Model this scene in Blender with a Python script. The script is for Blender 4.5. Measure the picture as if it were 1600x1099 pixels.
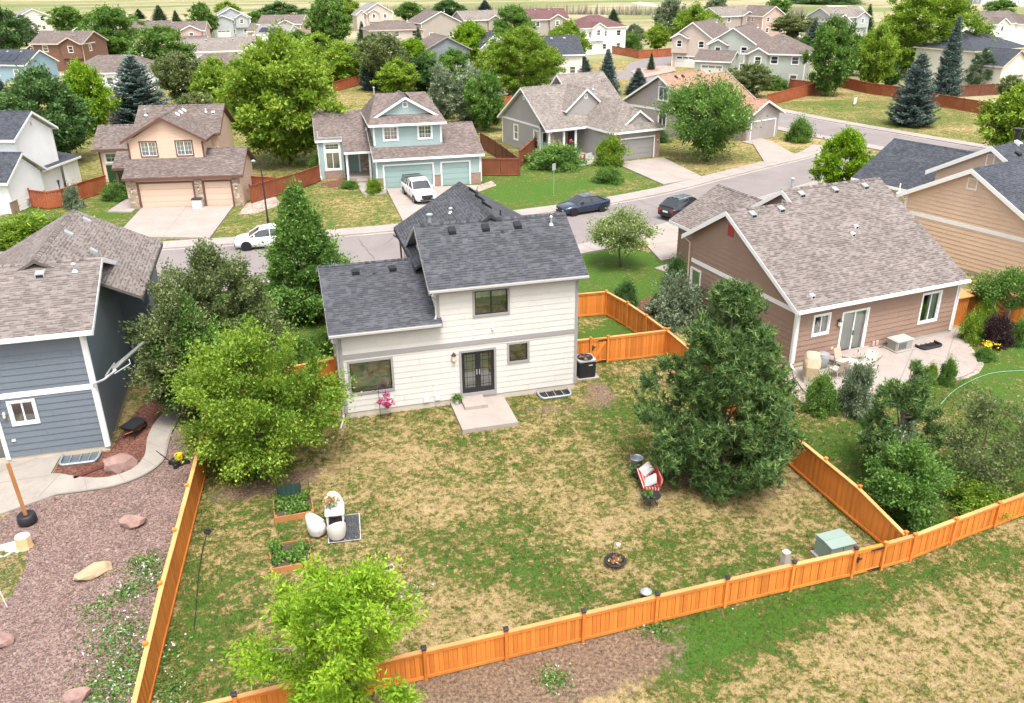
import bpy, math, random
import numpy as np
from mathutils import Matrix, Vector

# ---------------------------------------------------------------- clear, camera, sky, sun, exposure
for _o in list(bpy.data.objects):
    bpy.data.objects.remove(_o)
scene = bpy.context.scene
col = scene.collection
PI = math.pi
R = math.radians

FOC, PIT, ROLL, YAW = 1328.74, 0.42331, -0.00967, 0.26086
CAM = Vector((-1.485, -35.136, 18.768))
_cp, _sp = math.cos(PIT), math.sin(PIT)
_fw = Vector((math.sin(YAW) * _cp, math.cos(YAW) * _cp, -_sp))
_rt = Vector((math.cos(YAW), -math.sin(YAW), 0))
_up = _rt.cross(_fw)
_r2 = _rt * math.cos(ROLL) + _up * math.sin(ROLL)
_u2 = -_rt * math.sin(ROLL) + _up * math.cos(ROLL)
cam_data = bpy.data.cameras.new('camera')
cam = bpy.data.objects.new('camera', cam_data)
col.objects.link(cam)
cam.matrix_world = Matrix(((_r2.x, _u2.x, -_fw.x, CAM.x), (_r2.y, _u2.y, -_fw.y, CAM.y),
                           (_r2.z, _u2.z, -_fw.z, CAM.z), (0, 0, 0, 1)))
cam_data.sensor_width = 36
cam_data.lens = FOC / 1600 * 36
cam_data.clip_start = 0.5
cam_data.clip_end = 6000
scene.camera = cam

SUN_ELEV, SUN_AZ = R(66), R(178)      # azimuth measured from +y towards +x
world = bpy.data.worlds.new('World')
scene.world = world
world.use_nodes = True
_wn, _wl = world.node_tree.nodes, world.node_tree.links
_bg = _wn['Background']
_sky = _wn.new('ShaderNodeTexSky')
_sky.sky_type = 'NISHITA'
_sky.sun_disc = False
_sky.sun_elevation = SUN_ELEV
_sky.sun_rotation = SUN_AZ
_sky.dust_density = 4.0
_sky.air_density = 1.0
_hs = _wn.new('ShaderNodeHueSaturation')
_hs.inputs['Saturation'].default_value = 0.26      # thin cloud: a pale, nearly neutral sky
_wl.new(_sky.outputs[0], _hs.inputs['Color'])
_wl.new(_hs.outputs[0], _bg.inputs['Color'])
_bg.inputs['Strength'].default_value = 0.15

sun_data = bpy.data.lights.new('sun', 'SUN')
sun = bpy.data.objects.new('sun', sun_data)
col.objects.link(sun)
sun_data.energy = 1.35
sun_data.angle = R(18)
sun_data.color = (1.0, 0.97, 0.93)
_d = Vector((math.sin(SUN_AZ) * math.cos(SUN_ELEV), math.cos(SUN_AZ) * math.cos(SUN_ELEV), math.sin(SUN_ELEV)))
sun.rotation_euler = _d.to_track_quat('Z', 'Y').to_euler()
sun.location = (0, 0, 60)

scene.view_settings.view_transform = 'Standard'
scene.view_settings.look = 'None'
scene.view_settings.gamma = 1
scene.view_settings.exposure = 1.38
scene.view_settings.use_curve_mapping = False
scene.render.engine = 'CYCLES'
scene.cycles.use_denoising = True
scene.cycles.max_bounces = 5
scene.cycles.diffuse_bounces = 3
scene.cycles.use_adaptive_sampling = True
scene.cycles.adaptive_threshold = 0.025
scene.cycles.glossy_bounces = 2
scene.cycles.transmission_bounces = 3
scene.cycles.transparent_max_bounces = 6
scene.cycles.sample_clamp_indirect = 8
scene.cycles.caustics_reflective = False
scene.cycles.caustics_refractive = False

# ---------------------------------------------------------------- small helpers
def empty(name, loc=(0, 0, 0), rz=0.0, parent=None):
    o = bpy.data.objects.new(name, None)
    o.empty_display_size = 0.3
    col.objects.link(o)
    o.location = loc if len(loc) == 3 else (loc[0], loc[1], 0)
    o.rotation_euler = (0, 0, rz)
    if parent:
        o.parent = parent
    return o

def tag(o, label=None, cat=None, group=None, kind=None):
    if label: o['label'] = label
    if cat: o['category'] = cat
    if group: o['group'] = group
    if kind: o['kind'] = kind
    return o

def thing(name, loc, rz, label, cat, group=None):
    return tag(empty(name, loc, rz), label, cat, group)

def obj(name, mesh, parent=None, loc=None, rot=None):
    o = bpy.data.objects.new(name, mesh)
    col.objects.link(o)
    if parent: o.parent = parent
    if loc is not None: o.location = loc
    if rot is not None: o.rotation_euler = rot
    return o

def copy_tree(o, parent=None):
    c = o.copy()
    col.objects.link(c)
    c.parent = parent
    for ch in list(o.children):
        copy_tree(ch, c)
    return c

class MB:
    """collects faces; build() links them as ONE mesh object"""
    def __init__(s):
        s.v, s.f, s.m, s.uv = [], [], [], {}
    def face(s, pts, m=0, uv=None):
        i = len(s.v)
        s.v += [tuple(p) for p in pts]
        if uv: s.uv[len(s.f)] = uv
        s.f.append(tuple(range(i, i + len(pts))))
        s.m.append(m)
        return s
    def poly(s, verts, faces, m=0):
        i = len(s.v)
        s.v += [tuple(p) for p in verts]
        for f in faces:
            s.f.append(tuple(i + k for k in f)); s.m.append(m)
        return s
    def hexa(s, p, m=0):
        """8 corners: bottom ring 0-3, top ring 4-7"""
        return s.poly(p, [(3, 2, 1, 0), (4, 5, 6, 7), (0, 1, 5, 4), (1, 2, 6, 5), (2, 3, 7, 6), (3, 0, 4, 7)], m)
    def box(s, x0, x1, y0, y1, z0, z1, m=0):
        return s.hexa([(x0, y0, z0), (x1, y0, z0), (x1, y1, z0), (x0, y1, z0), (x0, y0, z1), (x1, y0, z1), (x1, y1, z1), (x0, y1, z1)], m)
    def cbox(s, cx, cy, z0, sx, sy, sz, m=0, bev=0.0, rz=0.0):
        if bev <= 0:
            pts = [(-sx / 2, -sy / 2), (sx / 2, -sy / 2), (sx / 2, sy / 2), (-sx / 2, sy / 2)]
        else:
            b = bev
            pts = [(-sx / 2 + b, -sy / 2), (sx / 2 - b, -sy / 2), (sx / 2, -sy / 2 + b), (sx / 2, sy / 2 - b),
                   (sx / 2 - b, sy / 2), (-sx / 2 + b, sy / 2), (-sx / 2, sy / 2 - b), (-sx / 2, -sy / 2 + b)]
        c, q = math.cos(rz), math.sin(rz)
        pts = [(cx + x * c - y * q, cy + x * q + y * c) for x, y in pts]
        return s.prism(pts, z0, z0 + sz, m)
    def prism(s, pts, z0, z1, m=0, top=None):
        n = len(pts)
        a = [(x, y, z0) for x, y in pts] + [(x, y, z1) for x, y in (top or pts)]
        fs = [tuple(range(n - 1, -1, -1)), tuple(range(n, 2 * n))] + [(i, (i + 1) % n, n + (i + 1) % n, n + i) for i in range(n)]
        return s.poly(a, fs, m)
    def tube(s, pts, rad, n=6, m=0, caps=True):
        pts = [Vector(p) for p in pts]
        if not hasattr(rad, '__len__'): rad = [rad] * len(pts)
        vs, fs = [], []
        prev = None
        for k, p in enumerate(pts):
            t = (pts[min(k + 1, len(pts) - 1)] - pts[max(k - 1, 0)]).normalized()
            if prev is None:
                a = Vector((0, 0, 1)) if abs(t.z) < 0.9 else Vector((1, 0, 0))
                x = t.cross(a).normalized()
            else:
                x = (prev - t * prev.dot(t))
                x = x.normalized() if x.length > 1e-6 else t.orthogonal().normalized()
            prev = x
            y = t.cross(x)
            for j in range(n):
                an = 2 * PI * j / n
                vs.append(p + (x * math.cos(an) + y * math.sin(an)) * rad[k])
        for k in range(len(pts) - 1):
            for j in range(n):
                fs.append((k * n + j, k * n + (j + 1) % n, (k + 1) * n + (j + 1) % n, (k + 1) * n + j))
        if caps:
            fs.append(tuple(range(n - 1, -1, -1)))
            fs.append(tuple((len(pts) - 1) * n + j for j in range(n)))
        return s.poly(vs, fs, m)
    def cyl(s, p0, p1, r0, r1=None, n=10, m=0):
        return s.tube([p0, p1], [r0, r0 if r1 is None else r1], n, m)
    def lathe(s, prof, n=14, m=0, c=(0, 0, 0), sx=1.0, sy=1.0):
        vs, fs = [], []
        for r, z in prof:
            for j in range(n):
                an = 2 * PI * j / n
                vs.append((c[0] + r * sx * math.cos(an), c[1] + r * sy * math.sin(an), c[2] + z))
        for k in range(len(prof) - 1):
            for j in range(n):
                fs.append((k * n + j, k * n + (j + 1) % n, (k + 1) * n + (j + 1) % n, (k + 1) * n + j))
        fs.append(tuple(range(n - 1, -1, -1)))
        fs.append(tuple((len(prof) - 1) * n + j for j in range(n)))
        return s.poly(vs, fs, m)
    def mesh(s, name, mats, smooth=False):
        me = bpy.data.meshes.new(name)
        me.from_pydata(s.v, [], s.f)
        mats = mats if isinstance(mats, (list, tuple)) else [mats]
        for mt in mats: me.materials.append(MAT[mt] if isinstance(mt, str) else mt)
        if len(mats) > 1: me.polygons.foreach_set('material_index', s.m)
        if s.uv:
            uvl = me.uv_layers.new(name='UVMap')
            for fi, uv in s.uv.items():
                for li, c in zip(me.polygons[fi].loop_indices, uv):
                    uvl.data[li].uv = c
        if smooth: me.polygons.foreach_set('use_smooth', [True] * len(me.polygons))
        me.update()
        return me
    def build(s, name, mats, parent=None, loc=None, rot=None, smooth=False):
        return obj(name, s.mesh(name, mats, smooth), parent, loc, rot)

def np_mesh(name, verts, faces, mats, tint=None, midx=None, smooth=False):
    """verts (N,3), faces (M,k) -> mesh, tint = one float per face"""
    me = bpy.data.meshes.new(name)
    nf, k = faces.shape
    me.vertices.add(len(verts)); me.vertices.foreach_set('co', np.asarray(verts, np.float32).ravel())
    me.loops.add(nf * k); me.loops.foreach_set('vertex_index', faces.astype(np.int32).ravel())
    me.polygons.add(nf)
    me.polygons.foreach_set('loop_start', np.arange(0, nf * k, k, dtype=np.int32))
    me.polygons.foreach_set('loop_total', np.full(nf, k, np.int32))
    if midx is not None: me.polygons.foreach_set('material_index', midx.astype(np.int32))
    if smooth: me.polygons.foreach_set('use_smooth', np.ones(nf, bool))
    for mt in (mats if isinstance(mats, (list, tuple)) else [mats]): me.materials.append(MAT[mt])
    if tint is not None:
        at = me.attributes.new('tint', 'FLOAT', 'FACE')
        at.data.foreach_set('value', np.asarray(tint, np.float32))
    me.update(calc_edges=True)
    return me

# ---------------------------------------------------------------- procedural materials
MAT = {}
class NT:
    def __init__(s, name):
        m = bpy.data.materials.new(name); m.use_nodes = True
        s.m = m; s.t = m.node_tree; s.n = s.t.nodes; s.l = s.t.links
        s.b = s.n['Principled BSDF']; s.out = s.n['Material Output']
        MAT[name] = m
    def new(s, ty, **kw):
        nd = s.n.new(ty)
        for k, v in kw.items(): setattr(nd, k, v)
        return nd
    def link(s, a, b): s.l.new(a, b)
    def coord(s, which='Object', scale=(1, 1, 1)):
        tc = s.new('ShaderNodeTexCoord'); mp = s.new('ShaderNodeMapping')
        mp.inputs['Scale'].default_value = scale
        s.link(tc.outputs[which], mp.inputs['Vector'])
        return mp.outputs['Vector']
    def noise(s, vec, scale, detail=3, rough=0.55, dist=0.0):
        nd = s.new('ShaderNodeTexNoise')
        nd.inputs['Scale'].default_value = scale; nd.inputs['Detail'].default_value = detail
        nd.inputs['Roughness'].default_value = rough; nd.inputs['Distortion'].default_value = dist
        if vec is not None: s.link(vec, nd.inputs['Vector'])
        return nd.outputs['Fac']
    def ramp(s, fac, stops, interp='LINEAR'):
        nd = s.new('ShaderNodeValToRGB'); cr = nd.color_ramp; cr.interpolation = interp
        while len(cr.elements) < len(stops): cr.elements.new(0.5)
        for e, (p, c) in zip(cr.elements, stops):
            e.position = p; e.color = (c[0], c[1], c[2], 1) if hasattr(c, '__len__') else (c, c, c, 1)
        s.link(fac, nd.inputs['Fac'])
        return nd.outputs['Color']
    def mix(s, fac, a, b, mode='MIX'):
        nd = s.new('ShaderNodeMix', data_type='RGBA', blend_type=mode)
        for sock, v in ((nd.inputs['Factor'], fac), (nd.inputs['A'], a), (nd.inputs['B'], b)):
            if isinstance(v, bpy.types.NodeSocket): s.link(v, sock)
            elif hasattr(v, '__len__'): sock.default_value = (v[0], v[1], v[2], 1)
            elif sock.type == 'RGBA': sock.default_value = (v, v, v, 1)
            else: sock.default_value = v
        return nd.outputs['Result']
    def math(s, op, a, b=None, c=None, clamp=False):
        nd = s.new('ShaderNodeMath', operation=op); nd.use_clamp = clamp
        for i, v in enumerate((a, b, c)):
            if v is None: continue
            if isinstance(v, bpy.types.NodeSocket): s.link(v, nd.inputs[i])
            else: nd.inputs[i].default_value = v
        return nd.outputs[0]
    def attr(s, name):
        nd = s.new('ShaderNodeAttribute'); nd.attribute_name = name
        return nd.outputs['Fac']
    def bump(s, h, strength=0.3, dist=0.02):
        nd = s.new('ShaderNodeBump'); nd.inputs['Strength'].default_value = strength; nd.inputs['Distance'].default_value = dist
        s.link(h, nd.inputs['Height']); s.link(nd.outputs['Normal'], s.b.inputs['Normal'])
    def color(s, c):
        if isinstance(c, bpy.types.NodeSocket): s.link(c, s.b.inputs['Base Color'])
        else: s.b.inputs['Base Color'].default_value = (c[0], c[1], c[2], 1)
    def set(s, rough=None, metal=None, spec=None, coat=None):
        if rough is not None: s.b.inputs['Roughness'].default_value = rough
        if metal is not None: s.b.inputs['Metallic'].default_value = metal
        if spec is not None: s.b.inputs['Specular IOR Level'].default_value = spec
        if coat is not None:
            s.b.inputs['Coat Weight'].default_value = coat; s.b.inputs['Coat Roughness'].default_value = 0.05

def sc(c, k): return tuple(min(1.0, x * k) for x in c)

def plain(name, c, rough=0.6, var=0.12, scale=3.0, bump=0.0, metal=0.0, spec=0.4, bscale=40.0, stretch=(1, 1, 1), coat=None):
    t = NT(name)
    v = t.coord('Object', stretch)
    n = t.noise(v, scale, 5, 0.6)
    n2 = t.noise(v, scale * 9, 3, 0.6)
    f = t.math('ADD', t.math('MULTIPLY', n, 0.65), t.math('MULTIPLY', n2, 0.35))
    t.color(t.ramp(f, [(0.25, sc(c, 1 - var)), (0.5, c), (0.75, sc(c, 1 + var))]))
    t.set(rough, metal, spec, coat)
    if bump: t.bump(t.noise(v, bscale, 4, 0.6), bump, 0.01)
    return t.m

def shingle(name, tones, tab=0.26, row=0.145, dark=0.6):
    mean = [sum(x[i] for x in tones) / len(tones) for i in range(3)]
    tones = [tuple((mean[i] * .55 + x[i] * .45) * 1.12 for i in range(3)) for x in tones]
    """laminated asphalt shingles: every tab its own tone, courses stepped by bump"""
    t = NT(name)
    uv = t.new('ShaderNodeUVMap', uv_map='UVMap')
    sp = t.new('ShaderNodeSeparateXYZ'); t.link(uv.outputs[0], sp.inputs[0])
    vr = t.math('DIVIDE', sp.outputs['Y'], row)
    rowi = t.math('FLOOR', vr)
    wn = t.new('ShaderNodeTexWhiteNoise', noise_dimensions='1D'); t.link(rowi, wn.inputs['W'])
    ur = t.math('ADD', t.math('DIVIDE', sp.outputs['X'], tab), t.math('MULTIPLY', wn.outputs['Value'], 7.31))
    coli = t.math('FLOOR', ur)
    cb = t.new('ShaderNodeCombineXYZ'); t.link(coli, cb.inputs[0]); t.link(rowi, cb.inputs[1])
    w2 = t.new('ShaderNodeTexWhiteNoise', noise_dimensions='2D'); t.link(cb.outputs[0], w2.inputs['Vector'])
    k = len(tones)
    c = t.ramp(w2.outputs['Value'], [(i / k, x) for i, x in enumerate(tones)], 'CONSTANT')
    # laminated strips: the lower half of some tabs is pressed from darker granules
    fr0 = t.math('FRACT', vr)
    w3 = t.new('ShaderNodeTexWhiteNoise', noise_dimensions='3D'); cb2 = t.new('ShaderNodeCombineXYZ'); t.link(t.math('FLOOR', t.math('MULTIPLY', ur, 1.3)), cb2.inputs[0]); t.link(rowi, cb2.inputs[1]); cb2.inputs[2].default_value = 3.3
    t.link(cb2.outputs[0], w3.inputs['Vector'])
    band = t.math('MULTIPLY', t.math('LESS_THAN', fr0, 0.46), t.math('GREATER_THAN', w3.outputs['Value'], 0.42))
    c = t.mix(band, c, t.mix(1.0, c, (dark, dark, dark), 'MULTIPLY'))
    big = t.noise(t.coord('Object'), 0.55, 4, 0.6)
    gran = t.noise(t.coord('Object'), 60, 3, 0.7)
    c = t.mix(1.0, c, t.ramp(big, [(0.3, 0.86), (0.7, 1.12)]), 'MULTIPLY')
    c = t.mix(1.0, c, t.ramp(gran, [(0.3, 0.8), (0.7, 1.2)]), 'MULTIPLY')
    t.color(c)
    fr = t.math('FRACT', vr)
    fu = t.math('FRACT', ur)
    gap = t.math('LESS_THAN', fu, 0.06)
    hgt = t.math('SUBTRACT', t.math('SUBTRACT', 1.0, fr), t.math('MULTIPLY', gap, 0.5))
    hgt = t.math('ADD', hgt, t.math('MULTIPLY', w2.outputs['Value'], 0.5))
    t.bump(hgt, 0.7, 0.012)
    t.set(0.92, 0, 0.2)
    return t.m

def siding_paint(name, c, var=0.05):
    t = NT(name)
    v = t.coord('Object')
    n = t.noise(v, 0.7, 4, 0.6)
    g = t.noise(t.coord('Object', (2, 2, 45)), 3, 4, 0.6)
    cc = t.mix(1.0, t.ramp(n, [(0.3, sc(c, 1 - var)), (0.7, sc(c, 1 + var))]), t.ramp(g, [(0.35, 0.93), (0.65, 1.05)]), 'MULTIPLY')
    t.color(cc); t.set(0.55, 0, 0.35)
    t.bump(g, 0.12, 0.004)
    return t.m

def wood(name, c, var=0.16, grain=(18, 18, 1.2)):
    t = NT(name)
    info = t.new('ShaderNodeObjectInfo')
    v = t.coord('Object', grain)
    n = t.noise(v, 1.5, 6, 0.65, 0.6)
    big = t.noise(t.coord('Object'), 0.9, 3, 0.5)
    cc = t.ramp(n, [(0.25, sc(c, 1 - var)), (0.55, c), (0.8, sc(c, 1 + var))])
    cc = t.mix(1.0, cc, t.ramp(big, [(0.3, 0.8), (0.7, 1.14)]), 'MULTIPLY')
    cc = t.mix(1.0, cc, t.ramp(info.outputs['Random'], [(0.0, 0.78), (0.5, 1.0), (1.0, 1.16)]), 'MULTIPLY')
    t.color(cc); t.set(0.62, 0, 0.3); t.bump(n, 0.25, 0.004)
    return t.m

def leafmat(name, dark, mid, light, trans=0.35, rough=0.55, vary=0.5):
    t = NT(name)
    tint = t.attr('tint')
    info = t.new('ShaderNodeObjectInfo')
    f = t.math('ADD', tint, t.math('MULTIPLY', t.math('SUBTRACT', info.outputs['Random'], 0.5), 0.18))
    c = t.ramp(f, [(0.0, dark), (0.5, mid), (1.0, light)])
    t.color(c); t.set(rough, 0, 0.3)
    tr = t.new('ShaderNodeBsdfTranslucent')
    t.link(t.mix(0.45, c, (min(1, light[0] * 1.5), min(1, light[1] * 1.4), light[2] * 0.8)), tr.inputs['Color'])
    mx = t.new('ShaderNodeMixShader'); mx.inputs[0].default_value = trans
    t.link(t.b.outputs[0], mx.inputs[1]); t.link(tr.outputs[0], mx.inputs[2]); t.link(mx.outputs[0], t.out.inputs['Surface'])
    return t.m

def glass(name, tint=(0.75, 0.85, 0.8), through=0.55):
    t = NT(name)
    t.color((0.02, 0.03, 0.03)); t.set(0.03, 0, 0.8)
    tr = t.new('ShaderNodeBsdfTransparent'); tr.inputs[0].default_value = (*tint, 1)
    gl = t.new('ShaderNodeBsdfGlossy'); gl.inputs['Roughness'].default_value = 0.02; gl.inputs['Color'].default_value = (0.9, 0.95, 0.95, 1)
    fr = t.new('ShaderNodeFresnel'); fr.inputs['IOR'].default_value = 1.6
    m1 = t.new('ShaderNodeMixShader'); m2 = t.new('ShaderNodeMixShader')
    m1.inputs[0].default_value = through
    t.link(t.b.outputs[0], m1.inputs[1]); t.link(tr.outputs[0], m1.inputs[2])
    t.link(t.math('ADD', t.math('MULTIPLY', fr.outputs[0], 1.9), 0.16, clamp=True), m2.inputs[0])
    t.link(m1.outputs[0], m2.inputs[1]); t.link(gl.outputs[0], m2.inputs[2])
    t.link(m2.outputs[0], t.out.inputs['Surface'])
    return t.m

def masonry(name, cols, mortar, bw=0.4, bh=0.18, irregular=False):
    t = NT(name)
    v = t.coord('Object')
    # wrap: use (x+y, z)
    sp = t.new('ShaderNodeSeparateXYZ'); t.link(v, sp.inputs[0])
    cb = t.new('ShaderNodeCombineXYZ')
    t.link(t.math('ADD', sp.outputs[0], sp.outputs[1]), cb.inputs[0]); t.link(sp.outputs[2], cb.inputs[1])
    if irregular:
        vo = t.new('ShaderNodeTexVoronoi', feature='F1'); mp = t.new('ShaderNodeMapping'); mp.inputs['Scale'].default_value = (1 / bw, 1 / bh, 1)
        t.link(cb.outputs[0], mp.inputs[0]); t.link(mp.outputs[0], vo.inputs['Vector']); vo.inputs['Scale'].default_value = 1
        ve = t.new('ShaderNodeTexVoronoi', feature='DISTANCE_TO_EDGE'); t.link(mp.outputs[0], ve.inputs['Vector']); ve.inputs['Scale'].default_value = 1
        s2 = t.new('ShaderNodeSeparateColor'); t.link(vo.outputs['Color'], s2.inputs[0])
        c = t.ramp(s2.outputs[0], [(i / len(cols), x) for i, x in enumerate(cols)], 'CONSTANT')
        edge = t.math('LESS_THAN', ve.outputs['Distance'], 0.07)
        c = t.mix(edge, c, mortar)
        h = t.math('SUBTRACT', 1.0, edge)
    else:
        br = t.new('ShaderNodeTexBrick'); t.link(cb.outputs[0], br.inputs['Vector'])
        br.inputs['Scale'].default_value = 1; br.inputs['Brick Width'].default_value = bw; br.inputs['Row Height'].default_value = bh
        br.inputs['Mortar Size'].default_value = 0.012
        br.inputs['Color1'].default_value = (*cols[0], 1); br.inputs['Color2'].default_value = (*cols[1], 1); br.inputs['Mortar'].default_value = (*mortar, 1)
        c = br.outputs['Color']; h = t.math('SUBTRACT', 1.0, br.outputs['Fac'])
    t.color(t.mix(1.0, c, t.ramp(t.noise(v, 14, 4), [(0.3, 0.75), (0.7, 1.2)]), 'MULTIPLY'))
    t.bump(h, 0.8, 0.02); t.set(0.9, 0, 0.2)
    return t.m

# roofs
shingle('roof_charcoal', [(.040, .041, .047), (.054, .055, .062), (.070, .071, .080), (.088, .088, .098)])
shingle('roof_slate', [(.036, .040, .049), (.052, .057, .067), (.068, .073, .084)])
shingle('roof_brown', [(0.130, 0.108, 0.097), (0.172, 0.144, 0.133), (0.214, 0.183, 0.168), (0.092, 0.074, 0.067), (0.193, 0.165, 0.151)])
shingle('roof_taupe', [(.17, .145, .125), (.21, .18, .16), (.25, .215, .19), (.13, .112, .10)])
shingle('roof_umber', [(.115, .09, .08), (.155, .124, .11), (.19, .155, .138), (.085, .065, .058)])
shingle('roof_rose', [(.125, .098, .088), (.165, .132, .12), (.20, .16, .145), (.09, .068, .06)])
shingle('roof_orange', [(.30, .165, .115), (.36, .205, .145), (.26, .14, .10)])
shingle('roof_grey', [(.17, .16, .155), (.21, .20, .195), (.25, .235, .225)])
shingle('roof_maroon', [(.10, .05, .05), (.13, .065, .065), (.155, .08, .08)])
# walls
for _n, _c in dict(cream=(.56, .53, .49), slate_blue=(.135, .160, .188), mocha=(.275, .18, .135), tan_lap=(.62, .44, .315), white_lap=(.86, .86, .85),
                   peach=(.64, .445, .33), teal=(.30, .39, .38), grey_lap=(.31, .29, .275), grey_warm=(.33, .29, .275), brown_lap=(.17, .085, .055),
                   green_lap=(.05, .10, .09), beige_lap=(.50, .42, .36), pink_lap=(.52, .36, .31), sage_lap=(.40, .42, .37), ivory_lap=(.66, .60, .52),
                   mist_lap=(.38, .40, .40), stone_lap=(.36, .31, .27), blue_lap=(.25, .35, .42), dusk_lap=(.20, .22, .24)).items():
    siding_paint(_n, _c)
plain('trim_white', (.76, .75, .73), 0.5, 0.04)
plain('trim_grey', (.28, .265, .26), 0.5, 0.05)
plain('trim_brown', (.13, .062, .045), 0.5, 0.08)
plain('trim_beige', (.56, .47, .38), 0.5, 0.05)
plain('trim_black', (.018, .018, .02), 0.35, 0.1)
plain('red_paint', (.33, .035, .03), 0.6, 0.1)
plain('foundation', (.47, .41, .34), 0.9, 0.12, 1.5, 0.3)
plain('gutter', (.40, .385, .365), 0.45, 0.05)
plain('metal_dark', (.035, .035, .04), 0.4, 0.15, 5, 0, 0.3)
plain('metal_light', (.55, .57, .58), 0.35, 0.08, 5, 0, 0.6)
plain('metal_vent', (.38, .40, .39), 0.4, 0.1, 5, 0, 0.4)
plain('vent_black', (.012, .012, .014), 0.5, 0.2)
plain('interior', (.34, .32, .28), 0.9, 0.1)
plain('curtain', (.8, .77, .7), 0.9, 0.08, 2, 0.2, stretch=(12, 12, 0.4), bscale=3)
plain('blind', (.80, .82, .80), 0.8, 0.05)
plain('mint_sofa', (.36, .58, .46), 0.9, 0.08, 3, 0.2)
plain('garage_grey', (.27, .255, .245), 0.5, 0.04)
plain('garage_peach', (.60, .43, .33), 0.5, 0.04)
plain('garage_teal', (.27, .37, .355), 0.5, 0.04)
plain('garage_white', (.70, .68, .64), 0.5, 0.04)
plain('door_teal', (.20, .29, .28), 0.5, 0.04)
plain('door_dark', (.045, .035, .035), 0.45, 0.08)
glass('pane', (.86, .94, .90), 0.92)
glass('pane_dark', (.45, .52, .55), 0.22)
masonry('brick_veneer', [(.34, .19, .135), (.25, .13, .095)], (.40, .35, .30), 0.22, 0.08)
masonry('stone_veneer', [(.42, .30, .20), (.30, .21, .15), (.52, .41, .30), (.36, .27, .21)], (.30, .26, .22), 0.42, 0.2, True)
masonry('stone_red', [(.35, .16, .12), (.28, .13, .10), (.40, .2, .16)], (.3, .2, .17), 0.3, 0.15, True)
# ground things
def concrete(name, c, var=0.1):
    t = NT(name)
    v = t.coord('Object')
    a = t.noise(v, 0.5, 5, 0.6); b = t.noise(v, 25, 4, 0.7); st = t.noise(v, 2.2, 5, 0.7, 1.0)
    cc = t.ramp(a, [(0.3, sc(c, 1 - var)), (0.7, sc(c, 1 + var))])
    cc = t.mix(1.0, cc, t.ramp(b, [(0.3, 0.9), (0.7, 1.08)]), 'MULTIPLY')
    cc = t.mix(1.0, cc, t.ramp(st, [(0.30, 0.86), (0.5, 1.0)]), 'MULTIPLY')
    t.color(cc); t.set(0.85, 0, 0.25); t.bump(b, 0.2, 0.004)
concrete('concrete', (0.324, 0.275, 0.243))
concrete('concrete_old', (0.306, 0.275, 0.239), 0.14)
concrete('concrete_pale', (0.310, 0.270, 0.245), 0.1)
concrete('kerb', (0.315, 0.275, 0.248), 0.12)
def asphalt():
    t = NT('asphalt'); v = t.coord('Object')
    a = t.noise(v, 0.25, 5, 0.65); b = t.noise(v, 45, 3, 0.7)
    c = t.ramp(a, [(0.3, (.185, .160, .153)), (0.7, (.235, .206, .198))])
    c = t.mix(1.0, c, t.ramp(b, [(0.3, 0.82), (0.7, 1.15)]), 'MULTIPLY')
    t.color(c); t.set(0.9, 0, 0.2); t.bump(b, 0.3, 0.005)
asphalt()
plain('crack_seal', (.12, .105, .10), 0.6, 0.1)
plain('joint', (.22, .19, .165), 0.9, 0.1)
def lawn():
    """one ground cover material: attributes say how green / how bare each spot is"""
    t = NT('ground_cover')
    geo = t.new('ShaderNodeNewGeometry')
    pos = geo.outputs['Position']
    g = t.attr('green'); s = t.attr('soil')
    n1 = t.noise(pos, 0.42, 5, 0.62, 0.5)
    n2 = t.noise(pos, 1.9, 5, 0.65, 0.3)
    n3 = t.noise(pos, 9.0, 4, 0.7)
    n4 = t.noise(pos, 38.0, 3, 0.75)
    n2b = t.noise(pos, 4.3, 4, 0.7)
    m = t.math('ADD', t.math('MULTIPLY', n1, 0.26), t.math('ADD', t.math('MULTIPLY', n2, 0.44), t.math('ADD', t.math('MULTIPLY', n2b, 0.52), t.math('MULTIPLY', n3, 0.60))))   # mean .91
    k = t.math('ADD', t.math('MULTIPLY', t.math('SUBTRACT', m, 0.91), 4.6), g)
    c = t.ramp(k, [(0.0, (.385, .285, .150)), (0.22, (.315, .232, .100)), (0.42, (.205, .170, .058)), (0.62, (.094, .108, .026)), (0.80, (.066, .098, .020)), (1.0, (.060, .130, .018))])
    soil = t.ramp(t.math('ADD', t.math('MULTIPLY', n3, 0.6), t.math('MULTIPLY', n4, 0.4)), [(0.35, (.11, .07, .048)), (0.5, (.20, .135, .092)), (0.66, (.31, .22, .15))])
    sm = t.math('ADD', s, t.math('MULTIPLY', t.math('SUBTRACT', n2, 0.5), 1.6))
    sf = t.ramp(sm, [(0.40, 0.0), (0.62, 1.0)])
    c = t.mix(sf, c, soil)
    c = t.mix(1.0, c, t.ramp(n4, [(0.3, 0.5), (0.5, 1.0), (0.7, 1.5)]), 'MULTIPLY')
    c = t.mix(1.0, c, t.ramp(n3, [(0.3, 0.68), (0.7, 1.3)]), 'MULTIPLY')
    t.color(c); t.set(0.95, 0, 0.1)
    h = t.math('ADD', n4, t.math('MULTIPLY', n3, 0.8))
    t.bump(h, 0.8, 0.05)
lawn()
plain('field_green', (.15, .20, .05), 0.95, 0.2, 0.03)
plain('field_dry', (.44, .34, .17), 0.95, 0.18, 0.04)
plain('field_pale', (.52, .45, .30), 0.95, 0.12, 0.04)
plain('brush_dark', (.16, .14, .10), 0.95, 0.4, 0.4)
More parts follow.
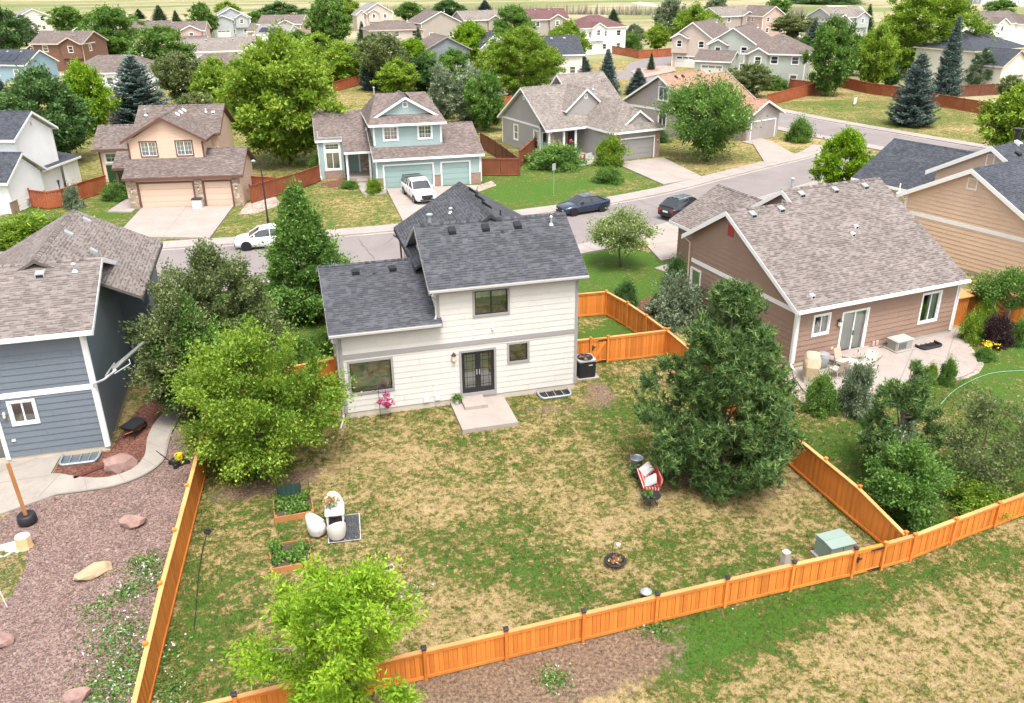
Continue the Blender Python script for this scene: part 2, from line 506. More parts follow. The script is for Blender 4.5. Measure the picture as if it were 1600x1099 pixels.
def chips(name, stops, scale=22):
    t = NT(name); v = t.coord('Object')
    vo = t.new('ShaderNodeTexVoronoi', feature='F1'); vo.inputs['Scale'].default_value = scale; t.link(v, vo.inputs['Vector'])
    s2 = t.new('ShaderNodeSeparateColor'); t.link(vo.outputs['Color'], s2.inputs[0])
    c = t.ramp(s2.outputs[0], stops)
    c = t.mix(1.0, c, t.ramp(t.noise(v, 0.7, 4), [(0.3, 0.8), (0.7, 1.15)]), 'MULTIPLY')
    t.color(c); t.set(0.95, 0, 0.15); t.bump(vo.outputs['Distance'], 0.9, 0.03)
chips('rock_mulch', [(0.0, (.09, .058, .050)), (0.5, (.175, .118, .102)), (1.0, (.29, .215, .19))])
chips('bark_mulch', [(0.0, (.07, .03, .022)), (0.5, (.14, .062, .045)), (1.0, (.23, .11, .08))], 18)
chips('river_rock', [(0.0, (.20, .15, .12)), (0.5, (.34, .27, .22)), (1.0, (.48, .40, .34))], 9)
plain('boulder_pink', (.28, .175, .15), 0.9, 0.45, 3.0, 1.0, bscale=14)
plain('boulder_tan', (.36, .27, .165), 0.9, 0.4, 3.0, 1.0, bscale=14)
wood('fence_orange', (.62, .20, .036))
wood('fence_cap', (.66, .30, .11), 0.12)
wood('fence_red', (.23, .068, .034))
wood('fence_brown', (.16, .055, .032))
wood('fence_rust', (.34, .095, .04))
wood('timber', (.36, .16, .06))
wood('bark', (.16, .12, .09), 0.35, (7, 7, 1.0))
wood('bark_pale', (.34, .29, .24), 0.3, (6, 6, 1.2))
# foliage
leafmat('leaf_bright', (.050, .110, .010), (.165, .280, .026), (.35, .47, .065), 0.34)
leafmat('leaf_yellow', (.070, .160, .008), (.185, .335, .016), (.34, .50, .035), 0.34)
leafmat('leaf_mid', (.038, .095, .018), (.098, .205, .038), (.22, .36, .078), 0.32)
leafmat('leaf_deep', (.028, .072, .022), (.068, .148, .042), (.135, .235, .07), 0.26)
leafmat('leaf_olive', (.042, .068, .022), (.118, .158, .056), (.25, .295, .12), 0.28)
leafmat('leaf_silver', (.060, .095, .050), (.155, .205, .12), (.32, .38, .25), 0.26)
leafmat('leaf_pale', (.09, .135, .04), (.22, .30, .09), (.46, .52, .28), 0.3)
leafmat('leaf_purple', (.018, .010, .012), (.04, .022, .024), (.07, .04, .04), 0.2)
leafmat('needle_blue', (.040, .068, .060), (.105, .155, .140), (.22, .29, .27), 0.12, 0.6)
leafmat('needle_green', (.032, .075, .032), (.078, .150, .062), (.16, .25, .11), 0.16, 0.6)
leafmat('needle_pine', (.040, .085, .026), (.100, .178, .050), (.25, .35, .10), 0.2, 0.6)
leafmat('petal_white', (.55, .58, .5), (.7, .7, .66), (.8, .8, .78), 0.3)
leafmat('petal_mixed', (.25, .04, .07), (.32, .20, .06), (.45, .38, .16), 0.2)
leafmat('petal_magenta', (.42, .01, .12), (.55, .03, .2), (.6, .1, .3), 0.3)
plain('petal_yellow', (.75, .55, .03), 0.7, 0.1)
# objects
plain('white_plastic', (.58, .58, .565), 0.45, 0.05)
plain('boucle', (.52, .49, .45), 0.95, 0.06, 6, 0.7, bscale=90)
plain('grey_green', (.22, .28, .24), 0.5, 0.08)
plain('generator', (.27, .27, .24), 0.5, 0.06)
plain('generator_lid', (.38, .375, .345), 0.5, 0.05)
plain('black_plastic', (.02, .02, .022), 0.5, 0.2)
plain('cover_tan', (.46, .35, .235), 0.85, 0.1, 2, 0.3, bscale=6)
plain('cover_tan_dark', (.42, .33, .24), 0.85, 0.1, 2, 0.3, bscale=6)
plain('weathered', (.42, .38, .33), 0.8, 0.15)
plain('galvanised', (.40, .44, .46), 0.4, 0.12, 6, 0, 0.5)
plain('cushion_red', (.50, .06, .055), 0.9, 0.1)
plain('cushion_white', (.66, .62, .56), 0.9, 0.08)
plain('yellow_paint', (.70, .42, .02), 0.4, 0.05)
plain('blue_plastic', (.02, .05, .22), 0.4, 0.08)
plain('hose_green', (.25, .52, .40), 0.5, 0.05)
plain('sail_grey', (.42, .44, .46), 0.8, 0.05)
plain('soil', (.075, .05, .035), 0.95, 0.3, 8, 0.6)
plain('net_green', (.02, .05, .04), 0.8, 0.2)
plain('terracotta', (.36, .14, .07), 0.8, 0.1)
plain('sign_red', (.50, .05, .04), 0.5, 0.05)
plain('stump', (.60, .42, .22), 0.9, 0.15, 6, 0.3)
plain('plank_red', (.10, .022, .018), 0.7, 0.2)
plain('paint_white', (.72, .72, .71), 0.25, 0.02, coat=0.6)
plain('paint_navy', (.008, .020, .045), 0.22, 0.05, coat=0.9)
plain('paint_black', (.012, .012, .014), 0.22, 0.05, coat=0.9)
plain('paint_silver', (.42, .43, .44), 0.25, 0.04, metal=0.5, coat=0.6)
plain('tyre', (.016, .016, .017), 0.85, 0.2)
plain('rim', (.33, .34, .35), 0.3, 0.1, metal=0.7)
plain('lamp_red', (.40, .015, .01), 0.25, 0.05, coat=0.5)
plain('lamp_clear', (.62, .64, .66), 0.15, 0.05, coat=0.5)
plain('car_glass', (.018, .022, .026), 0.05, 0.1, spec=0.9)
plain('car_glass_sky', (.10, .12, .14), 0.05, 0.1, spec=0.9)
plain('solar', (.010, .014, .03), 0.08, 0.1, spec=0.9)
plain('lens_warm', (.75, .62, .40), 0.4, 0.05)
def rugmat():
    t = NT('rug'); v = t.coord('Object')
    vo = t.new('ShaderNodeTexVoronoi', feature='F1', distance='MANHATTAN'); vo.inputs['Scale'].default_value = 5.0; vo.inputs['Randomness'].default_value = 0.0
    t.link(v, vo.inputs['Vector'])
    w = t.math('FRACT', t.math('MULTIPLY', vo.outputs['Distance'], 3.2))
    t.color(t.ramp(w, [(0.0, (.018, .02, .03)), (0.74, (.03, .034, .05)), (0.84, (.16, .165, .18))])); t.set(0.95, 0, 0.1)
rugmat()
def stripes():
    t = NT('cushion_stripe'); v = t.coord('Object')
    sp = t.new('ShaderNodeSeparateXYZ'); t.link(v, sp.inputs[0])
    w = t.math('FRACT', t.math('MULTIPLY', sp.outputs[1], 9.0))
    t.color(t.ramp(w, [(0.0, (.46, .04, .04)), (0.55, (.66, .58, .52)), (0.75, (.50, .06, .05))], 'CONSTANT')); t.set(0.9, 0, 0.15)
stripes()

# ---------------------------------------------------------------- house builder (local frame: u along front, v depth, z up)
class Wall:
    """vertical wall from p0 to p1 (outside lies to the right of the walking direction)"""
    def __init__(s, p0, p1):
        s.p0 = Vector((p0[0], p0[1])); d = Vector((p1[0], p1[1])) - s.p0
        s.L = d.length; s.d = d / s.L; s.n = Vector((s.d.y, -s.d.x))
    def pt(s, a, z, o=0.0):
        q = s.p0 + s.d * a + s.n * o
        return (q.x, q.y, z)
    def box(s, mb, a0, a1, z0, z1, o0, o1, m=0):
        mb.hexa([s.pt(a0, z0, o1), s.pt(a1, z0, o1), s.pt(a1, z0, o0), s.pt(a0, z0, o0),
                 s.pt(a0, z1, o1), s.pt(a1, z1, o1), s.pt(a1, z1, o0), s.pt(a0, z1, o0)], m)
    def trap(s, mb, z0, z1, l0, r0, l1, r1, ob, ot, m=0):
        """one lap board: proud at its lower edge"""
        mb.hexa([s.pt(l0, z0, ob), s.pt(r0, z0, ob), s.pt(r0, z0, -0.03), s.pt(l0, z0, -0.03),
                 s.pt(l1, z1, ot), s.pt(r1, z1, ot), s.pt(r1, z1, -0.03), s.pt(l1, z1, -0.03)], m)

def extent(top, L, z):
    if not hasattr(top, '__len__'):
        return (0.0, L) if z <= top + 1e-6 else None
    pts = top
    lo = hi = None
    for i in range(len(pts) - 1):
        (a0, z0), (a1, z1) = pts[i], pts[i + 1]
        if z0 >= z - 1e-9:
            lo = a0 if lo is None else min(lo, a0); hi = a0 if hi is None else max(hi, a0)
        if z1 >= z - 1e-9:
            lo = a1 if lo is None else min(lo, a1); hi = a1 if hi is None else max(hi, a1)
        if (z0 - z) * (z1 - z) < 0:
            a = a0 + (a1 - a0) * (z - z0) / (z1 - z0)
            lo = a if lo is None else min(lo, a); hi = a if hi is None else max(hi, a)
    return None if lo is None or hi - lo < 1e-4 else (lo, hi)

class House:
    def __init__(s, name, label, A, yaw, roofmat, trim, cat='house', group=None):
        s.e = thing(name, (A[0], A[1], 0), yaw, label, cat, group)
        s.roofmat, s.trim = roofmat, trim
        s.lip = .027
    # -- walls
    def wall(s, p0, p1, z0, top, mat, openings=(), course=0.29, split=False, name='wall', found=0.0, found_mat='foundation'):
        w = Wall(p0, p1)
        zt = top if not hasattr(top, '__len__') else max(z for _, z in top)
        ops = [(o[0], o[1], o[2], o[3]) for o in openings]
        bands = []
        z = z0 + found
        pieces = []
        while z < zt - 1e-4:
            zb = min(z + course, zt)
            cuts = sorted({z, zb} | {q for o in ops for q in (o[2], o[3]) if z + 1e-3 < q < zb - 1e-3})
            if hasattr(top, '__len__'):
                cuts = sorted(set(cuts) | {q for _, q in top if z + 1e-3 < q < zb - 1e-3})
            for za, zc in zip(cuts[:-1], cuts[1:]):
                e0, e1 = extent(top, w.L, za), extent(top, w.L, zc)
                if e0 is None: continue
                if e1 is None: m_ = (e0[0] + e0[1]) / 2; e1 = (m_, m_)
                segs = [(e0[0], e0[1], e1[0], e1[1])]
                for o in ops:
                    if o[2] < zc - 1e-4 and o[3] > za + 1e-4:
                        ns = []
                        for (l0, r0, l1, r1) in segs:
                            if o[1] <= min(l0, l1) or o[0] >= max(r0, r1): ns.append((l0, r0, l1, r1)); continue
                            if o[0] > max(l0, l1) + 1e-3: ns.append((l0, o[0], l1, o[0]))
                            if o[1] < min(r0, r1) - 1e-3: ns.append((o[1], r0, o[1], r1))
                        segs = ns
                f0, f1 = (za - z) / course, (zc - z) / course
                for sg in segs: pieces.append((za, zc, *sg, s.lip - (s.lip - .011) * f0, s.lip - (s.lip - .011) * f1))
            z = zb
        if split:
            mb = MB()
            for (za, zc, l0, r0, l1, r1, ob, ot) in pieces:
                mb.hexa([w.pt(l0, za, -0.034), w.pt(r0, za, -0.034), w.pt(r0, za, -0.09), w.pt(l0, za, -0.09),
                         w.pt(l1, zc, -0.034), w.pt(r1, zc, -0.034), w.pt(r1, zc, -0.09), w.pt(l1, zc, -0.09)])
            wo = mb.build(name, mat, s.e)
            for pc in pieces:
                za, zc, l0, r0, l1, r1, ob, ot = pc
                st = 3.66 * ((int(za / course) * .37) % 1)
                cutx = [x for x in (st + 3.66 * k for k in range(-1, 6)) if max(l0, l1) + .3 < x < min(r0, r1) - .3]
                ed = [None] + cutx + [None]
                for e0, e1 in zip(ed[:-1], ed[1:]):
                    b = MB(); w.trap(b, za, zc, l0 if e0 is None else e0 + .003, r0 if e1 is None else e1 - .003, l1 if e0 is None else e0 + .003, r1 if e1 is None else e1 - .003, ob, ot)
                    b.build('siding_board', mat, wo)
        else:
            mb = MB()
            for (za, zc, l0, r0, l1, r1, ob, ot) in pieces: w.trap(mb, za, zc, l0, r0, l1, r1, ob, ot)
            mb.build(name, mat, s.e)
        if found > 0:
            f = MB(); w.box(f, 0.002, w.L - 0.002, z0 - 0.3, z0 + found, -0.06, -0.004)
            f.build('foundation', found_mat, s.e)
        return w
    # -- trim boards
    def band(s, w, a0, a1, z0, z1, mat=None, out=0.056, name='trim_band'):
        mb = MB(); w.box(mb, a0, a1, z0, z1, -0.02, out); return mb.build(name, mat or s.trim, s.e)
    def corner(s, w, at, z0, z1, mat=None, width=0.11):
        mb = MB()
        if at == 0: w.box(mb, -0.03, width, z0, z1, -0.02, 0.052)
        else: w.box(mb, w.L - width, w.L + 0.03, z0, z1, -0.02, 0.052)
        return mb.build('corner_board', mat or s.trim, s.e)
    # -- windows and doors
    def window(s, w, a0, a1, z0, z1, kind='slider', trim=None, frame='trim_white', tw=0.10, back='interior', pane='pane', curtain=None, label=None):
        """a0..z1 = outer edge of the casing"""
        mb = MB(); m = trim or s.trim
        w.box(mb, a0, a1, z1 - tw, z1, -0.03, 0.062); w.box(mb, a0, a1, z0, z0 + tw, -0.03, 0.066)
        w.box(mb, a0, a0 + tw, z0 + tw, z1 - tw, -0.03, 0.062); w.box(mb, a1 - tw, a1, z0 + tw, z1 - tw, -0.03, 0.062)
        win = mb.build('window', m, s.e)
        if label: win['label'] = label
        b0, b1, c0, c1 = a0 + tw, a1 - tw, z0 + tw, z1 - tw
        f = MB(); fw = 0.05
        w.box(f, b0, b1, c1 - fw, c1, -0.05, 0.02); w.box(f, b0, b1, c0, c0 + fw, -0.05, 0.02)
        w.box(f, b0, b0 + fw, c0 + fw, c1 - fw, -0.05, 0.02); w.box(f, b1 - fw, b1, c0 + fw, c1 - fw, -0.05, 0.02)
        panes = []
        mid = (b0 + b1) / 2; midz = (c0 + c1) / 2
        if kind in ('slider', 'grid'):
            w.box(f, mid - 0.03, mid + 0.03, c0 + fw, c1 - fw, -0.045, 0.015)
            panes = [(b0 + fw, mid - 0.03, c0 + fw, c1 - fw), (mid + 0.03, b1 - fw, c0 + fw, c1 - fw)]
        elif kind == 'hung':
            w.box(f, b0 + fw, b1 - fw, midz - 0.03, midz + 0.03, -0.045, 0.015)
            panes = [(b0 + fw, b1 - fw, c0 + fw, midz - 0.03), (b0 + fw, b1 - fw, midz + 0.03, c1 - fw)]
        else:
            panes = [(b0 + fw, b1 - fw, c0 + fw, c1 - fw)]
        if kind in ('grid', 'gridone'):
            for (x0, x1, y0, y1) in panes:
                nx, ny = (2, 3) if kind == 'grid' else (max(2, int((x1 - x0) / 0.35)), 2)
                for i in range(1, nx):
                    x = x0 + (x1 - x0) * i / nx; w.box(f, x - 0.012, x + 0.012, y0, y1, -0.035, 0.0)
                for i in range(1, ny):
                    y = y0 + (y1 - y0) * i / ny; w.box(f, x0, x1, y - 0.012, y + 0.012, -0.036, -0.001)
        f.build('frame', frame, win)
        for (x0, x1, y0, y1) in panes:
            g = MB(); g.face([w.pt(x0, y0, -0.02), w.pt(x1, y0, -0.02), w.pt(x1, y1, -0.02), w.pt(x0, y1, -0.02)])
            g.build('pane', pane, win)
        # reveal and room behind
        r = MB(); dp = -1.1
        P = lambda a, z, o: w.pt(a, z, o)
        r.face([P(b0, c0, dp), P(b1, c0, dp), P(b1, c1, dp), P(b0, c1, dp)])
        r.face([P(b0, c0, -0.05), P(b1, c0, -0.05), P(b1, c0, dp), P(b0, c0, dp)])
        r.face([P(b0, c1, -0.05), P(b1, c1, -0.05), P(b1, c1, dp), P(b0, c1, dp)])
        r.face([P(b0, c0, -0.05), P(b0, c0, dp), P(b0, c1, dp), P(b0, c1, -0.05)])
        r.face([P(b1, c0, -0.05), P(b1, c0, dp), P(b1, c1, dp), P(b1, c1, -0.05)])
        r.build('room', back, win)
        if curtain:
            cm, f0, f1, zf0, zf1 = curtain
            c = MB(); n = max(6, int((b1 - b0) * (f1 - f0) / 0.07)); zz0, zz1 = c0 + (c1 - c0) * zf0, c0 + (c1 - c0) * zf1
            pr = None
            for i in range(n + 1):
                a = b0 + (b1 - b0) * (f0 + (f1 - f0) * i / n); o = -0.13 - 0.025 * math.sin(i * 1.7)
                if pr: c.face([w.pt(pr[0], zz0, pr[1]), w.pt(a, zz0, o), w.pt(a, zz1, o), w.pt(pr[0], zz1, pr[1])])
                pr = (a, o)
            c.build('curtain', cm, win)
        return win
    def garage(s, w, a0, a1, z1, mat, trim=None, rows=4, lights=False):
        mb = MB(); m = trim or s.trim; tw = 0.14
        w.box(mb, a0 - tw, a0, 0, z1 + tw, -0.03, 0.066); w.box(mb, a1, a1 + tw, 0, z1 + tw, -0.03, 0.066); w.box(mb, a0, a1, z1, z1 + tw, -0.03, 0.07)
        g = mb.build('garage_door', m, s.e)
        for i in range(rows):
            p = MB(); z0_, z1_ = z1 * i / rows, z1 * (i + 1) / rows
            w.box(p, a0 + 0.003, a1 - 0.003, z0_ + 0.012, z1_ - 0.004, -0.12, -0.06)
            nn = max(2, int((a1 - a0) / 1.1))
            for k in range(nn):
                x0 = a0 + (a1 - a0) * k / nn; x1 = a0 + (a1 - a0) * (k + 1) / nn
                if lights and i == rows - 1:
                    continue
                w.box(p, x0 + 0.07, x1 - 0.07, z0_ + 0.09, z1_ - 0.08, -0.08, -0.052)
            p.build('door_panel', mat, g)
            if lights and i == rows - 1:
                for k in range(nn):
                    x0 = a0 + (a1 - a0) * k / nn; x1 = a0 + (a1 - a0) * (k + 1) / nn
                    q = MB(); w.box(q, x0 + 0.1, x1 - 0.1, z0_ + 0.12, z1_ - 0.12, -0.08, -0.055); q.build('pane', 'pane_dark', g)
        return g
    def door(s, w, a0, a1, z0, z1, mat, trim=None):
        mb = MB(); m = trim or s.trim; tw = 0.1
        w.box(mb, a0 - tw, a0, z0, z1 + tw, -0.03, 0.066); w.box(mb, a1, a1 + tw, z0, z1 + tw, -0.03, 0.066); w.box(mb, a0, a1, z1, z1 + tw, -0.03, 0.066)
        d = mb.build('door', m, s.e)
        p = MB(); w.box(p, a0 + 0.003, a1 - 0.003, z0, z1 - 0.004, -0.1, -0.03)
        wd = (a1 - a0)
        for (f0, f1, g0, g1) in ((.12, .46, .08, .42), (.54, .88, .08, .42), (.12, .46, .5, .93), (.54, .88, .5, .93)):
            w.box(p, a0 + wd * f0, a0 + wd * f1, z0 + (z1 - z0) * g0, z0 + (z1 - z0) * g1, -0.04, -0.02)
        p.build('door_leaf', mat, d)
        h = MB(); w.box(h, a1 - 0.12, a1 - 0.07, z0 + 0.95, z0 + 1.05, -0.03, 0.03); h.build('handle', 'metal_dark', d)
        return d
    # -- roofs
    def slab(s, mb, pts, th=0.14):
        """roof plane: pts[0]->pts[1] is the eave; material 0 = shingle top, 1 = edge and underside"""
        P = [Vector(p) for p in pts]
        ex = (P[1] - P[0]).normalized(); nrm = ex.cross(P[2] - P[0]).normalized()
        if nrm.z < 0: nrm = -nrm
        ey = nrm.cross(ex)
        if ey.z < 0: ey = -ey
        uv = [((p - P[0]).dot(ex) + 3.1, (p - P[0]).dot(ey)) for p in P]
        order = list(range(len(P)))
        a = (P[1] - P[0]).cross(P[2] - P[0])
        if a.z < 0: order.reverse()
        mb.face([P[i] for i in order], 0, [uv[i] for i in order])
        dn = Vector((0, 0, -th))
        mb.face([P[i] + dn for i in reversed(order)], 1, [(0, 0)] * len(P))
        for i in range(len(P)):
            q, r = P[order[i]], P[order[(i + 1) % len(P)]]
            mb.face([q + dn, r + dn, r, q], 1, [(0, 0)] * 4)
    def plank(s, mb, p, q, drop, h, out, m=0):
        """board hung under the edge p->q, its outer face `out` beyond the edge"""
        p, q, o = Vector(p), Vector(q), Vector(out)
        t = o.normalized() * 0.03
        a = [p + o - t + Vector((0, 0, -drop - h)), q + o - t + Vector((0, 0, -drop - h)), q + o + Vector((0, 0, -drop - h)), p + o + Vector((0, 0, -drop - h))]
        mb.hexa(a + [x + Vector((0, 0, h)) for x in a], m)
    def gable(s, axis, a0, a1, b0, br, b1, z0, zr, z1, fascia=True, gutter=(True, True), rakes=(True, True), name='roof', ridge_caps=True, fas=None, trim_end=None):
        """ridge runs along `axis` ('u' or 'v') from a0 to a1; eaves at b0 (height z0) and b1 (z1), ridge at br (zr)"""
        T = (lambda a, b, z: (a, b, z)) if axis == 'u' else (lambda a, b, z: (b, a, z))
        mb = MB()
        s.slab(mb, [T(a0, b0, z0), T(a1, b0, z0), T(a1, br, zr), T(a0, br, zr)])
        s.slab(mb, [T(a1, b1, z1), T(a0, b1, z1), T(a0, br, zr), T(a1, br, zr)])
        r = mb.build(name, [s.roofmat, fas or s.trim], s.e)
        if ridge_caps:
            c = MB(); n = max(2, int(abs(a1 - a0) / 0.30)); st = (a1 - a0) / n
            for i in range(n):
                q0, q1 = a0 + st * i, a0 + st * (i + 1.0); w_ = 0.15; k0 = (zr - z0) / abs(br - b0); k1 = (zr - z1) / abs(b1 - br)
                sg = 1 if b1 > b0 else -1
                h0, h1 = 0.035, 0.02
                for (bb, kk, sd) in ((br - sg * w_, k0, 0), (br + sg * w_, k1, 1)):
                    pts = [T(q0, br, zr + h0), T(q1, br, zr + h1), T(q1, bb, zr - w_ * kk + h1), T(q0, bb, zr - w_ * kk + h0)]
                    uv = [(q0, .01 + i * .145), (q1, .1 + i * .145), (q1 + .05, .1 + i * .145), (q0 + .05, .01 + i * .145)]
                    c.face(pts, 0, uv)
                    c.face([T(q0, br, zr + h0), T(q0, br, zr), T(q0, bb, zr - w_ * kk), pts[3]], 0, [(q0, i * .145)] * 4)
            c.build('ridge_cap', s.roofmat, r)
        if fascia:
            f = MB()
            ub = Vector(T(0, 1 if b0 < b1 else -1, 0))
            for (b, z, on, sg) in ((b0, z0, gutter[0], -1), (b1, z1, gutter[1], 1)):
                if on: s.plank(f, T(a0, b, z), T(a1, b, z), 0.035, 0.19, ub * sg * 0.012)
            ua = Vector(T(1 if a1 > a0 else -1, 0, 0))
            for (a, on, sg) in ((a0, rakes[0], -1), (a1, rakes[1], 1)):
                if on:
                    s.plank(f, T(a, b0, z0), T(a, br, zr), 0.03, 0.2, ua * sg * 0.014)
                    s.plank(f, T(a, b1, z1), T(a, br, zr), 0.03, 0.2, ua * sg * 0.016)
            if f.f: f.build('fascia', fas or s.trim, r)
        return r
    def hip(s, u0, u1, v0, v1, z0, zr, r0, r1, axis='u', name='roof'):
        """ridge r0..r1 along axis"""
        mb = MB()
        if axis == 'u':
            vm = (v0 + v1) / 2; A, B = (r0, vm, zr), (r1, vm, zr)
            s.slab(mb, [(u0, v0, z0), (u1, v0, z0), B, A]); s.slab(mb, [(u1, v1, z0), (u0, v1, z0), A, B])
            s.slab(mb, [(u0, v1, z0), (u0, v0, z0), A]); s.slab(mb, [(u1, v0, z0), (u1, v1, z0), B])
        else:
            um = (u0 + u1) / 2; A, B = (um, r0, zr), (um, r1, zr)
            s.slab(mb, [(u0, v0, z0), (u1, v0, z0), A]); s.slab(mb, [(u1, v1, z0), (u0, v1, z0), B])
            s.slab(mb, [(u0, v1, z0), (u0, v0, z0), A, B]); s.slab(mb, [(u1, v0, z0), (u1, v1, z0), B, A])
        r = mb.build(name, [s.roofmat, s.trim], s.e)
        f = MB()
        for p, q, o in (((u0, v0), (u1, v0), (0, -1)), ((u1, v0), (u1, v1), (1, 0)), ((u1, v1), (u0, v1), (0, 1)), ((u0, v1), (u0, v0), (-1, 0))):
            s.plank(f, (*p, z0), (*q, z0), 0.035, 0.18, Vector((*o, 0)) * 0.012)
        f.build('fascia', s.trim, r)
        return r
    def plane(s, pts, name='roof', fascia=True, out=(0, -1)):
        mb = MB(); s.slab(mb, pts); r = mb.build(name, [s.roofmat, s.trim], s.e)
        if fascia:
            f = MB(); s.plank(f, pts[0], pts[1], 0.035, 0.18, Vector((*out, 0)) * 0.012); f.build('fascia', s.trim, r)
        return r
    # -- small roof and wall fittings
    def roof_vent(s, u, v, z, slope, mat='vent_black', size=0.34, roof_dir=-1, cap=None, ax='v'):
        """box vent on a slope that falls towards -v (roof_dir=-1) or +v"""
        mb = MB(); h = size / 2; k = slope * roof_dir
        def q(du, dv, dz):
            if ax == 'v': return (u + du, v + dv, z + dz - k * dv * 1.0)
            return (u + dv, v + du, z + dz - k * dv * 1.0)
        mb.hexa([q(-h, -h, -.02), q(h, -h, -.02), q(h, h, -.02), q(-h, h, -.02), q(-h, -h, .17), q(h, -h, .17), q(h, h, .11), q(-h, h, .11)], 0)
        mb.hexa([q(-h * .8, -h * 1.06, .02), q(h * .8, -h * 1.06, .02), q(h * .8, -h * .9, .02), q(-h * .8, -h * .9, .02),
                 q(-h * .8, -h * 1.06, .13), q(h * .8, -h * 1.06, .13), q(h * .8, -h * .9, .13), q(-h * .8, -h * .9, .13)], 1)
        return mb.build('roof_vent', [cap or mat, 'vent_black'], s.e)
    def pipe(s, u, v, z, h=0.45, r=0.06, mat='metal_light', capped=True):
        mb = MB(); mb.cyl((u, v, z - .15), (u, v, z + h), r, n=8)
        if capped:
            mb.cyl((u, v, z + h), (u, v, z + h + .05), r * 1.8, r * 1.8, 8); mb.cyl((u, v, z + h + .05), (u, v, z + h + .1), r * 1.6, r * .5, 8)
        mb.lathe([(r * 2.6, 0), (r * 1.2, .12)], 8, c=(u, v, z - .02))
        return mb.build('roof_pipe', mat, s.e)
    def downspout(s, w, a, ztop, zbot=0.15, mat='gutter', kick=0.5, off=0.3, foot=True):
        mb = MB()
        P = [w.pt(a, ztop, off), w.pt(a, ztop - 0.12, off), w.pt(a, ztop - 0.35, 0.08), w.pt(a, zbot + 0.1, 0.08), w.pt(a, zbot - .02, 0.12)]
        if foot: P.append(w.pt(a, zbot - 0.1, 0.12 + kick))
        mb.tube(P, 0.045, 4)
        return mb.build('downspout', mat, s.e)
    def lamp(s, w, a, z, mat='metal_dark', sc_=1.0):
        mb = MB(); w.box(mb, a - .05, a + .05, z - .1, z + .12, 0, .05)
        c = Vector(w.pt(a, z, 0.14)); k = sc_
        mb.lathe([(.02 * k, -.2 * k), (.06 * k, -.15 * k), (.075 * k, .06 * k), (.1 * k, .07 * k), (.03 * k, .17 * k), (.01, .2 * k)], 8, c=c)
        mb.cyl(w.pt(a, z + .08, 0), w.pt(a, z + .12 * k, .14), .015, n=5)
        l = mb.build('wall_lamp', mat, s.e)
        g = MB(); g.lathe([(.066 * k, -.14 * k), (.08 * k, .05 * k)], 8, c=c); g.build('lens', 'lens_warm', l)
        return l
    def gable_vent(s, w, a, z, wd=0.5, h=0.6, mat=None, fill='trim_grey'):
        mb = MB(); t = 0.09
        w.box(mb, a - wd / 2, a + wd / 2, z + h - t, z + h, 0, .05); w.box(mb, a - wd / 2, a + wd / 2, z, z + t, 0, .05)
        w.box(mb, a - wd / 2, a - wd / 2 + t, z + t, z + h - t, 0, .05); w.box(mb, a + wd / 2 - t, a + wd / 2, z + t, z + h - t, 0, .05)
        v = mb.build('gable_vent', mat or s.trim, s.e)
        sl = MB()
        for i in range(5):
            zz = z + t + (h - 2 * t) * i / 5
            w.box(sl, a - wd / 2 + t, a + wd / 2 - t, zz, zz + (h - 2 * t) / 6.5, .0, .035)
        sl.build('louvre', fill, v)
    def floor(s, u0, u1, v0, v1, z=0.05):
        mb = MB(); mb.box(u0 + .08, u1 - .08, v0 + .08, v1 - .08, -0.2, z); mb.build('floor_slab', 'interior', s.e)
    def block(s, u0, u1, v0, v1, z0, z1, mat, faces='flrb', **kw):
        """plain walls of a box volume; returns dict of Wall frames"""
        W = {}
        sides = dict(f=((u0, v0), (u1, v0)), r=((u1, v0), (u1, v1)), b=((u1, v1), (u0, v1)), l=((u0, v1), (u0, v0)))
        for k in faces: W[k] = s.wall(*sides[k], z0, z1, mat, **kw)
        return W
    def veneer(s, w, a0, a1, z0, z1, mat, out=0.09, cap=True, name='stone_pillar'):
        mb = MB(); w.box(mb, a0, a1, z0, z1, -0.02, out)
        v = mb.build(name, mat, s.e)
        if cap:
            c = MB(); w.box(c, a0 - .03, a1 + .03, z1, z1 + .05, -0.02, out + .03); c.build('pillar_cap', 'concrete', v)
        return v

# ---------------------------------------------------------------- ground, streets, paved areas
rng = np.random.default_rng(7)
def inpoly(X, Y, poly):
    inside = np.zeros(X.shape, bool); n = len(poly)
    for i in range(n):
        x0, y0 = poly[i]; x1, y1 = poly[(i + 1) % n]
        c = ((y0 > Y) != (y1 > Y)) & (X < (x1 - x0) * (Y - y0) / (y1 - y0 + 1e-12) + x0)
        inside ^= c
    return inside

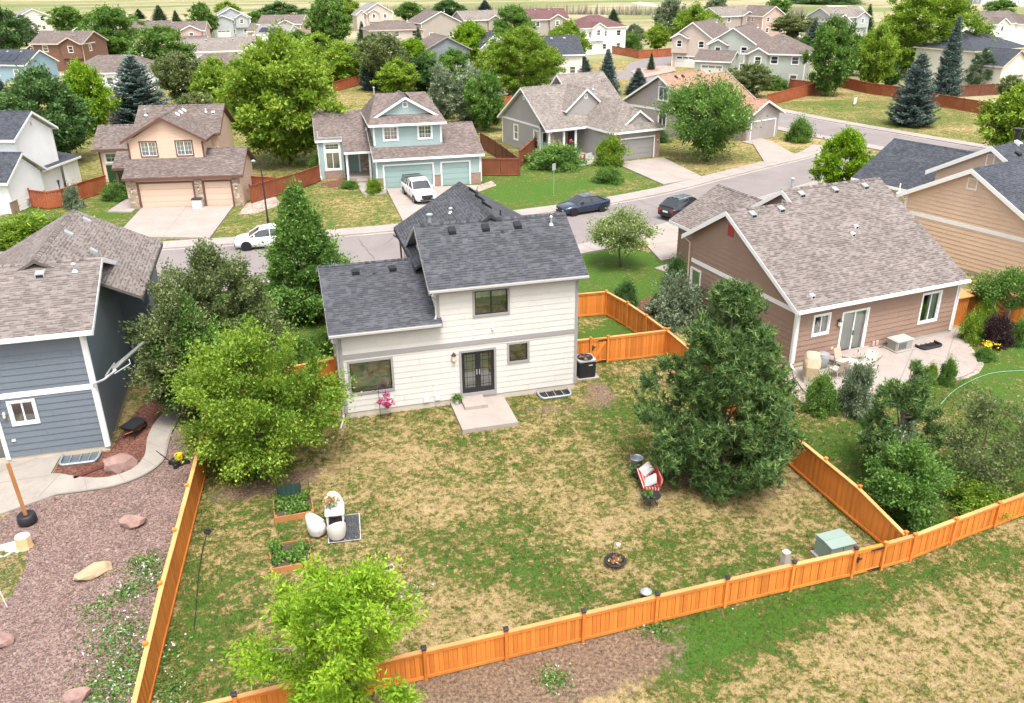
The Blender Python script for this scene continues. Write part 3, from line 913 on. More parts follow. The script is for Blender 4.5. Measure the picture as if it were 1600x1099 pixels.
YARD = [(-6.3, 0.3), (0, 0.3), (11.1, 0.3), (11.1, 2.4), (17.0, 2.3), (17.35, -15.5), (-6.9, -16.6)]
def cover(X, Y):
    """how green (0 straw .. 1 lush) and how bare each spot of ground is"""
    g = np.full(X.shape, 0.33); s = np.zeros(X.shape)
    def zone(poly, val, soil=0.0):
        m = inpoly(X, Y, poly); g[m] = val; s[m] = soil
    zone([(-60, 32), (60, 32), (55, 160), (-80, 160)], 0.50)
    zone([(-12, 31.5), (11, 31.5), (7, 44), (-5, 44)], 0.62)          # lawn before the teal house
    zone([(12, 31), (34, 36), (33, 50), (24, 58), (16, 46)], 0.86)    # lawn before the grey house
    zone([(-30, 31), (-12, 31), (-14, 46), (-30, 56)], 0.80)
    zone([(12, 8.6), (16.8, 8.6), (24, 12), (24.5, 18), (21, 21.6), (11, 21.4)], 1.0)   # front lawn of the cream house
    zone([(11.3, 2.5), (16.9, 2.5), (16.6, 9), (11.3, 9)], 0.95)      # side yard behind the gate
    zone([(-9, 1), (-0.1, 1), (-0.1, 21), (-9, 21)], 0.92)            # strip left of the cream house
    zone([(17.4, -15.6), (40, -12), (45, 3), (22, -1), (17.4, 2.4)], 0.93)               # neighbour's back lawn
    zone(YARD, 0.40)
    zone([(-30, -28), (60, -28), (60, -8), (17.5, -15.7), (-6.9, -16.7)], 0.24)          # open space in front
    zone([(62, 40), (90, 40), (92, 80), (68, 84)], 0.55)
    def blob(x, y, rx, ry, dv, ds=0.0, rot=0.0):
        c, q = math.cos(rot), math.sin(rot)
        dx, dy = (X - x) * c + (Y - y) * q, -(X - x) * q + (Y - y) * c
        w = np.exp(-((dx / rx) ** 2 + (dy / ry) ** 2))
        np.add(g, dv * w, out=g); np.add(s, ds * w, out=s)
    B = [  # pixel-surveyed patches of the lawns
        ((5.07, -10.32), 1.6, 1.2, .26), ((3.95, -11.91), 1.6, 1.1, .22), ((2.67, -10.43), 1.4, .9, .16), ((5.55, -12.00), .9, .8, .2), ((-2.38, -12.78), 2.5, 2.5, .16), ((12.12, -2.56), 1.8, 2.0, .40), ((11.50, -6.00), 1.2, 1.5, .3), ((8.68, -1.57), 1.2, .7, .25),
        ((4.62, -3.47), 1.0, .6, .35), ((-5.96, -11.46), 1.4, 2.6, .26), ((-5.28, -13.43), 1.4, 1.4, .3), ((-3.51, -6.62), 2.0, 2.5, .20), ((5.46, -13.04), 1.5, 1.2, .28),
        ((10.15, -12.55), 1.2, .8, .30), ((10.86, -14.57), 1.8, .5, .34), ((13.02, -13.74), 1.0, .6, .25), ((16.75, -12.39), 1.4, .7, .2), ((5.68, -14.43), 1.4, .8, .2),
        ((8.00, -9.01), 1.8, 1.2, -.18), ((14.89, -11.43), 2.0, 1.6, -.22), ((1.71, -4.28), 2.4, 1.6, -.20), ((0.78, -13.67), 2.0, 1.2, -.26), ((11.56, -10.03), 1.6, 1.2, -.16),
        ((8.45, -11.28), 1.4, 1.0, -.14), ((3.22, -7.65), 2.0, 1.2, -.14), ((18.52, -10.61), 1.0, 1.0, -.25), ((3.14, -14.34), 2.2, .9, -.18), ((8.17, -13.81), 1.4, .7, -.15),
        ((8.07, -18.00), 1.1, 1.4, .75), ((11.75, -16.77), 3.2, 1.1, .72), ((14.79, -16.75), 2.6, .9, .55), ((9.90, -17.70), 1.6, 1.0, .4), ((20.93, -16.36), 2.0, .9, .55), ((9.28, -17.25), 1.5, .8, .5), ((18.12, -16.28), 1.5, .5, .3),
        ((14.55, -19.28), 3.0, 1.5, -.05), ((4.47, -17.50), .5, .4, .6),
        ((4.54, 39.15), 3.0, 2.5, -.22), ((6.15, 34.26), 2.5, 1.0, -.2), ((-1.28, 45.85), 2.5, 2.0, .30), ((5.02, 43.90), 2.0, 1.0, .2),
        ((25.93, 37.40), 3.5, 1.2, -.50), ((26.27, 45.72), 3.0, 1.2, -.25), ((31.34, 39.73), 3.0, 1.0, -.35), ((21.44, 38.79), 5.0, 3.0, .35),
        ((22.64, -5.60), 3.0, 1.4, -.35), ((21.50, -5.28), 2.0, 1.0, -.2), ((26.43, -7.34), 2.5, 1.2, -.28), ((23.76, -8.97), 3.0, 2.0, -.15),
        ((14.58, 7.74), 1.0, .8, -.6), ((78.47, 61.42), 6.0, 3.0, .25), ((83.45, 54.62), 6.0, 2.0, -.4), ((77.40, 76.83), 6.0, 4.0, .25), ((72.17, 75.30), 5, 3, -.1),
        ((55.08, 52.57), 5.0, 3.0, -.45), ((43.54, 43.44), 3, 2, -.4), ((-22.55, 47.49), 3, 1.5, .35), ((-19.50, 46.56), 1.2, 3.0, -.5),
        ((11.40, 106.50), 6, 8, -.15), ((81.33, 153.89), 8, 5, -.2), ((-19.25, 51.44), 4, 2, .2)]
    for (p, rx, ry, dv) in B: blob(p[0], p[1], rx, ry, dv)
    S = [((3.94, -17.35), 4.2, 1.5, .75), ((1.69, -17.22), 3.0, 1.3, .75), ((6.26, -16.95), 2.5, 1.2, .6), ((-1.97, -4.26), 2.0, .9, .55), ((-4.23, -5.06), 2.2, .8, .55), ((9.26, -1.74), 2.3, .8, .55),
         ((12.01, -1.18), .9, 1.4, .6), ((12.49, -8.64), 1.6, .8, .5), ((14.37, -9.91), 2.6, 1.0, .5), ((0.26, -2.78), 1.0, .5, .4), ((16.31, -10.93), 1.2, .8, .35), ((11.71, -5.50), .6, .5, .3),
         ((17.58, -18.41), 2.4, 1.0, .15), ((23.38, -12.72), .7, .6, .7), ((-3.99, -4.66), 1.2, .6, .4), ((21.85, -2.60), 1.0, 1.4, .5), ((12.22, -0.17), .5, .9, .4), ((22.77, 41.03), 1, .6, .2), ((-1.18, 61.02), 3, 2, .4)]
    for (p, rx, ry, ds) in S: blob(p[0], p[1], rx, ry, 0, ds)
    return np.clip(g, 0, 1.15), np.clip(s, 0, 1)

FAR = 1800
def ground_sheet():
    xs = np.concatenate([np.arange(-46, -12, 0.8), np.arange(-12, 30, 0.3), np.arange(30, 96, 0.8)])
    ys = np.concatenate([np.arange(-30, -20, 0.5), np.arange(-20, 24, 0.3), np.arange(24, 62, 0.6), np.arange(62, 150, 1.6)])
    X, Y = np.meshgrid(xs, ys)
    nx, ny = len(xs), len(ys)
    g, s = cover(X, Y)
    V = np.stack([X.ravel(), Y.ravel(), np.zeros(X.size)], 1)
    i = np.arange((nx - 1) * (ny - 1)); r, c = i // (nx - 1), i % (nx - 1); a = r * nx + c
    F = np.stack([a, a + 1, a + nx + 1, a + nx], 1)
    me = np_mesh('ground', V, F, 'ground_cover')
    for nm, arr in (('green', g), ('soil', s)):
        at = me.attributes.new(nm, 'FLOAT', 'POINT'); at.data.foreach_set('value', arr.ravel().astype(np.float32))
    tag(obj('ground', me), kind='structure')
    # open fields out to the horizon: a frame of sheets round the surveyed ground, with fairways and mown strips
    x0, x1, y0, y1 = float(xs[0]), float(xs[-1]), float(ys[0]), float(ys[-1])
    mb = MB()
    for q in ((-FAR, x0, -400, FAR), (x1, FAR, -400, FAR), (x0, x1, y1, FAR), (x0, x1, -400, y0)):
        mb.face([(q[0], q[2], -.001), (q[1], q[2], -.001), (q[1], q[3], -.001), (q[0], q[3], -.001)])
    tag(mb.build('field', 'field_cover'), kind='structure')
def fieldmat():
    t = NT('field_cover'); geo = t.new('ShaderNodeNewGeometry')
    mp = t.new('ShaderNodeMapping'); mp.inputs['Scale'].default_value = (.006, .016, 1); mp.inputs['Rotation'].default_value = (0, 0, R(14))
    t.link(geo.outputs['Position'], mp.inputs[0])
    a = t.noise(mp.outputs[0], 1.0, 4, 0.55, 0.6); b = t.noise(geo.outputs['Position'], 0.06, 5, 0.7); d = t.noise(geo.outputs['Position'], 0.7, 3, 0.7)
    k = t.math('ADD', t.math('MULTIPLY', a, 0.8), t.math('MULTIPLY', b, 0.2))
    c = t.ramp(k, [(0.36, (.13, .165, .06)), (0.47, (.19, .195, .085)), (0.53, (.28, .245, .14)), (0.62, (.34, .295, .20))])
    t.color(t.mix(1.0, c, t.ramp(d, [(0.3, .85), (0.7, 1.12)]), 'MULTIPLY')); t.set(0.95, 0, 0.1)
fieldmat()
ground_sheet()

def sheet(name, poly, z, mat, kind='structure', thick=0.0):
    mb = MB()
    if thick: mb.prism(poly, z - thick, z)
    else: mb.face([(x, y, z) for x, y in poly])
    return tag(mb.build(name, mat), kind=kind)

def greened(o, v):
    at = o.data.attributes.new('green', 'FLOAT', 'POINT'); at.data.foreach_set('value', [v] * len(o.data.vertices))

def smooth_line(pts, step=1.5):
    """Catmull-Rom through the points"""
    P = [Vector((*p, 0)) for p in pts]; out = []
    for i in range(len(P) - 1):
        p0, p1, p2, p3 = P[max(i - 1, 0)], P[i], P[i + 1], P[min(i + 2, len(P) - 1)]
        n = max(1, int((p2 - p1).length / step))
        for k in range(n):
            t = k / n
            out.append(0.5 * ((2 * p1) + (-p0 + p2) * t + (2 * p0 - 5 * p1 + 4 * p2 - p3) * t * t + (-p0 + 3 * p1 - 3 * p2 + p3) * t ** 3))
    out.append(P[-1])
    return [(q.x, q.y) for q in out]

def offset_line(pts, d):
    out = []
    for i, p in enumerate(pts):
        a = Vector(pts[max(i - 1, 0)]); b = Vector(pts[min(i + 1, len(pts) - 1)])
        t = (b - a).normalized(); n = Vector((-t.y, t.x))
        out.append((p[0] + n.x * d, p[1] + n.y * d))
    return out

def ribbon(name, left, right, z, mat, thick=0.0):
    mb = MB()
    for i in range(len(left) - 1):
        a, b, c, d = left[i], left[i + 1], right[i + 1], right[i]
        if thick:
            mb.face([(*a, z), (*d, z), (*c, z), (*b, z)])
            mb.face([(*a, z - thick), (*b, z - thick), (*b, z), (*a, z)]); mb.face([(*d, z), (*c, z), (*c, z - thick), (*d, z - thick)][::-1])
        else: mb.face([(*a, z), (*d, z), (*c, z), (*b, z)])
    return tag(mb.build(name, mat), kind='structure')

far_kerb = smooth_line([(-60, 35.5), (-30, 31.6), (-10, 30.1), (0, 29.7), (10, 30.0), (17, 31.1), (24, 32.4), (32, 35.0), (39, 38.4), (46.3, 41.9), (54, 45.6), (58.5, 49.5)])
near_kerb = smooth_line([(-60, 26.6), (-30, 22.6), (-10, 21.3), (0, 21.0), (10, 21.1), (18.5, 21.9), (25, 24.3), (31, 27.0), (38, 30.3), (46, 34.2), (55, 38.6), (62, 40.5)])
n_ = min(len(far_kerb), len(near_kerb))
def resample(line, n):
    L = [0.0]
    for a, b in zip(line[:-1], line[1:]): L.append(L[-1] + math.dist(a, b))
    xs = np.linspace(0, L[-1], n)
    return list(zip(np.interp(xs, L, [p[0] for p in line]).tolist(), np.interp(xs, L, [p[1] for p in line]).tolist()))
fk, nk = resample(far_kerb, 70), resample(near_kerb, 70)
ribbon('street', fk, nk, 0.012, 'asphalt')
# kerb, gutter pan and walk on both sides (raised strips with real steps)
def walk(line, side, w_gut=0.35, w_walk=1.55, name='pavement'):
    a = offset_line(line, side * -w_gut); b = line; c = offset_line(line, side * 0.28); d = offset_line(line, side * (0.28 + w_walk))
    ribbon('gutter_pan', b if side > 0 else a, a if side > 0 else b, 0.02, 'kerb')
    ribbon('kerb', c if side > 0 else b, b if side > 0 else c, 0.115, 'kerb', 0.115)
    ribbon(name, d if side > 0 else c, c if side > 0 else d, 0.11, 'concrete_pale', 0.11)
    # joints across the walk
    mb = MB(); acc = 0
    for i in range(1, len(line)):
        acc += math.dist(line[i], line[i - 1])
        if acc > 2.2:
            acc = 0
            p, q = Vector(b[i]), Vector(d[i]); t = Vector((-(q - p).y, (q - p).x)).normalized() * 0.02
            mb.face([(*(p - t), .1165), (*(p + t), .1165), (*(q + t), .1165), (*(q - t), .1165)])
    if mb.f: tag(mb.build('walk_joints', 'joint'), kind='structure')
walk(resample(far_kerb, 120), 1)
walk(resample(near_kerb, 120), -1)
cs = smooth_line([(76, 24), (71.5, 37), (67.2, 52), (63.5, 68), (62, 84), (64, 104), (69, 124), (78, 143), (94, 156)], 3)
csl, csr = offset_line(cs, 4.3), offset_line(cs, -4.3)
ribbon('street', csl, csr, 0.016, 'asphalt')
walk(csl[:26], 1); walk(csr[:26], -1)
cul = smooth_line([(70, 128), (58, 120), (44, 118)], 3)
ribbon('street', offset_line(cul, 4.5), offset_line(cul, -4.5), 0.020, 'asphalt')
# sealed cracks across the street
mb = MB()
for (p, q) in (((28.45, 33.65), (29.23, 28.66)), ((58.82, 48.16), (73.86, 54.39)), ((3.44, 28.40), (4.05, 23.32)), ((23.48, 30.00), (25.49, 25.94)), ((30.31, 31.66), (33.84, 27.89)), ((5.15, 26.51), (6.09, 28.13)), ((49.40, 40.94), (56.19, 42.09)), ((19.64, 27.73), (19.46, 24.08))):
    p, q = Vector(p), Vector(q); t = Vector((-(q - p).y, (q - p).x)).normalized() * 0.035
    k = 7
    for i in range(k):
        a, b = p.lerp(q, i / k) + t * math.sin(i * 2.3) * 2, p.lerp(q, (i + 1) / k) + t * math.sin((i + 1) * 2.3) * 2
        mb.face([(*(a - t), .0215), (*(b - t), .0215), (*(b + t), .0215), (*(a + t), .0215)])
tag(mb.build('crack_seal', 'crack_seal'), kind='structure')

def drive(name, poly, z=0.125, mat='concrete', joints=()):
    o = sheet(name, poly, z, mat, thick=z + 0.02)
    if joints:
        mb = MB()
        for (p, q) in joints:
            p, q = Vector(p), Vector(q); t = Vector((-(q - p).y, (q - p).x)).normalized() * 0.022
            mb.face([(*(p - t), z + .004), (*(q - t), z + .004), (*(q + t), z + .004), (*(p + t), z + .004)])
        mb.build('drive_joint', 'joint', o)
    return o
drive('driveway', [(-13.69, 43.16), (-6.03, 41.60), (-7.53, 31.90), (-14.65, 34.42)], joints=[((-9.95, 42.46), (-11.04, 33.32)), ((-14.06, 39.41), (-6.67, 37.15))])
drive('driveway', [(7.63, 43.87), (16.22, 42.80), (11.78, 31.11), (7.43, 31.45)], joints=[((12.01, 43.30), (9.48, 31.22)), ((7.71, 37.71), (13.77, 36.76))])
drive('driveway', [(32.12, 48.38), (38.04, 49.25), (37.82, 39.41), (32.89, 37.87)], joints=[((35.17, 48.77), (35.35, 38.76)), ((33.06, 42.98), (37.90, 44.25))])
drive('driveway', [(23.2, 16.9), (31.6, 18.3), (30.6, 27.0), (24.2, 24.1)], joints=[((27.2, 17.5), (27.2, 25.5)), ((23.4, 20.4), (31, 21.6))])
drive('driveway', [(53.24, 58.35), (53.97, 54.18), (51.92, 45.18), (46.72, 43.09)])
drive('driveway', [(6.0, 10.2), (11.2, 10.2), (11.4, 21.6), (5.8, 21.4)])
drive('driveway', [(-17, 12), (-9, 12.2), (-9.4, 21.6), (-17, 21.8)])
drive('path', [(-16.44, 42.89), (-15.25, 48.15), (-14.10, 43.51), (-14.38, 42.04)], 0.10, 'concrete_pale')
drive('path', [(5.34, 43.03), (7.63, 43.87), (7.43, 42.38), (6.69, 42.10), (5.43, 42.24)], 0.10, 'concrete_pale')
drive('path', [(5.16, 47.08), (6.11, 47.34), (6.27, 42.48), (5.31, 42.78)], 0.06, 'concrete_pale')
drive('path', [(22.17, 15.68), (23.35, 16.19), (23.70, 15.50), (22.72, 14.40)], 0.06, 'concrete_pale')
drive('path', [(50.60, 54.85), (53.68, 57.31), (54.11, 53.72), (51.17, 51.80)], 0.10, 'concrete_pale')

# rock-mulch garden of the slate-blue house, its curved walk and patio
LBED = [(-13.30, -4.35), (-12.31, -2.76), (-10.91, -2.78), (-9.21, -3.03), (-8.10, -1.99), (-7.63, 0.64), (-7.15, 3.00), (-6.58, 2.19), (-6.15, -3.6), (-6.75, -11.0), (-7.05, -16.6), (-8.0, -22), (-20, -22), (-20, -6)]
sheet('rock_bed', LBED, 0.012, 'rock_mulch')
greened(sheet('lawn_patch', [(-12.90, -6.01), (-12.05, -6.44), (-11.67, -7.41), (-11.74, -9.19), (-12.03, -9.59)], 0.017, 'ground_cover'), .5)
walk_in = smooth_line([(-11.72, -1.57), (-10.92, -2.05), (-9.90, -2.39), (-8.97, -2.05), (-8.56, -1.01), (-8.62, 0.46), (-8.49, 1.79), (-8.18, 2.78), (-7.95, 3.77)], 0.35)
walk_out = smooth_line([(-11.64, -3.23), (-10.59, -3.25), (-9.42, -3.20), (-8.40, -2.67), (-7.73, -1.68), (-7.66, -0.22), (-7.60, 0.93), (-7.40, 1.92), (-7.26, 3.04)], 0.35)
wi, wo = resample(walk_in, 40), resample(walk_out, 40)
ribbon('curved_walk', wi, wo, 0.07, 'concrete_old', 0.09)
mb = MB()
for i in range(5, 40, 6):
    p, q = Vector(wi[i]), Vector(wo[i]); t = Vector((-(q - p).y, (q - p).x)).normalized() * 0.012
    mb.face([(*(p - t), .074), (*(p + t), .074), (*(q + t), .074), (*(q - t), .074)])
tag(mb.build('walk_joints', 'joint'), kind='structure')
ribbon('edging', wo, offset_line(wo, 0.09), 0.075, 'joint', 0.075)
drive('patio', [(-15.20, 0.46), (-13.61, 0.27), (-12.00, -0.08), (-12.11, -1.46), (-11.72, -1.57), (-11.64, -3.23), (-12.57, -3.69), (-13.37, -4.07), (-14.54, -4.54)], 0.071, 'concrete_old', joints=[((-14.41, -1.68), (-11.96, -1.60)), ((-12.21, -3.25), (-11.72, -1.57)), ((-14.17, -0.76), (-12.89, 0.01))])
sheet('mulch_bed', [(-12.06, -1.47), (-11.95, -0.09), (-10.05, -0.15), (-9.62, 2.74), (-8.96, 4.89), (-8.08, 3.95), (-8.49, 1.79), (-8.62, 0.46), (-8.56, -1.01), (-8.97, -2.05), (-9.90, -2.39), (-10.92, -2.05)], 0.016, 'bark_mulch')
# patio of the mocha house: a wide rounded slab with a stone edging
BP = [(22.38, -1.08), (33.14, 0.61), (34.38, 1.31), (33.46, -0.86), (32.52, -1.56), (32.26, -2.50), (31.66, -3.31), (30.84, -3.93), (30.01, -4.23), (29.28, -4.32), (28.29, -4.25), (27.25, -4.17), (25.23, -5.15), (23.64, -5.63), (22.21, -5.48), (21.44, -4.86), (21.54, -3.38), (21.87, -2.01)]
drive('patio', BP, 0.09, 'concrete', joints=[((29.23, 0.11), (31.24, -3.02)), ((30.38, -0.23), (25.90, -4.50)), ((26.40, -0.79), (23.80, -4.94)), ((34.38, 1.31), (28.94, -3.92))])
_c = Vector((sum(p[0] for p in BP) / len(BP), sum(p[1] for p in BP) / len(BP)))
sheet('rock_bed', [tuple(_c + (Vector(p) - _c) * 1.10) for p in BP[3:]] + [BP[0], BP[1], BP[2]], 0.010, 'river_rock')
sheet('rock_bed', [(-24.50, 50.51), (-22.01, 54.44), (-21.35, 52.09), (-23.39, 46.60), (-25.10, 44.25), (-25.79, 47.11)], 0.02, 'concrete_pale')
sheet('rock_bed', [(-4.91, 42.53), (-2.57, 44.72), (-1.96, 41.15), (-4.13, 38.68), (-5.59, 38.70)], 0.02, 'river_rock')
sheet('rock_bed', [(15.81, 42.66), (17.89, 44.51), (17.90, 42.55), (15.70, 40.58)], 0.02, 'river_rock')
sheet('mulch_bed', [(1.61, 48.19), (4.71, 50.09), (4.92, 47.71), (2.85, 46.16)], 0.02, 'bark_mulch')
sheet('rock_bed', [(66.90, 128.38), (80.99, 138.89), (75.23, 125.36), (63.70, 116.02)], 0.13, 'river_rock')
sheet('mulch_bed', [(70.05, 129.69), (74.60, 133.11), (72.43, 126.38), (67.85, 123.32)], 0.135, 'stone_red')
sheet('mulch_bed', [(32.68, -0.90), (34.97, 0.27), (37.91, 0.18), (35.95, -1.86), (33.68, -1.64)], 0.014, 'bark_mulch')
sheet('mulch_bed', [(17.49, 9.54), (18.84, 10.27), (21.07, 11.40), (21.67, 9.43), (19.04, 6.94)], 0.014, 'bark_mulch')

# ---------------------------------------------------------------- trees and shrubs
def unit(a): return a / (np.linalg.norm(a, axis=1, keepdims=True) + 1e-9)

def leaves(rg, c, dirv, length, width, up=0.35, fold=0.25, tri=False):
    """diamond leaves at points c, pointing along dirv"""
    n = len(c)
    d = unit(dirv)
    nr = unit(rg.normal(size=(n, 3)) + np.array([0, 0, up * 3]))
    sd = unit(np.cross(d, nr)); nr = np.cross(sd, d)
    L = (length * rg.uniform(.5, 1.5, n))[:, None]; W = (width * rg.uniform(.75, 1.25, n))[:, None]
    base = c; tip = c + d * L
    m1 = c + d * L * .45 + sd * W * .5 + nr * W * fold; m2 = c + d * L * .45 - sd * W * .5 + nr * W * fold
    V = np.stack([base, m1, tip, m2], 1).reshape(-1, 3)
    i = np.arange(n)[:, None] * 4
    return V, np.concatenate([i, i + 1, i + 2, i + 3], 1)

def needles(rg, c, dirv, length, width):
    n = len(c); d = unit(dirv); sd = unit(np.cross(d, rg.normal(size=(n, 3))))
    L = (length * rg.uniform(.7, 1.25, n))[:, None]
    V = np.stack([c - sd * width / 2, c + sd * width / 2, c + d * L], 1).reshape(-1, 3)
    i = np.arange(n)[:, None] * 3
    return V, np.concatenate([i, i + 1, i + 2], 1)

PROF = dict(
    round=lambda t: np.sqrt(np.clip(1 - (2 * t - 1) ** 2, 0, 1)),
    oval=lambda t: np.clip(np.sin(PI * np.clip(t, 0, 1) ** .8), 0, 1) ** .75,
    pyramid=lambda t: np.clip(np.where(t < .22, .55 + t / .22 * .45, (1 - (t - .22) / .78) ** .8), 0.0, 1),
    vase=lambda t: np.clip(np.sin(PI * np.clip(t, 0, 1) ** 1.5), 0, 1) ** .7,
    dome=lambda t: np.sqrt(np.clip(1 - t ** 2.2, 0, 1)),
    column=lambda t: np.clip(np.minimum(1, t / .12) * np.sqrt(np.clip(1 - t ** 3, 0, 1)), 0, 1))

def broadleaf(name, seed, h, r, base, shape, nclump, nleaf, leaf, mat, bark='bark', spread=.17, lump=.28, limbs=26, stems=1, gap=.30, wisp=0.0, trunk_r=None, hang=0.0, outer=.35, lw=.62):
    """returns (trunk mesh, crown mesh): clumps of leaves carried by limbs that leave a tapering stem"""
    rg = np.random.default_rng(seed)
    hc = h - base
    ph = rg.uniform(0, 2 * PI, 8)
    C, T = [], []
    while len(C) < nclump:
        t = rg.uniform(0, 1); an = rg.uniform(0, 2 * PI); q = math.sqrt(rg.uniform(outer ** 2, 1))
        lm = 1 + lump * (math.sin(3 * an + ph[0] + 4 * t) * .5 + math.sin(5 * an + ph[1] - 7 * t) * .3 + math.sin(2 * an + ph[2] + 9 * t) * .4)
        if math.sin(4 * an + ph[3] + 6 * t) * math.sin(3 * an - 8 * t + ph[4]) > 1 - gap and q > .6: continue
        rr = r * float(PROF[shape](np.array(t))) * lm * q
        if rg.uniform() > .25 + .75 * float(PROF[shape](np.array(t))): continue
        C.append((rr * math.cos(an), rr * math.sin(an), base + hc * t * (.96 + .08 * lm))); T.append(t)
    C = np.array(C)
    # stems and limbs
    tb = MB(); tr = trunk_r or (0.018 * h + 0.03)
    top = base + hc * .72
    bend = rg.normal(0, .03 * h, 2)
    def stem(z): f = z / top; return Vector((bend[0] * math.sin(f * 2.2), bend[1] * math.sin(f * 1.7), z))
    samples = []
    for sidx in range(stems):
        off = Vector((0, 0, 0)) if stems == 1 else Vector((math.cos(sidx * 2.4), math.sin(sidx * 2.4), 0)) * tr * 1.5
        lean = Vector((0, 0, 0)) if stems == 1 else off * 8
        pts = [stem(top * k / 6) + off + lean * (k / 6) ** 1.5 for k in range(7)]
        pts[0].z = -0.1
        tb.tube(pts, [tr * (1.25 if k == 0 else 1 - .8 * k / 6) / (1 if stems == 1 else 1.5) for k in range(7)], 7)
        samples += [(p, tr * (1 - .8 * k / 6)) for k, p in enumerate(pts) if k > 0]
    idx = rg.permutation(len(C))
    for j, ci in enumerate(idx):
        c = Vector(C[ci])
        if j < limbs:
            cand = [(p, q) for p, q in samples if p.z < c.z - .1] or samples[:2]
            p, q = min(cand, key=lambda e: (e[0] - c).length + abs((c.z - e[0].z) - .6 * math.hypot(c.x - e[0].x, c.y - e[0].y)) * .6)
            md = p.lerp(c, .55) + Vector((0, 0, .12 * (c - p).length)); m1 = p.lerp(md, .5) + Vector(rg.normal(0, .03, 3)) * (c - p).length
            rad = min(q * .55, .012 * (c - p).length + .02)
            P = [p, m1, md, c]
            tb.tube(P, [rad, rad * .8, rad * .55, rad * .2], 5, caps=False)
            samples += [(m1, rad * .8), (md, rad * .55), (p.lerp(c, .8), rad * .35)]
        elif j < limbs * 4:
            p, q = min(samples, key=lambda e: (e[0] - c).length)
            tb.tube([p, p.lerp(c, .5) + Vector((0, 0, .05)), c], [max(.008, q * .4), .008, .004], 3, caps=False)
    # leaves
    n = nclump * nleaf
    ci = np.repeat(np.arange(nclump), nleaf)
    sp = spread * r * rg.uniform(.65, 1.35, nclump)
    offv = rg.normal(size=(n, 3)); offv = unit(offv) * (rg.uniform(0, 1, n) ** .5)[:, None]
    P = C[ci] + offv * sp[ci][:, None] * np.array([1.15, 1.15, .85])
    if wisp:   # a few shoots that break the outline
        k = rg.uniform(size=n) < wisp
        P[k] += unit(C[ci][k] - np.array([0, 0, base + hc * .35])) * (rg.uniform(0, 1, k.sum()) * spread * r * 1.9)[:, None]
    P[:, 2] = np.maximum(P[:, 2], 0.05)
    out = unit(P - np.array([0, 0, base + hc * .4]))
    D = out * .7 + rg.normal(size=(n, 3)) * .7 + offv * .5; D[:, 2] += .1 - hang
    V, F = leaves(rg, P, D, leaf, leaf * lw)
    tint = np.clip(rg.normal(.5, .22, n) + (rg.normal(0, .19, nclump))[ci], 0, 1)
    return tb.mesh('trunk', bark, True), np_mesh('crown', V, F, mat, tint)

def spruce(name, seed, h, r, mat, base=.25, dens=1.0, droop=.35, bark='bark', spray=.26, irregular=.15, power=.85):
    """whorls of branches set with needle sprays"""
    rg = np.random.default_rng(seed)
    tb = MB(); tr = .016 * h + .04
    tb.tube([(0, 0, -.1), (0, 0, h * .5), (0, 0, h * .98)], [tr, tr * .55, .01], 6)
    PC, PD = [], []
    z = base
    step = .30 * (h / 9) ** .3 / dens
    k = 0
    while z < h * .985:
        f = 1 - (z - base) / (h - base)
        L0 = r * (f ** power) * (1 if f < .93 else 1 - (f - .93) * 4)
        nb = max(5, int((6 + 7 * f) * dens))
        for j in range(nb):
            an = 2 * PI * (j + rg.uniform(-.35, .35)) / nb + k * 2.4
            L = max(.12, L0 * rg.uniform(1 - irregular * 1.6, 1 + irregular))
            up0 = rg.uniform(-.05, .25) * (1.2 - f) - droop * f * .45
            ns = max(3, int(L / (.13 / dens) * 1.2))
            s = (np.arange(ns) + rg.uniform(.2, .9, ns)) / ns
            s = s[s > .12]
            dx, dy = math.cos(an), math.sin(an)
            x = L * s; zz = up0 * L * s + .22 * L * s ** 3 - droop * .25 * L * s * (1 - s)
            pos = np.stack([dx * x, dy * x, z + zz], 1)
            if L > .8: tb.tube([(0, 0, z), (dx * L * .5, dy * L * .5, z + up0 * L * .5), (dx * L * .93, dy * L * .93, z + up0 * L + .16 * L)], [.02 + .006 * L, .014, .004], 3, caps=False)
            for side in (-1, 0, 1, -1, 1):
                w = np.array([-dy, dx, 0]) * side
                d = np.array([dx, dy, .15]) * (.55 if side else 1.0) + w * .9
                tw = rg.uniform(0, .45, len(s)) * L * (1 - s * .8) * .5 * abs(side)
                q = pos + w * tw[:, None] + rg.normal(0, .02, pos.shape)
                q[:, 2] -= tw * .12
                PC.append(q); PD.append(np.tile(d, (len(s), 1)) + rg.normal(0, .25, pos.shape))
        z += step * rg.uniform(.8, 1.2); k += 1
    PC.append(np.stack([np.zeros(8), np.zeros(8), np.linspace(h * .93, h, 8)], 1)); PD.append(np.tile([0, 0, 1.0], (8, 1)) + rg.normal(0, .3, (8, 3)))
    P, D = np.concatenate(PC), np.concatenate(PD)
    V, F = leaves(rg, P, D, spray, spray * .34, up=.8, fold=.05)
    tint = np.clip(rg.normal(.5, .2, len(P)), 0, 1)
    return tb.mesh('trunk', bark, True), np_mesh('crown', V, F, mat, tint)

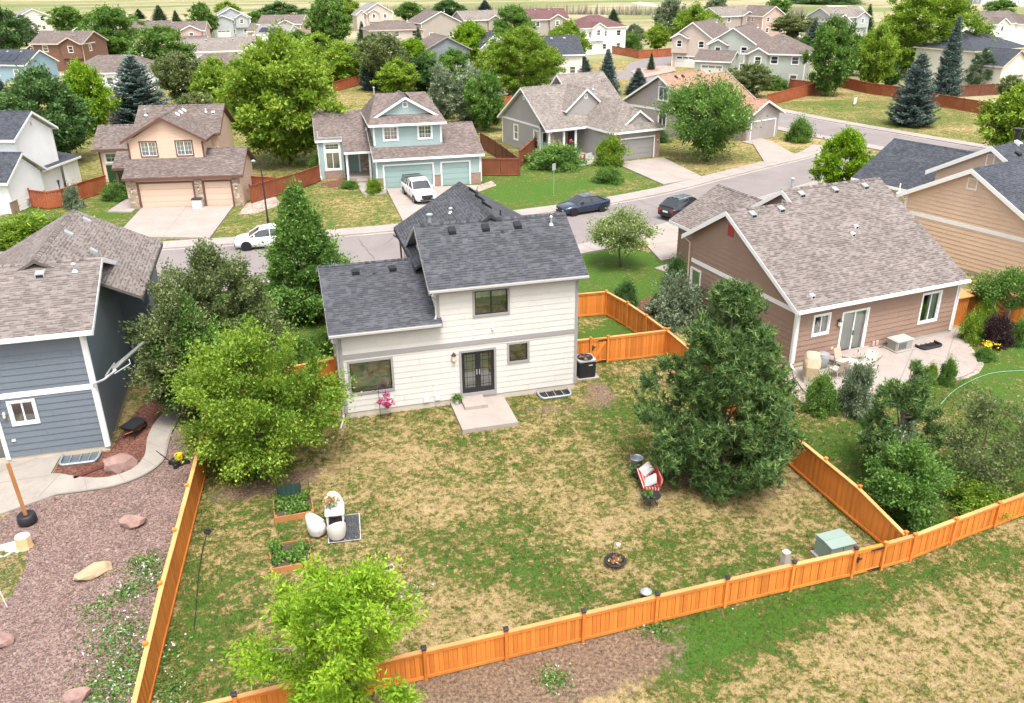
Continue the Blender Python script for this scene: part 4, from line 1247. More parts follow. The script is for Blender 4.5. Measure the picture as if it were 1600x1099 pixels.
def pine(name, seed, h, r, mat, base=.3, ntuft=2600, per=14, nl=.17, shape='pine', bark='bark', limbs=60, lump=.30, gap=.25, thick=.010):
    """bushy pine: tufts of needles at the shoot ends, upright candles"""
    rg = np.random.default_rng(seed)
    ph = rg.uniform(0, 6.28, 6); C = []
    nc = max(24, ntuft // 22)
    prof = lambda t: (min(1, .62 + t * 1.6) if t < .24 else (1 - (t - .24) / .76) ** .78 * .95 + .05)
    while len(C) < nc:
        t = rg.uniform(0, 1); an = rg.uniform(0, 2 * PI); q = math.sqrt(rg.uniform(.3, 1))
        if rg.uniform() > .2 + .8 * prof(t): continue
        lm = 1 + lump * (.5 * math.sin(3 * an + 5 * t + ph[0]) + .4 * math.sin(5 * an - 9 * t + ph[1]) + .35 * math.sin(7 * an + 13 * t + ph[2]))
        if math.sin(4 * an + 7 * t + ph[3]) * math.sin(3 * an - 11 * t + ph[4]) > 1 - gap and q > .7: continue
        rr = r * prof(t) * lm * q
        C.append((rr * math.cos(an), rr * math.sin(an), base + (h - base) * t * .97))
    C = np.array(C)
    tb = MB(); tr = .017 * h + .05
    tb.tube([(0, 0, -.1), (.05, 0, h * .4), (0, .05, h * .92)], [tr, tr * .6, .02], 7)
    for c in C[:limbs]:
        zc = max(.2, c[2] - .35 * math.hypot(c[0], c[1]))
        tb.tube([(0, 0, zc), (c[0] * .5, c[1] * .5, (zc + c[2]) / 2 - .05), tuple(c)], [.05, .03, .012], 4, caps=False)
    # shoots
    ci = rg.integers(0, nc, ntuft)
    off = unit(rg.normal(size=(ntuft, 3))) * (rg.uniform(0, 1, ntuft) ** .45)[:, None] * (.14 * r * rg.uniform(.7, 1.3, nc))[ci][:, None]
    P = C[ci] + off * np.array([1.2, 1.2, .9]); P[:, 2] = np.maximum(P[:, 2], .1)
    ax = unit(unit(P * np.array([1, 1, 0]) + 1e-6) * .55 + np.array([0, 0, .9]) + rg.normal(0, .25, P.shape))
    Pn = np.repeat(P, per, 0) + np.repeat(ax, per, 0) * (rg.uniform(-.10, .14, ntuft * per))[:, None]
    Dn = np.repeat(ax, per, 0) * .75 + unit(rg.normal(size=Pn.shape)) * .9
    V, F = needles(rg, Pn, Dn, nl, thick * 2.2)
    tint = np.clip(np.repeat(rg.normal(.42, .27, ntuft), per) + rg.normal(0, .12, ntuft * per), 0, 1)
    return tb.mesh('trunk', bark, True), np_mesh('crown', V, F, mat, tint)

def plant(name, meshes, x, y, label, cat='tree', rz=0.0, scale=(1, 1, 1), group=None, z=0.0, shrub=False):
    e = thing(name, (x, y, z), rz, label, cat, group)
    e.scale = scale
    if meshes[0] is not None: obj('stems' if shrub else 'trunk', meshes[0], e)
    obj('foliage' if shrub else 'crown', meshes[1], e)
    return e

# --- near trees, each grown for its own place
plant('shade_tree', broadleaf('a', 11, 6.1, 1.65, 0.5, 'oval', 170, 260, .13, 'leaf_olive', spread=.18, wisp=.2, limbs=40), -6.95, 1.9, 'dull green leafy tree against the side wall of the slate-blue house')
plant('shade_tree', broadleaf('b', 12, 6.7, 2.75, 0.5, 'oval', 300, 220, .13, 'leaf_olive', spread=.125, wisp=.32, limbs=34, lump=.34), -5.35, 4.6, 'tall olive-green tree between the slate-blue and cream houses')
plant('shade_tree', broadleaf('b2', 18, 5.4, 1.3, 0.6, 'oval', 70, 320, .13, 'leaf_mid', spread=.26, wisp=.2), -6.35, 1.6, 'mid-green slim tree just behind the left fence line')
plant('crabapple_tree', broadleaf('c', 13, 5.4, 2.9, 0.35, 'round', 270, 250, .125, 'leaf_bright', spread=.135, wisp=.22, limbs=50, lump=.34), -3.65, -3.2, 'wide bright yellow-green tree at the left rear corner of the cream house')
_t3 = (-0.99, 13.47, 7.62, 2.40)
plant('pear_tree', broadleaf('d', 14, _t3[2] * .95, _t3[3] * 1.02, 0.3, 'pyramid', 280, 180, .17, 'leaf_mid', spread=.17, wisp=.1, limbs=40, lump=.16, gap=.15), _t3[0], _t3[1], 'dense pyramid-shaped green tree beside the white hatchback')
_t4 = (13.86, -9.18, 8.38, 2.93)
plant('pine_tree', pine('e', 15, _t4[2], _t4[3] * .97, 'needle_pine', ntuft=7600, per=15, nl=.22, limbs=80, thick=.026, gap=.22, lump=.26), _t4[0], _t4[1], 'large bushy dark pine standing in the back yard')
plant('ash_tree', broadleaf('f', 16, 4.7, 2.1, 0.6, 'vase', 105, 215, .14, 'leaf_yellow', bark='bark_pale', spread=.135, wisp=.4, limbs=100, lump=.5, gap=.6, hang=.35, outer=.12, lw=.42), -1.65, -17.75, 'bright lime-green ash tree with bare twigs, over the front fence')
plant('juniper_tree', broadleaf('g', 17, 2.75, 1.15, 0.2, 'oval', 80, 300, .11, 'leaf_mid', spread=.26, wisp=.2, limbs=24, lump=.3), 19.2, -13.4, 'dark green leafy tree leaning over the corner where the fences meet')
plant('silver_shrub', broadleaf('g2', 27, 2.2, .75, 0.15, 'round', 36, 220, .11, 'leaf_silver', spread=.3, wisp=.25, limbs=16), 20.3, -11.4, 'silvery green shrub behind the tree at the fence corner', 'shrub', shrub=True)
_t7 = (20.77, -10.86, 5.23, 1.63)
plant('pine_tree', pine('h', 18, _t7[2], _t7[3] * .95, 'needle_pine', base=.7, ntuft=1900, per=15, nl=.2, limbs=70, gap=.35, lump=.4, thick=.024), _t7[0], _t7[1], 'open young pine with light candles in front of the neighbour\'s patio')
_t8 = (23.42, -12.68, 3.52, 1.60)
plant('crabapple_tree', broadleaf('i', 19, 3.5, 1.8, 0.9, 'round', 60, 120, .12, 'leaf_olive', spread=.22, wisp=.3, limbs=40, gap=.5, lump=.35), _t8[0], _t8[1], 'airy grey-green tree in a mulch ring on the neighbour\'s lawn')
_t11 = (20.16, 16.71, 3.82, 2.26)
plant('globe_tree', broadleaf('j', 20, 3.25, _t11[3] * .84, 1.6, 'round', 100, 150, .14, 'leaf_pale', spread=.22, wisp=.3, limbs=40, bark='bark'), _t11[0], _t11[1], 'small round-headed pale green tree on the front lawn by the street')
_t15 = (41.91, 46.63, 7.30, 4.39)
plant('locust_tree', broadleaf('k', 21, _t15[2], _t15[3] * .95, 1.1, 'vase', 130, 190, .26, 'leaf_mid', spread=.2, wisp=.2, limbs=36, lump=.34), _t15[0], _t15[1], 'spreading green tree in front of the orange-roofed house')
_t19 = (-0.58, 58.74, 12.09, 5.84)
plant('maple_tree', broadleaf('l', 22, _t19[2], _t19[3] * .98, 1.6, 'oval', 300, 150, .38, 'leaf_bright', spread=.125, wisp=.12, limbs=40, lump=.24), _t19[0], _t19[1], 'big bright green maple left of the teal house')

# --- shared kinds for the streets behind
KIND = {}
KIND['bright'] = broadleaf('m', 31, 10, 4.2, 1.2, 'oval', 230, 90, .40, 'leaf_bright', spread=.135, wisp=.14, lump=.3)
KIND['mid'] = broadleaf('m', 32, 10, 4.2, 1.0, 'round', 230, 90, .40, 'leaf_mid', spread=.135, wisp=.14, lump=.3)
KIND['deep'] = broadleaf('m', 33, 10, 4.2, .8, 'oval', 230, 90, .40, 'leaf_deep', spread=.135, wisp=.12, lump=.3)
KIND['olive'] = broadleaf('m', 34, 10, 4.2, 1.0, 'vase', 230, 90, .40, 'leaf_olive', spread=.135, wisp=.25, lump=.38)
KIND['yellow'] = broadleaf('m', 35, 10, 4.0, 1.0, 'oval', 230, 90, .40, 'leaf_yellow', spread=.135, wisp=.2, lump=.34)
KIND['silver'] = broadleaf('m', 36, 10, 3.8, .5, 'oval', 230, 90, .40, 'leaf_silver', spread=.135, wisp=.2, lump=.34)
KIND['blue'] = spruce('m', 37, 10, 3.2, 'needle_blue', dens=1.25, spray=.38, irregular=.2)
KIND['bluefat'] = spruce('m', 38, 10, 4.2, 'needle_blue', dens=1.15, spray=.42, irregular=.24, power=.72)
KIND['green'] = spruce('m', 39, 10, 3.0, 'needle_green', dens=1.15, spray=.40, irregular=.24)
KIND['pine'] = pine('m', 40, 10, 3.8, 'needle_green', base=1.0, ntuft=2600, per=12, nl=.42, thick=.026)
KIND['huge'] = broadleaf('m', 46, 10, 4.2, .8, 'round', 420, 100, .25, 'leaf_bright', spread=.11, wisp=.12, lump=.3)
KIND['bush'] = broadleaf('m', 41, 10, 7.5, .2, 'dome', 90, 150, .75, 'leaf_mid', spread=.26, wisp=.1, limbs=20)
KIND['bushdeep'] = broadleaf('m', 42, 10, 7.5, .2, 'dome', 90, 150, .75, 'leaf_deep', spread=.26, wisp=.1, limbs=20)
KIND['bushbright'] = broadleaf('m', 43, 10, 7.5, .2, 'dome', 90, 150, .75, 'leaf_bright', spread=.26, wisp=.15, limbs=20)
KIND['bushsilver'] = broadleaf('m', 44, 10, 7.5, .2, 'dome', 90, 150, .75, 'leaf_silver', spread=.26, wisp=.15, limbs=20)
KIND['bushpurple'] = broadleaf('m', 45, 10, 7.5, .2, 'dome', 90, 150, .75, 'leaf_purple', spread=.26, wisp=.15, limbs=20)
KREF = dict(huge=4.2, bright=4.2, mid=4.2, deep=4.2, olive=4.2, yellow=4.0, silver=3.8, blue=3.2, bluefat=4.2, green=3.0, pine=3.8, bush=7.5, bushdeep=7.5, bushbright=7.5, bushsilver=7.5, bushpurple=7.5)
NAMES = dict(huge='leafy_tree', bright='leafy_tree', mid='leafy_tree', deep='leafy_tree', olive='leafy_tree', yellow='leafy_tree', silver='leafy_tree', blue='spruce_tree', bluefat='spruce_tree', green='spruce_tree', pine='pine_tree')
_rr = random.Random(5)
def grow(kind, x, y, h, r, label):
    shrub = kind.startswith('bush')
    k = r / KREF[kind]
    plant(NAMES.get(kind, 'shrub'), KIND[kind], x, y, label, 'shrub' if shrub else 'tree', _rr.uniform(0, 6.28), (k, k * _rr.uniform(.94, 1.06), h / 10), shrub=shrub,
          group='shrubs along the streets' if shrub else 'trees of the neighbourhood')
TREES = [
 # behind the white and peach houses
 ('deep', -25.28, 66.92, 9.08, 4.24, 'dark green tree behind the white house at the left edge'),
 ('yellow', -24.09, 83.98, 8.16, 2.62, 'slim light green tree between the white house and the peach house'),
 ('bluefat', -19.07, 90.40, 8.96, 4.14, 'broad blue spruce behind the peach house'),
 ('olive', -15.03, 106.05, 7.18, 3.36, 'dull green tree just right of the broad blue spruce'),
 ('mid', -21.23, 150.74, 8.47, 5.22, 'round green tree above the broad blue spruce'),
 ('deep', -10.99, 106.77, 3.49, 2.44, 'dark low tree tucked behind the peach house roof'),
 ('bright', -9.14, 95.07, 7.42, 2.96, 'light green tree at the right end of the peach house roof'),
 ('mid', -36.51, 191.79, 10.60, 6.08, 'tall green tree behind the brown roof at upper left'),
 ('mid', -64.69, 294.70, 7.92, 5.73, 'round tree before the field at upper left'),
 ('deep', -64.85, 212.75, 11.21, 5.50, 'dark green tree at the top left edge'),
 ('pine', -67.30, 246.40, 8.08, 5.39, 'dark pine beside the tree at the top left edge'),
 ('blue', -38.55, 103.07, 5.83, 2.43, 'blue-grey spruce at the left edge by the blue house'),
 ('green', -54.47, 392.36, 4.16, 3.07, 'small dark conifer behind the beige houses, left one'),
 ('green', -44.54, 376.86, 6.03, 3.51, 'small dark conifer behind the beige houses, middle one'),
 ('green', -35.93, 352.84, 4.77, 2.31, 'small dark conifer behind the beige houses, right one'),
 ('mid', -19.57, 252.34, 9.31, 3.83, 'upright green tree left of the grey gabled house'),
 ('bright', -16.92, 374.81, 6.61, 4.93, 'light tree behind the grey gabled house'),
 ('mid', -5.01, 304.68, 5.14, 2.76, 'small green tree right of the grey gabled house'),
 ('deep', 4.22, 316.87, 7.56, 8.37, 'wide dark tree group edge above the rose roofs'),
 ('green', 12.46, 239.29, 9.86, 3.21, 'dark narrow conifer above the big maple'),
 ('mid', 14.49, 201.29, 11.93, 4.91, 'tall poplar-like tree near the top centre left'),
 ('bright', 29.76, 323.13, 8.28, 4.95, 'light green tree crown at the top edge left of centre'),
 ('green', 23.66, 214.94, 6.08, 1.93, 'small dark spruce left of the hip-roofed beige house'),
 # belt behind the teal house
 ('bright', 7.15, 135.09, 7.57, 5.36, 'green tree directly behind the big maple'),
 ('bright', 11.15, 126.53, 6.53, 4.57, 'bushy light green tree above the rust fence'),
 ('blue', 15.15, 117.63, 8.28, 2.61, 'blue spruce in the tree belt behind the teal house'),
 ('olive', 16.92, 113.52, 8.31, 3.93, 'grey-green tree behind the teal house ridge'),
 ('yellow', 24.59, 134.32, 6.25, 4.26, 'yellow-green tree in the belt behind the teal house'),
 ('deep', 23.36, 113.01, 5.55, 3.44, 'dark leafy tree low in the belt behind the teal house'),
 ('silver', 20.51, 82.86, 6.54, 2.17, 'silvery upright tree at the right end of the teal roof'),
 ('silver', 23.53, 76.37, 6.59, 3.24, 'silvery round tree between the teal and grey houses'),
 ('green', 33.84, 182.30, 6.14, 1.71, 'narrow dark spruce in front of the hip-roofed house'),
 ('blue', 33.84, 159.29, 6.09, 1.96, 'blue-green spruce beside the narrow dark one'),
 ('pine', 45.30, 231.26, 5.69, 3.04, 'rounded dark pine against the taupe roofs'),
 ('yellow', 37.00, 139.23, 8.63, 4.06, 'light tree left of the white solar-roofed house'),
 ('huge', 37.03, 101.61, 9.50, 5.09, 'big bright tree left of the grey house'),
 ('bright', 34.07, 106.73, 7.51, 3.15, 'bright green tree lower left of the big bright one'),
 ('mid', 62.03, 199.68, 8.98, 4.80, 'green tree above the big bright one'),
 ('deep', 75.14, 354.00, 6.16, 6.91, 'dark tree clump at the top edge centre'),
 ('blue', 92.55, 357.62, 6.28, 4.51, 'blue spruce at the top edge centre'),
 ('mid', 61.32, 230.21, 5.39, 3.07, 'small green tree before the taupe houses'),
 ('bright', 55.05, 132.68, 8.79, 3.90, 'bright green tree in front of the maroon-roofed house'),
 ('blue', 48.40, 93.08, 7.53, 2.17, 'tall blue spruce behind the grey house'),
 ('blue', 55.17, 96.96, 4.14, 2.06, 'small blue spruce beside the orange-roofed house'),
 ('bluefat', 54.66, 121.37, 3.85, 1.90, 'pale spruce peeking over the grey house ridge'),
 ('green', 71.59, 129.13, 3.38, 0.89, 'tiny conifer on the red mulch island'),
 ('green', 120.08, 273.66, 5.17, 3.01, 'dark conifer behind the white maroon-roofed house'),
 ('silver', 92.25, 187.65, 4.77, 2.88, 'light shrubby tree by the rust fence'),
 ('silver', 106.27, 196.05, 10.54, 4.06, 'tall silvery poplar at the top edge'),
 ('bright', 93.48, 155.94, 10.25, 4.58, 'bright willow-like tree left of the taupe row houses'),
 ('bright', 90.13, 168.01, 5.86, 2.80, 'light green tree above the rust corner fence'),
 ('silver', 160.49, 272.82, 7.50, 5.22, 'second silvery poplar at the top edge'),
 ('olive', 70.62, 88.49, 4.60, 2.99, 'round olive tree before the sage house'),
 ('deep', 145.49, 232.03, 3.89, 2.92, 'small dark tree before the far taupe house'),
 ('mid', 189.08, 278.57, 6.86, 4.44, 'round tree at the top edge right of centre'),
 ('olive', 139.33, 187.58, 5.98, 5.32, 'wide olive tree above the sage house'),
 ('blue', 120.76, 148.96, 7.53, 2.97, 'blue spruce right of the sage house roof'),
 ('mid', 82.63, 85.91, 10.57, 3.18, 'slender tree with a pale trunk on the corner lawn'),
 ('mid', 102.34, 108.65, 6.74, 2.96, 'green tree behind the corner lawn fence'),
 ('bright', 93.93, 90.19, 9.51, 2.92, 'upright light green tree behind the corner lawn fence'),
 ('huge', 112.18, 100.83, 14.54, 7.74, 'very large bright tree behind the corner lawn'),
 ('deep', 99.10, 92.80, 3.61, 1.83, 'dark shrubby tree under the very large bright one'),
 ('bluefat', 76.65, 58.87, 8.84, 2.98, 'full blue spruce on the corner lawn'),
 ('blue', 94.70, 74.39, 12.08, 2.25, 'tall narrow spruce behind the full blue one'),
 ('pine', 111.12, 85.92, 6.21, 2.63, 'dark pine in front of the ivory house'),
 ('mid', 249.83, 231.98, 6.73, 4.98, 'green tree above the ivory house'),
 ('bright', 72.20, 37.68, 7.11, 3.30, 'bright leafy tree at the right edge above the tan house'),
 ('olive', 100.85, 68.89, 3.83, 1.38, 'low olive conifer by the dark red fence'),
 ('yellow', 45.40, 28.40, 5.53, 2.21, 'light green feathery tree behind the mocha roof'),
 ('green', 176.65, 205.57, 8.02, 2.15, 'dark conifer beside the far grey roof'),
 ('mid', 5.22, 173.00, 5.99, 3.60, 'green tree above the left side of the big maple'),
 ('olive', 15.42, 139.89, 5.65, 3.10, 'grey-green tree between the rust fence and the blue spruce'),
 ('bright', 17.98, 108.17, 5.35, 3.10, 'light green tree low behind the teal house ridge'),
 ('mid', 26.91, 105.09, 6.49, 2.88, 'green tree in the middle of the belt behind the teal house'),
 ('bright', 45.39, 118.42, 6.34, 3.22, 'light green tree between the big bright one and the grey house'),
 ('deep', 21.13, 167.05, 5.41, 3.15, 'dark tree left of the hip-roofed beige house'),
 ('olive', -11.73, 87.99, 3.80, 2.55, 'low olive tree touching the peach house roof'),
 ('deep', -31.84, 80.63, 5.59, 2.29, 'dark tree between the white house and the left edge'),
 ('mid', -36.08, 234.04, 6.32, 3.54, 'green tree beside the beige pair of houses'),
 ('bright', 118.09, 196.24, 7.04, 3.59, 'light tree behind the left row house'),
 ('mid', 115.19, 110.86, 8.30, 3.66, 'green tree left of the very large bright one'),
 ('deep', 106.19, 129.54, 5.04, 2.67, 'dark tree at the right end of the row'),
 ('mid', 53.35, 321.80, 6.54, 5.02, 'green tree before the field above the hip-roofed house'),
 ('mid', 23.95, 71.67, 6.60, 2.24, 'green tree at the right rear of the teal house'),
]
for (k, x, y, h, r, lb) in TREES: grow(k, x, y, h, r, lb)
SHRUBS = [
 ('bushdeep', 17.77, 9.91, 1.24, 0.66, 'dark round shrub at the corner of the side-yard fence'),
 ('bushdeep', 22.26, 12.42, 1.48, 0.70, 'tall rounded evergreen beside the mocha house'),
 ('bushsilver', 19.68, 6.75, 2.14, 1.48, 'grey-green spreading shrub behind the big pine'),
 ('bushdeep', 19.44, 8.74, 0.82, 0.58, 'low dark shrub left of the grey-green one'),
 ('bush', -1.83, 6.62, 1.28, 0.83, 'green shrub behind the left side fence'),
 ('bush', -0.56, 7.50, 1.12, 0.68, 'green shrub against the cream house side wall'),
 ('bush', 21.08, -5.41, 1.64, 0.61, 'dense dark green shrub at the left of the patio'),
 ('bushsilver', 22.56, -5.90, 2.12, 0.76, 'white-flowering shrub at the edge of the patio'),
 ('bush', 28.63, -4.65, 1.21, 0.34, 'small upright evergreen on the patio edge'),
 ('bushbright', 33.58, -0.63, 1.28, 0.59, 'bright green round shrub right of the patio'),
 ('bushpurple', 34.42, -1.41, 1.49, 0.65, 'dark purple-leaved shrub right of the patio'),
 ('bush', 35.76, -1.63, 1.23, 0.52, 'green shrub at the right edge beside the purple one'),
 ('bushbright', 35.41, 0.52, 1.39, 0.54, 'light green shrub below the orange fence'),
 ('bushbright', 22.42, -13.79, 0.86, 0.96, 'low green shrubs along the right front fence'),
 ('bush', 25.98, 48.99, 1.91, 2.58, 'long clipped hedge before the grey house porch'),
 ('bush', 28.52, 40.89, 1.11, 1.23, 'low spreading juniper on the grey house lawn'),
 ('bushbright', 31.44, 47.92, 2.37, 1.46, 'small light tree-like shrub before the grey house garage'),
 ('bush', 56.99, 53.21, 2.34, 1.34, 'round green bush on the dry corner lot'),
 ('bush', -16.36, 47.50, 1.29, 1.04, 'green shrubs at the peach house entry'),
 ('bushsilver', -19.46, 45.16, 1.69, 0.72, 'pale shrub against the rust fence'),
 ('bushbright', -20.70, 34.84, 1.75, 2.67, 'yellow-green shrub beyond the slate-blue house roof'),
 ('bushbright', 6.39, 42.96, 1.07, 0.76, 'yellow-green hosta bed at the teal house steps'),
 ('bush', 4.36, 45.68, 0.61, 0.72, 'low green plants under the teal house window'),
 ('bushdeep', 92.80, 94.10, 1.04, 1.30, 'low dark bush behind the corner lawn fence'),
 ('bush', 78.82, 95.45, 1.84, 1.91, 'green hedge in front of the sage house'),
 ('bush', 85.70, 173.57, 3.30, 2.39, 'loose bush behind the rust fence'),
 ('bushdeep', 289.79, 396.48, 4.44, 17.14, 'long dark thicket in the far field'),
 ('bushdeep', 41.45, 58.23, 1.26, 1.13, 'dark shrub between the grey and orange-roofed houses'),
 ('bush', 2.14, 53.95, 1.50, 0.98, 'bush behind the teal house left corner'),
 ('bushbright', 27.91, -4.36, 0.87, 0.19, 'small clump of plants on the patio edge'),
 ('bush', 32.58, -2.76, 0.62, 0.43, 'flower clump with a yellow bloom by the patio'),
]
for (k, x, y, h, r, lb) in SHRUBS: grow(k, x, y, max(h, .35), max(r, .3), lb)
# weeping bonsai-like juniper against the orange fence of the mocha house
plant('juniper_tree', broadleaf('n', 50, 3.0, 1.5, 1.3, 'dome', 22, 420, .12, 'leaf_mid', spread=.34, limbs=22, bark='bark_pale', trunk_r=.06, lump=.5), *(36.95, 0.46), 'cloud-shaped juniper with pale twisted stems at the orange fence')

# ---------------------------------------------------------------- the cream house in the middle
def cream_house():
    H = House('cream_house', 'cream two-storey house with dark shingle roof and black patio doors', (0, 0), 0, 'roof_charcoal', 'trim_grey')
    W, fz = 11.08, .30
    op = dict(big=(.36, 2.21, 1.27, 2.75), door=(5.46, 7.02, .42, 2.62), sm=(7.75, 8.63, 1.89, 2.76), up=(6.17, 7.70, 4.42, 5.56))
    # rear wall: whole width up to the low eave, upper part to the high eave
    rear = H.wall((0, 0), (W, 0), 0, [(0, 4.20), (4.46, 4.20), (4.461, 5.78), (W, 5.78)], 'cream', list(op.values()), .285, True, found=fz)
    H.wall((W, 0), (W, 6.2), 0, [(0, 5.78), (3.1, 7.6), (6.2, 5.78)], 'cream', [], .285, True, found=fz)
    H.wall((W - .4, 6.2), (W - .4, 9.7), 0, 5.78, 'cream', [], .285, found=fz)
    H.wall((W - .4, 9.7), (4.4, 9.7), 0, [(0, 5.78), (3.14, 7.9), (6.28, 5.78)], 'cream', [], .285)
    H.wall((4.4, 9.7), (4.4, 6.2), 0, 5.78, 'cream', [], .285)
    H.wall((4.46, 6.2), (4.46, 0), 3.5, [(0, 5.78), (3.1, 7.6), (6.2, 5.78)], 'cream', [], .285)
    H.wall((0, 8.5), (0, 0), 0, [(0, 4.3), (4.2, 5.75), (8.5, 4.2)], 'cream', [], .285, True, found=fz)
    H.wall((4.4, 8.5), (0, 8.5), 0, 4.3, 'cream', [], .285)
    H.floor(0, W, 0, 8.4, .3)
    H.band(rear, 0.115, W - .115, 2.98, 3.2)
    for wl, a in ((rear, 0), (rear, 1)): H.corner(wl, a, fz, 4.2 if a == 0 else 5.78)
    b = MB(); rear.box(b, 4.43, 4.55, 4.25, 5.78, -.02, .05); b.build('corner_board', 'trim_grey', H.e)
    H.window(rear, .26, 2.31, 1.17, 2.85, 'fixed', frame='trim_black', label='large fixed picture window with a mint sofa behind it')
    H.window(rear, 7.65, 8.73, 1.79, 2.86, 'fixed', frame='trim_black')
    H.window(rear, 6.07, 7.80, 4.32, 5.66, 'slider', frame='trim_black', curtain=('curtain', 0, 1, .68, 1.0))
    s = MB(); rear.box(s, .5, 2.1, 1.4, 1.75, -1.0, -.25); s.lathe([(.5, 0), (.52, .25), (.4, .5), (.1, .55)], 12, c=(.75, .75, 1.6)); s.build('sofa', 'mint_sofa', H.e)
    q = MB(); q.lathe([(.1, 0), (.22, .08), (.2, .2), (.05, .25)], 10, c=(1.75, .5, 1.75), sx=1.6); q.build('cushion', 'sail_grey', H.e)
    # french doors
    c = MB(); a0, a1, z0, z1 = 5.36, 7.11, .33, 2.73; t = .10
    rear.box(c, a0, a0 + t, z0, z1, -.03, .066); rear.box(c, a1 - t, a1, z0, z1, -.03, .066); rear.box(c, a0 + t, a1 - t, z1 - t, z1, -.03, .066); rear.box(c, a0 + t, a1 - t, z0, z0 + .2, -.03, .066)
    fd = c.build('patio_door', 'trim_grey', H.e); fd['label'] = 'black double patio door with leaded glass'
    zb, zt = .53, 2.63
    for (l, r) in ((5.47, 6.232), (6.238, 7.0)):
        d = MB(); rear.box(d, l, r, zb, zb + .24, -.05, .03); rear.box(d, l, r, zt - .14, zt, -.05, .03); rear.box(d, l, l + .13, zb + .24, zt - .14, -.05, .03); rear.box(d, r - .13, r, zb + .24, zt - .14, -.05, .03)
        lf = d.build('door_leaf', 'trim_black', fd)
        g = MB(); gl, gr, gb, gt = l + .13, r - .13, zb + .24, zt - .14
        g.face([rear.pt(gl, gb, -.01), rear.pt(gr, gb, -.01), rear.pt(gr, gt, -.01), rear.pt(gl, gt, -.01)]); g.build('pane', 'pane', fd)
        k = MB()
        for f in (.22, .78): x = gl + (gr - gl) * f; rear.box(k, x - .008, x + .008, gb, gt, -.008, .006)
        for f in (.08, .32, .56, .80, .92): z = gb + (gt - gb) * f; rear.box(k, gl, gr, z - .008, z + .008, -.009, .005)
        k.build('glazing_bar', 'trim_black', fd)
        rm = MB(); rear.box(rm, l, r, zb, zt, -1.2, -1.15); rm.build('blind', 'blind', fd)
    h = MB()
    for x in (6.17, 6.30): rear.box(h, x - .02, x + .02, 1.45, 1.7, .03, .07)
    h.build('handle', 'metal_light', fd)
    H.lamp(rear, 5.09, 2.5, sc_=1.25)
    for x, z in ((3.73, .46), (4.25, .50)):
        v = MB(); rear.box(v, x - .13, x + .13, z - .12, z + .14, 0, .09); v.build('dryer_vent', 'white_plastic', H.e)
    v = MB(); rear.box(v, 6.93, 7.02, 3.63, 3.75, 0, .12); v.build('camera_housing', 'white_plastic', H.e)
    # roofs
    H.gable('u', -.42, 4.60, -.42, 4.28, 8.95, 4.37, 6.00, 4.37, fas='trim_grey', rakes=(True, False))
    H.gable('u', 4.05, 11.46, -.38, 3.1, 6.58, 5.95, 7.97, 5.95, fas='trim_grey')
    H.gable('v', 2.9, 10.1, 3.98, 7.7, 11.4, 5.95, 8.2, 5.95, fas='roof_charcoal', rakes=(False, False), gutter=(True, True))
    sl = .58
    for x in (5.75, 7.35, 8.9): H.roof_vent(x, 2.55, 7.97 - .55 * sl, sl)
    for x in (1.25, 3.0): H.roof_vent(x, 3.55, 6.0 - .73 * .347, .347)
    for y in (5.6, 7.1, 8.6): H.roof_vent(8.15, y, 8.2 - .45 * .608, .608, size=.42, roof_dir=1, ax='u')
    H.pipe(4.95, 3.9, 7.6, .55, .09, 'galvanised'); H.pipe(10.55, 2.5, 7.6, .35, .05); H.pipe(6.5, 6.6, 7.45, .2, .06, 'metal_light'); H.pipe(8.6, 4.6, 7.6, .35, .04, 'metal_dark', False)
    H.pipe(2.1, 3.4, 5.65, .08, .04, 'metal_dark', False); H.pipe(8.1, 2.3, 7.5, .06, .04, 'metal_dark', False)
    # gutters
    for (x0, x1, z) in ((-.42, 4.52, 4.37), (4.05, 11.46, 5.95)):
        g = MB(); y = -.44 if z < 5 else -.40
        g.box(x0, x1, y - .08, y, z - .12, z - .03); g.build('gutter', 'gutter', H.e)
    lw = Wall((0, 6.0), (0, 0))
    d = MB(); d.tube([(-.3, -.45, 4.2), (-.3, -.45, 4.05), (-.1, -.05, 3.75), (-.1, -.05, .25), (-.14, -.2, .1), (-.34, -.95, .03)], .05, 4); d.build('downspout', 'gutter', H.e)
    d = MB(); d.tube([(4.2, -.45, 5.8), (4.2, -.45, 5.7), (4.38, -.06, 5.4), (4.38, -.06, 4.62), (4.3, -.25, 4.5)], .05, 4); d.build('downspout', 'gutter', H.e)
    d = MB(); d.tube([(3.86, 9.5, 5.7), (4.2, 9.5, 5.4), (4.3, 9.5, .3)], .05, 4); d.build('downspout', 'trim_brown', H.e)
    return H
cream_house()
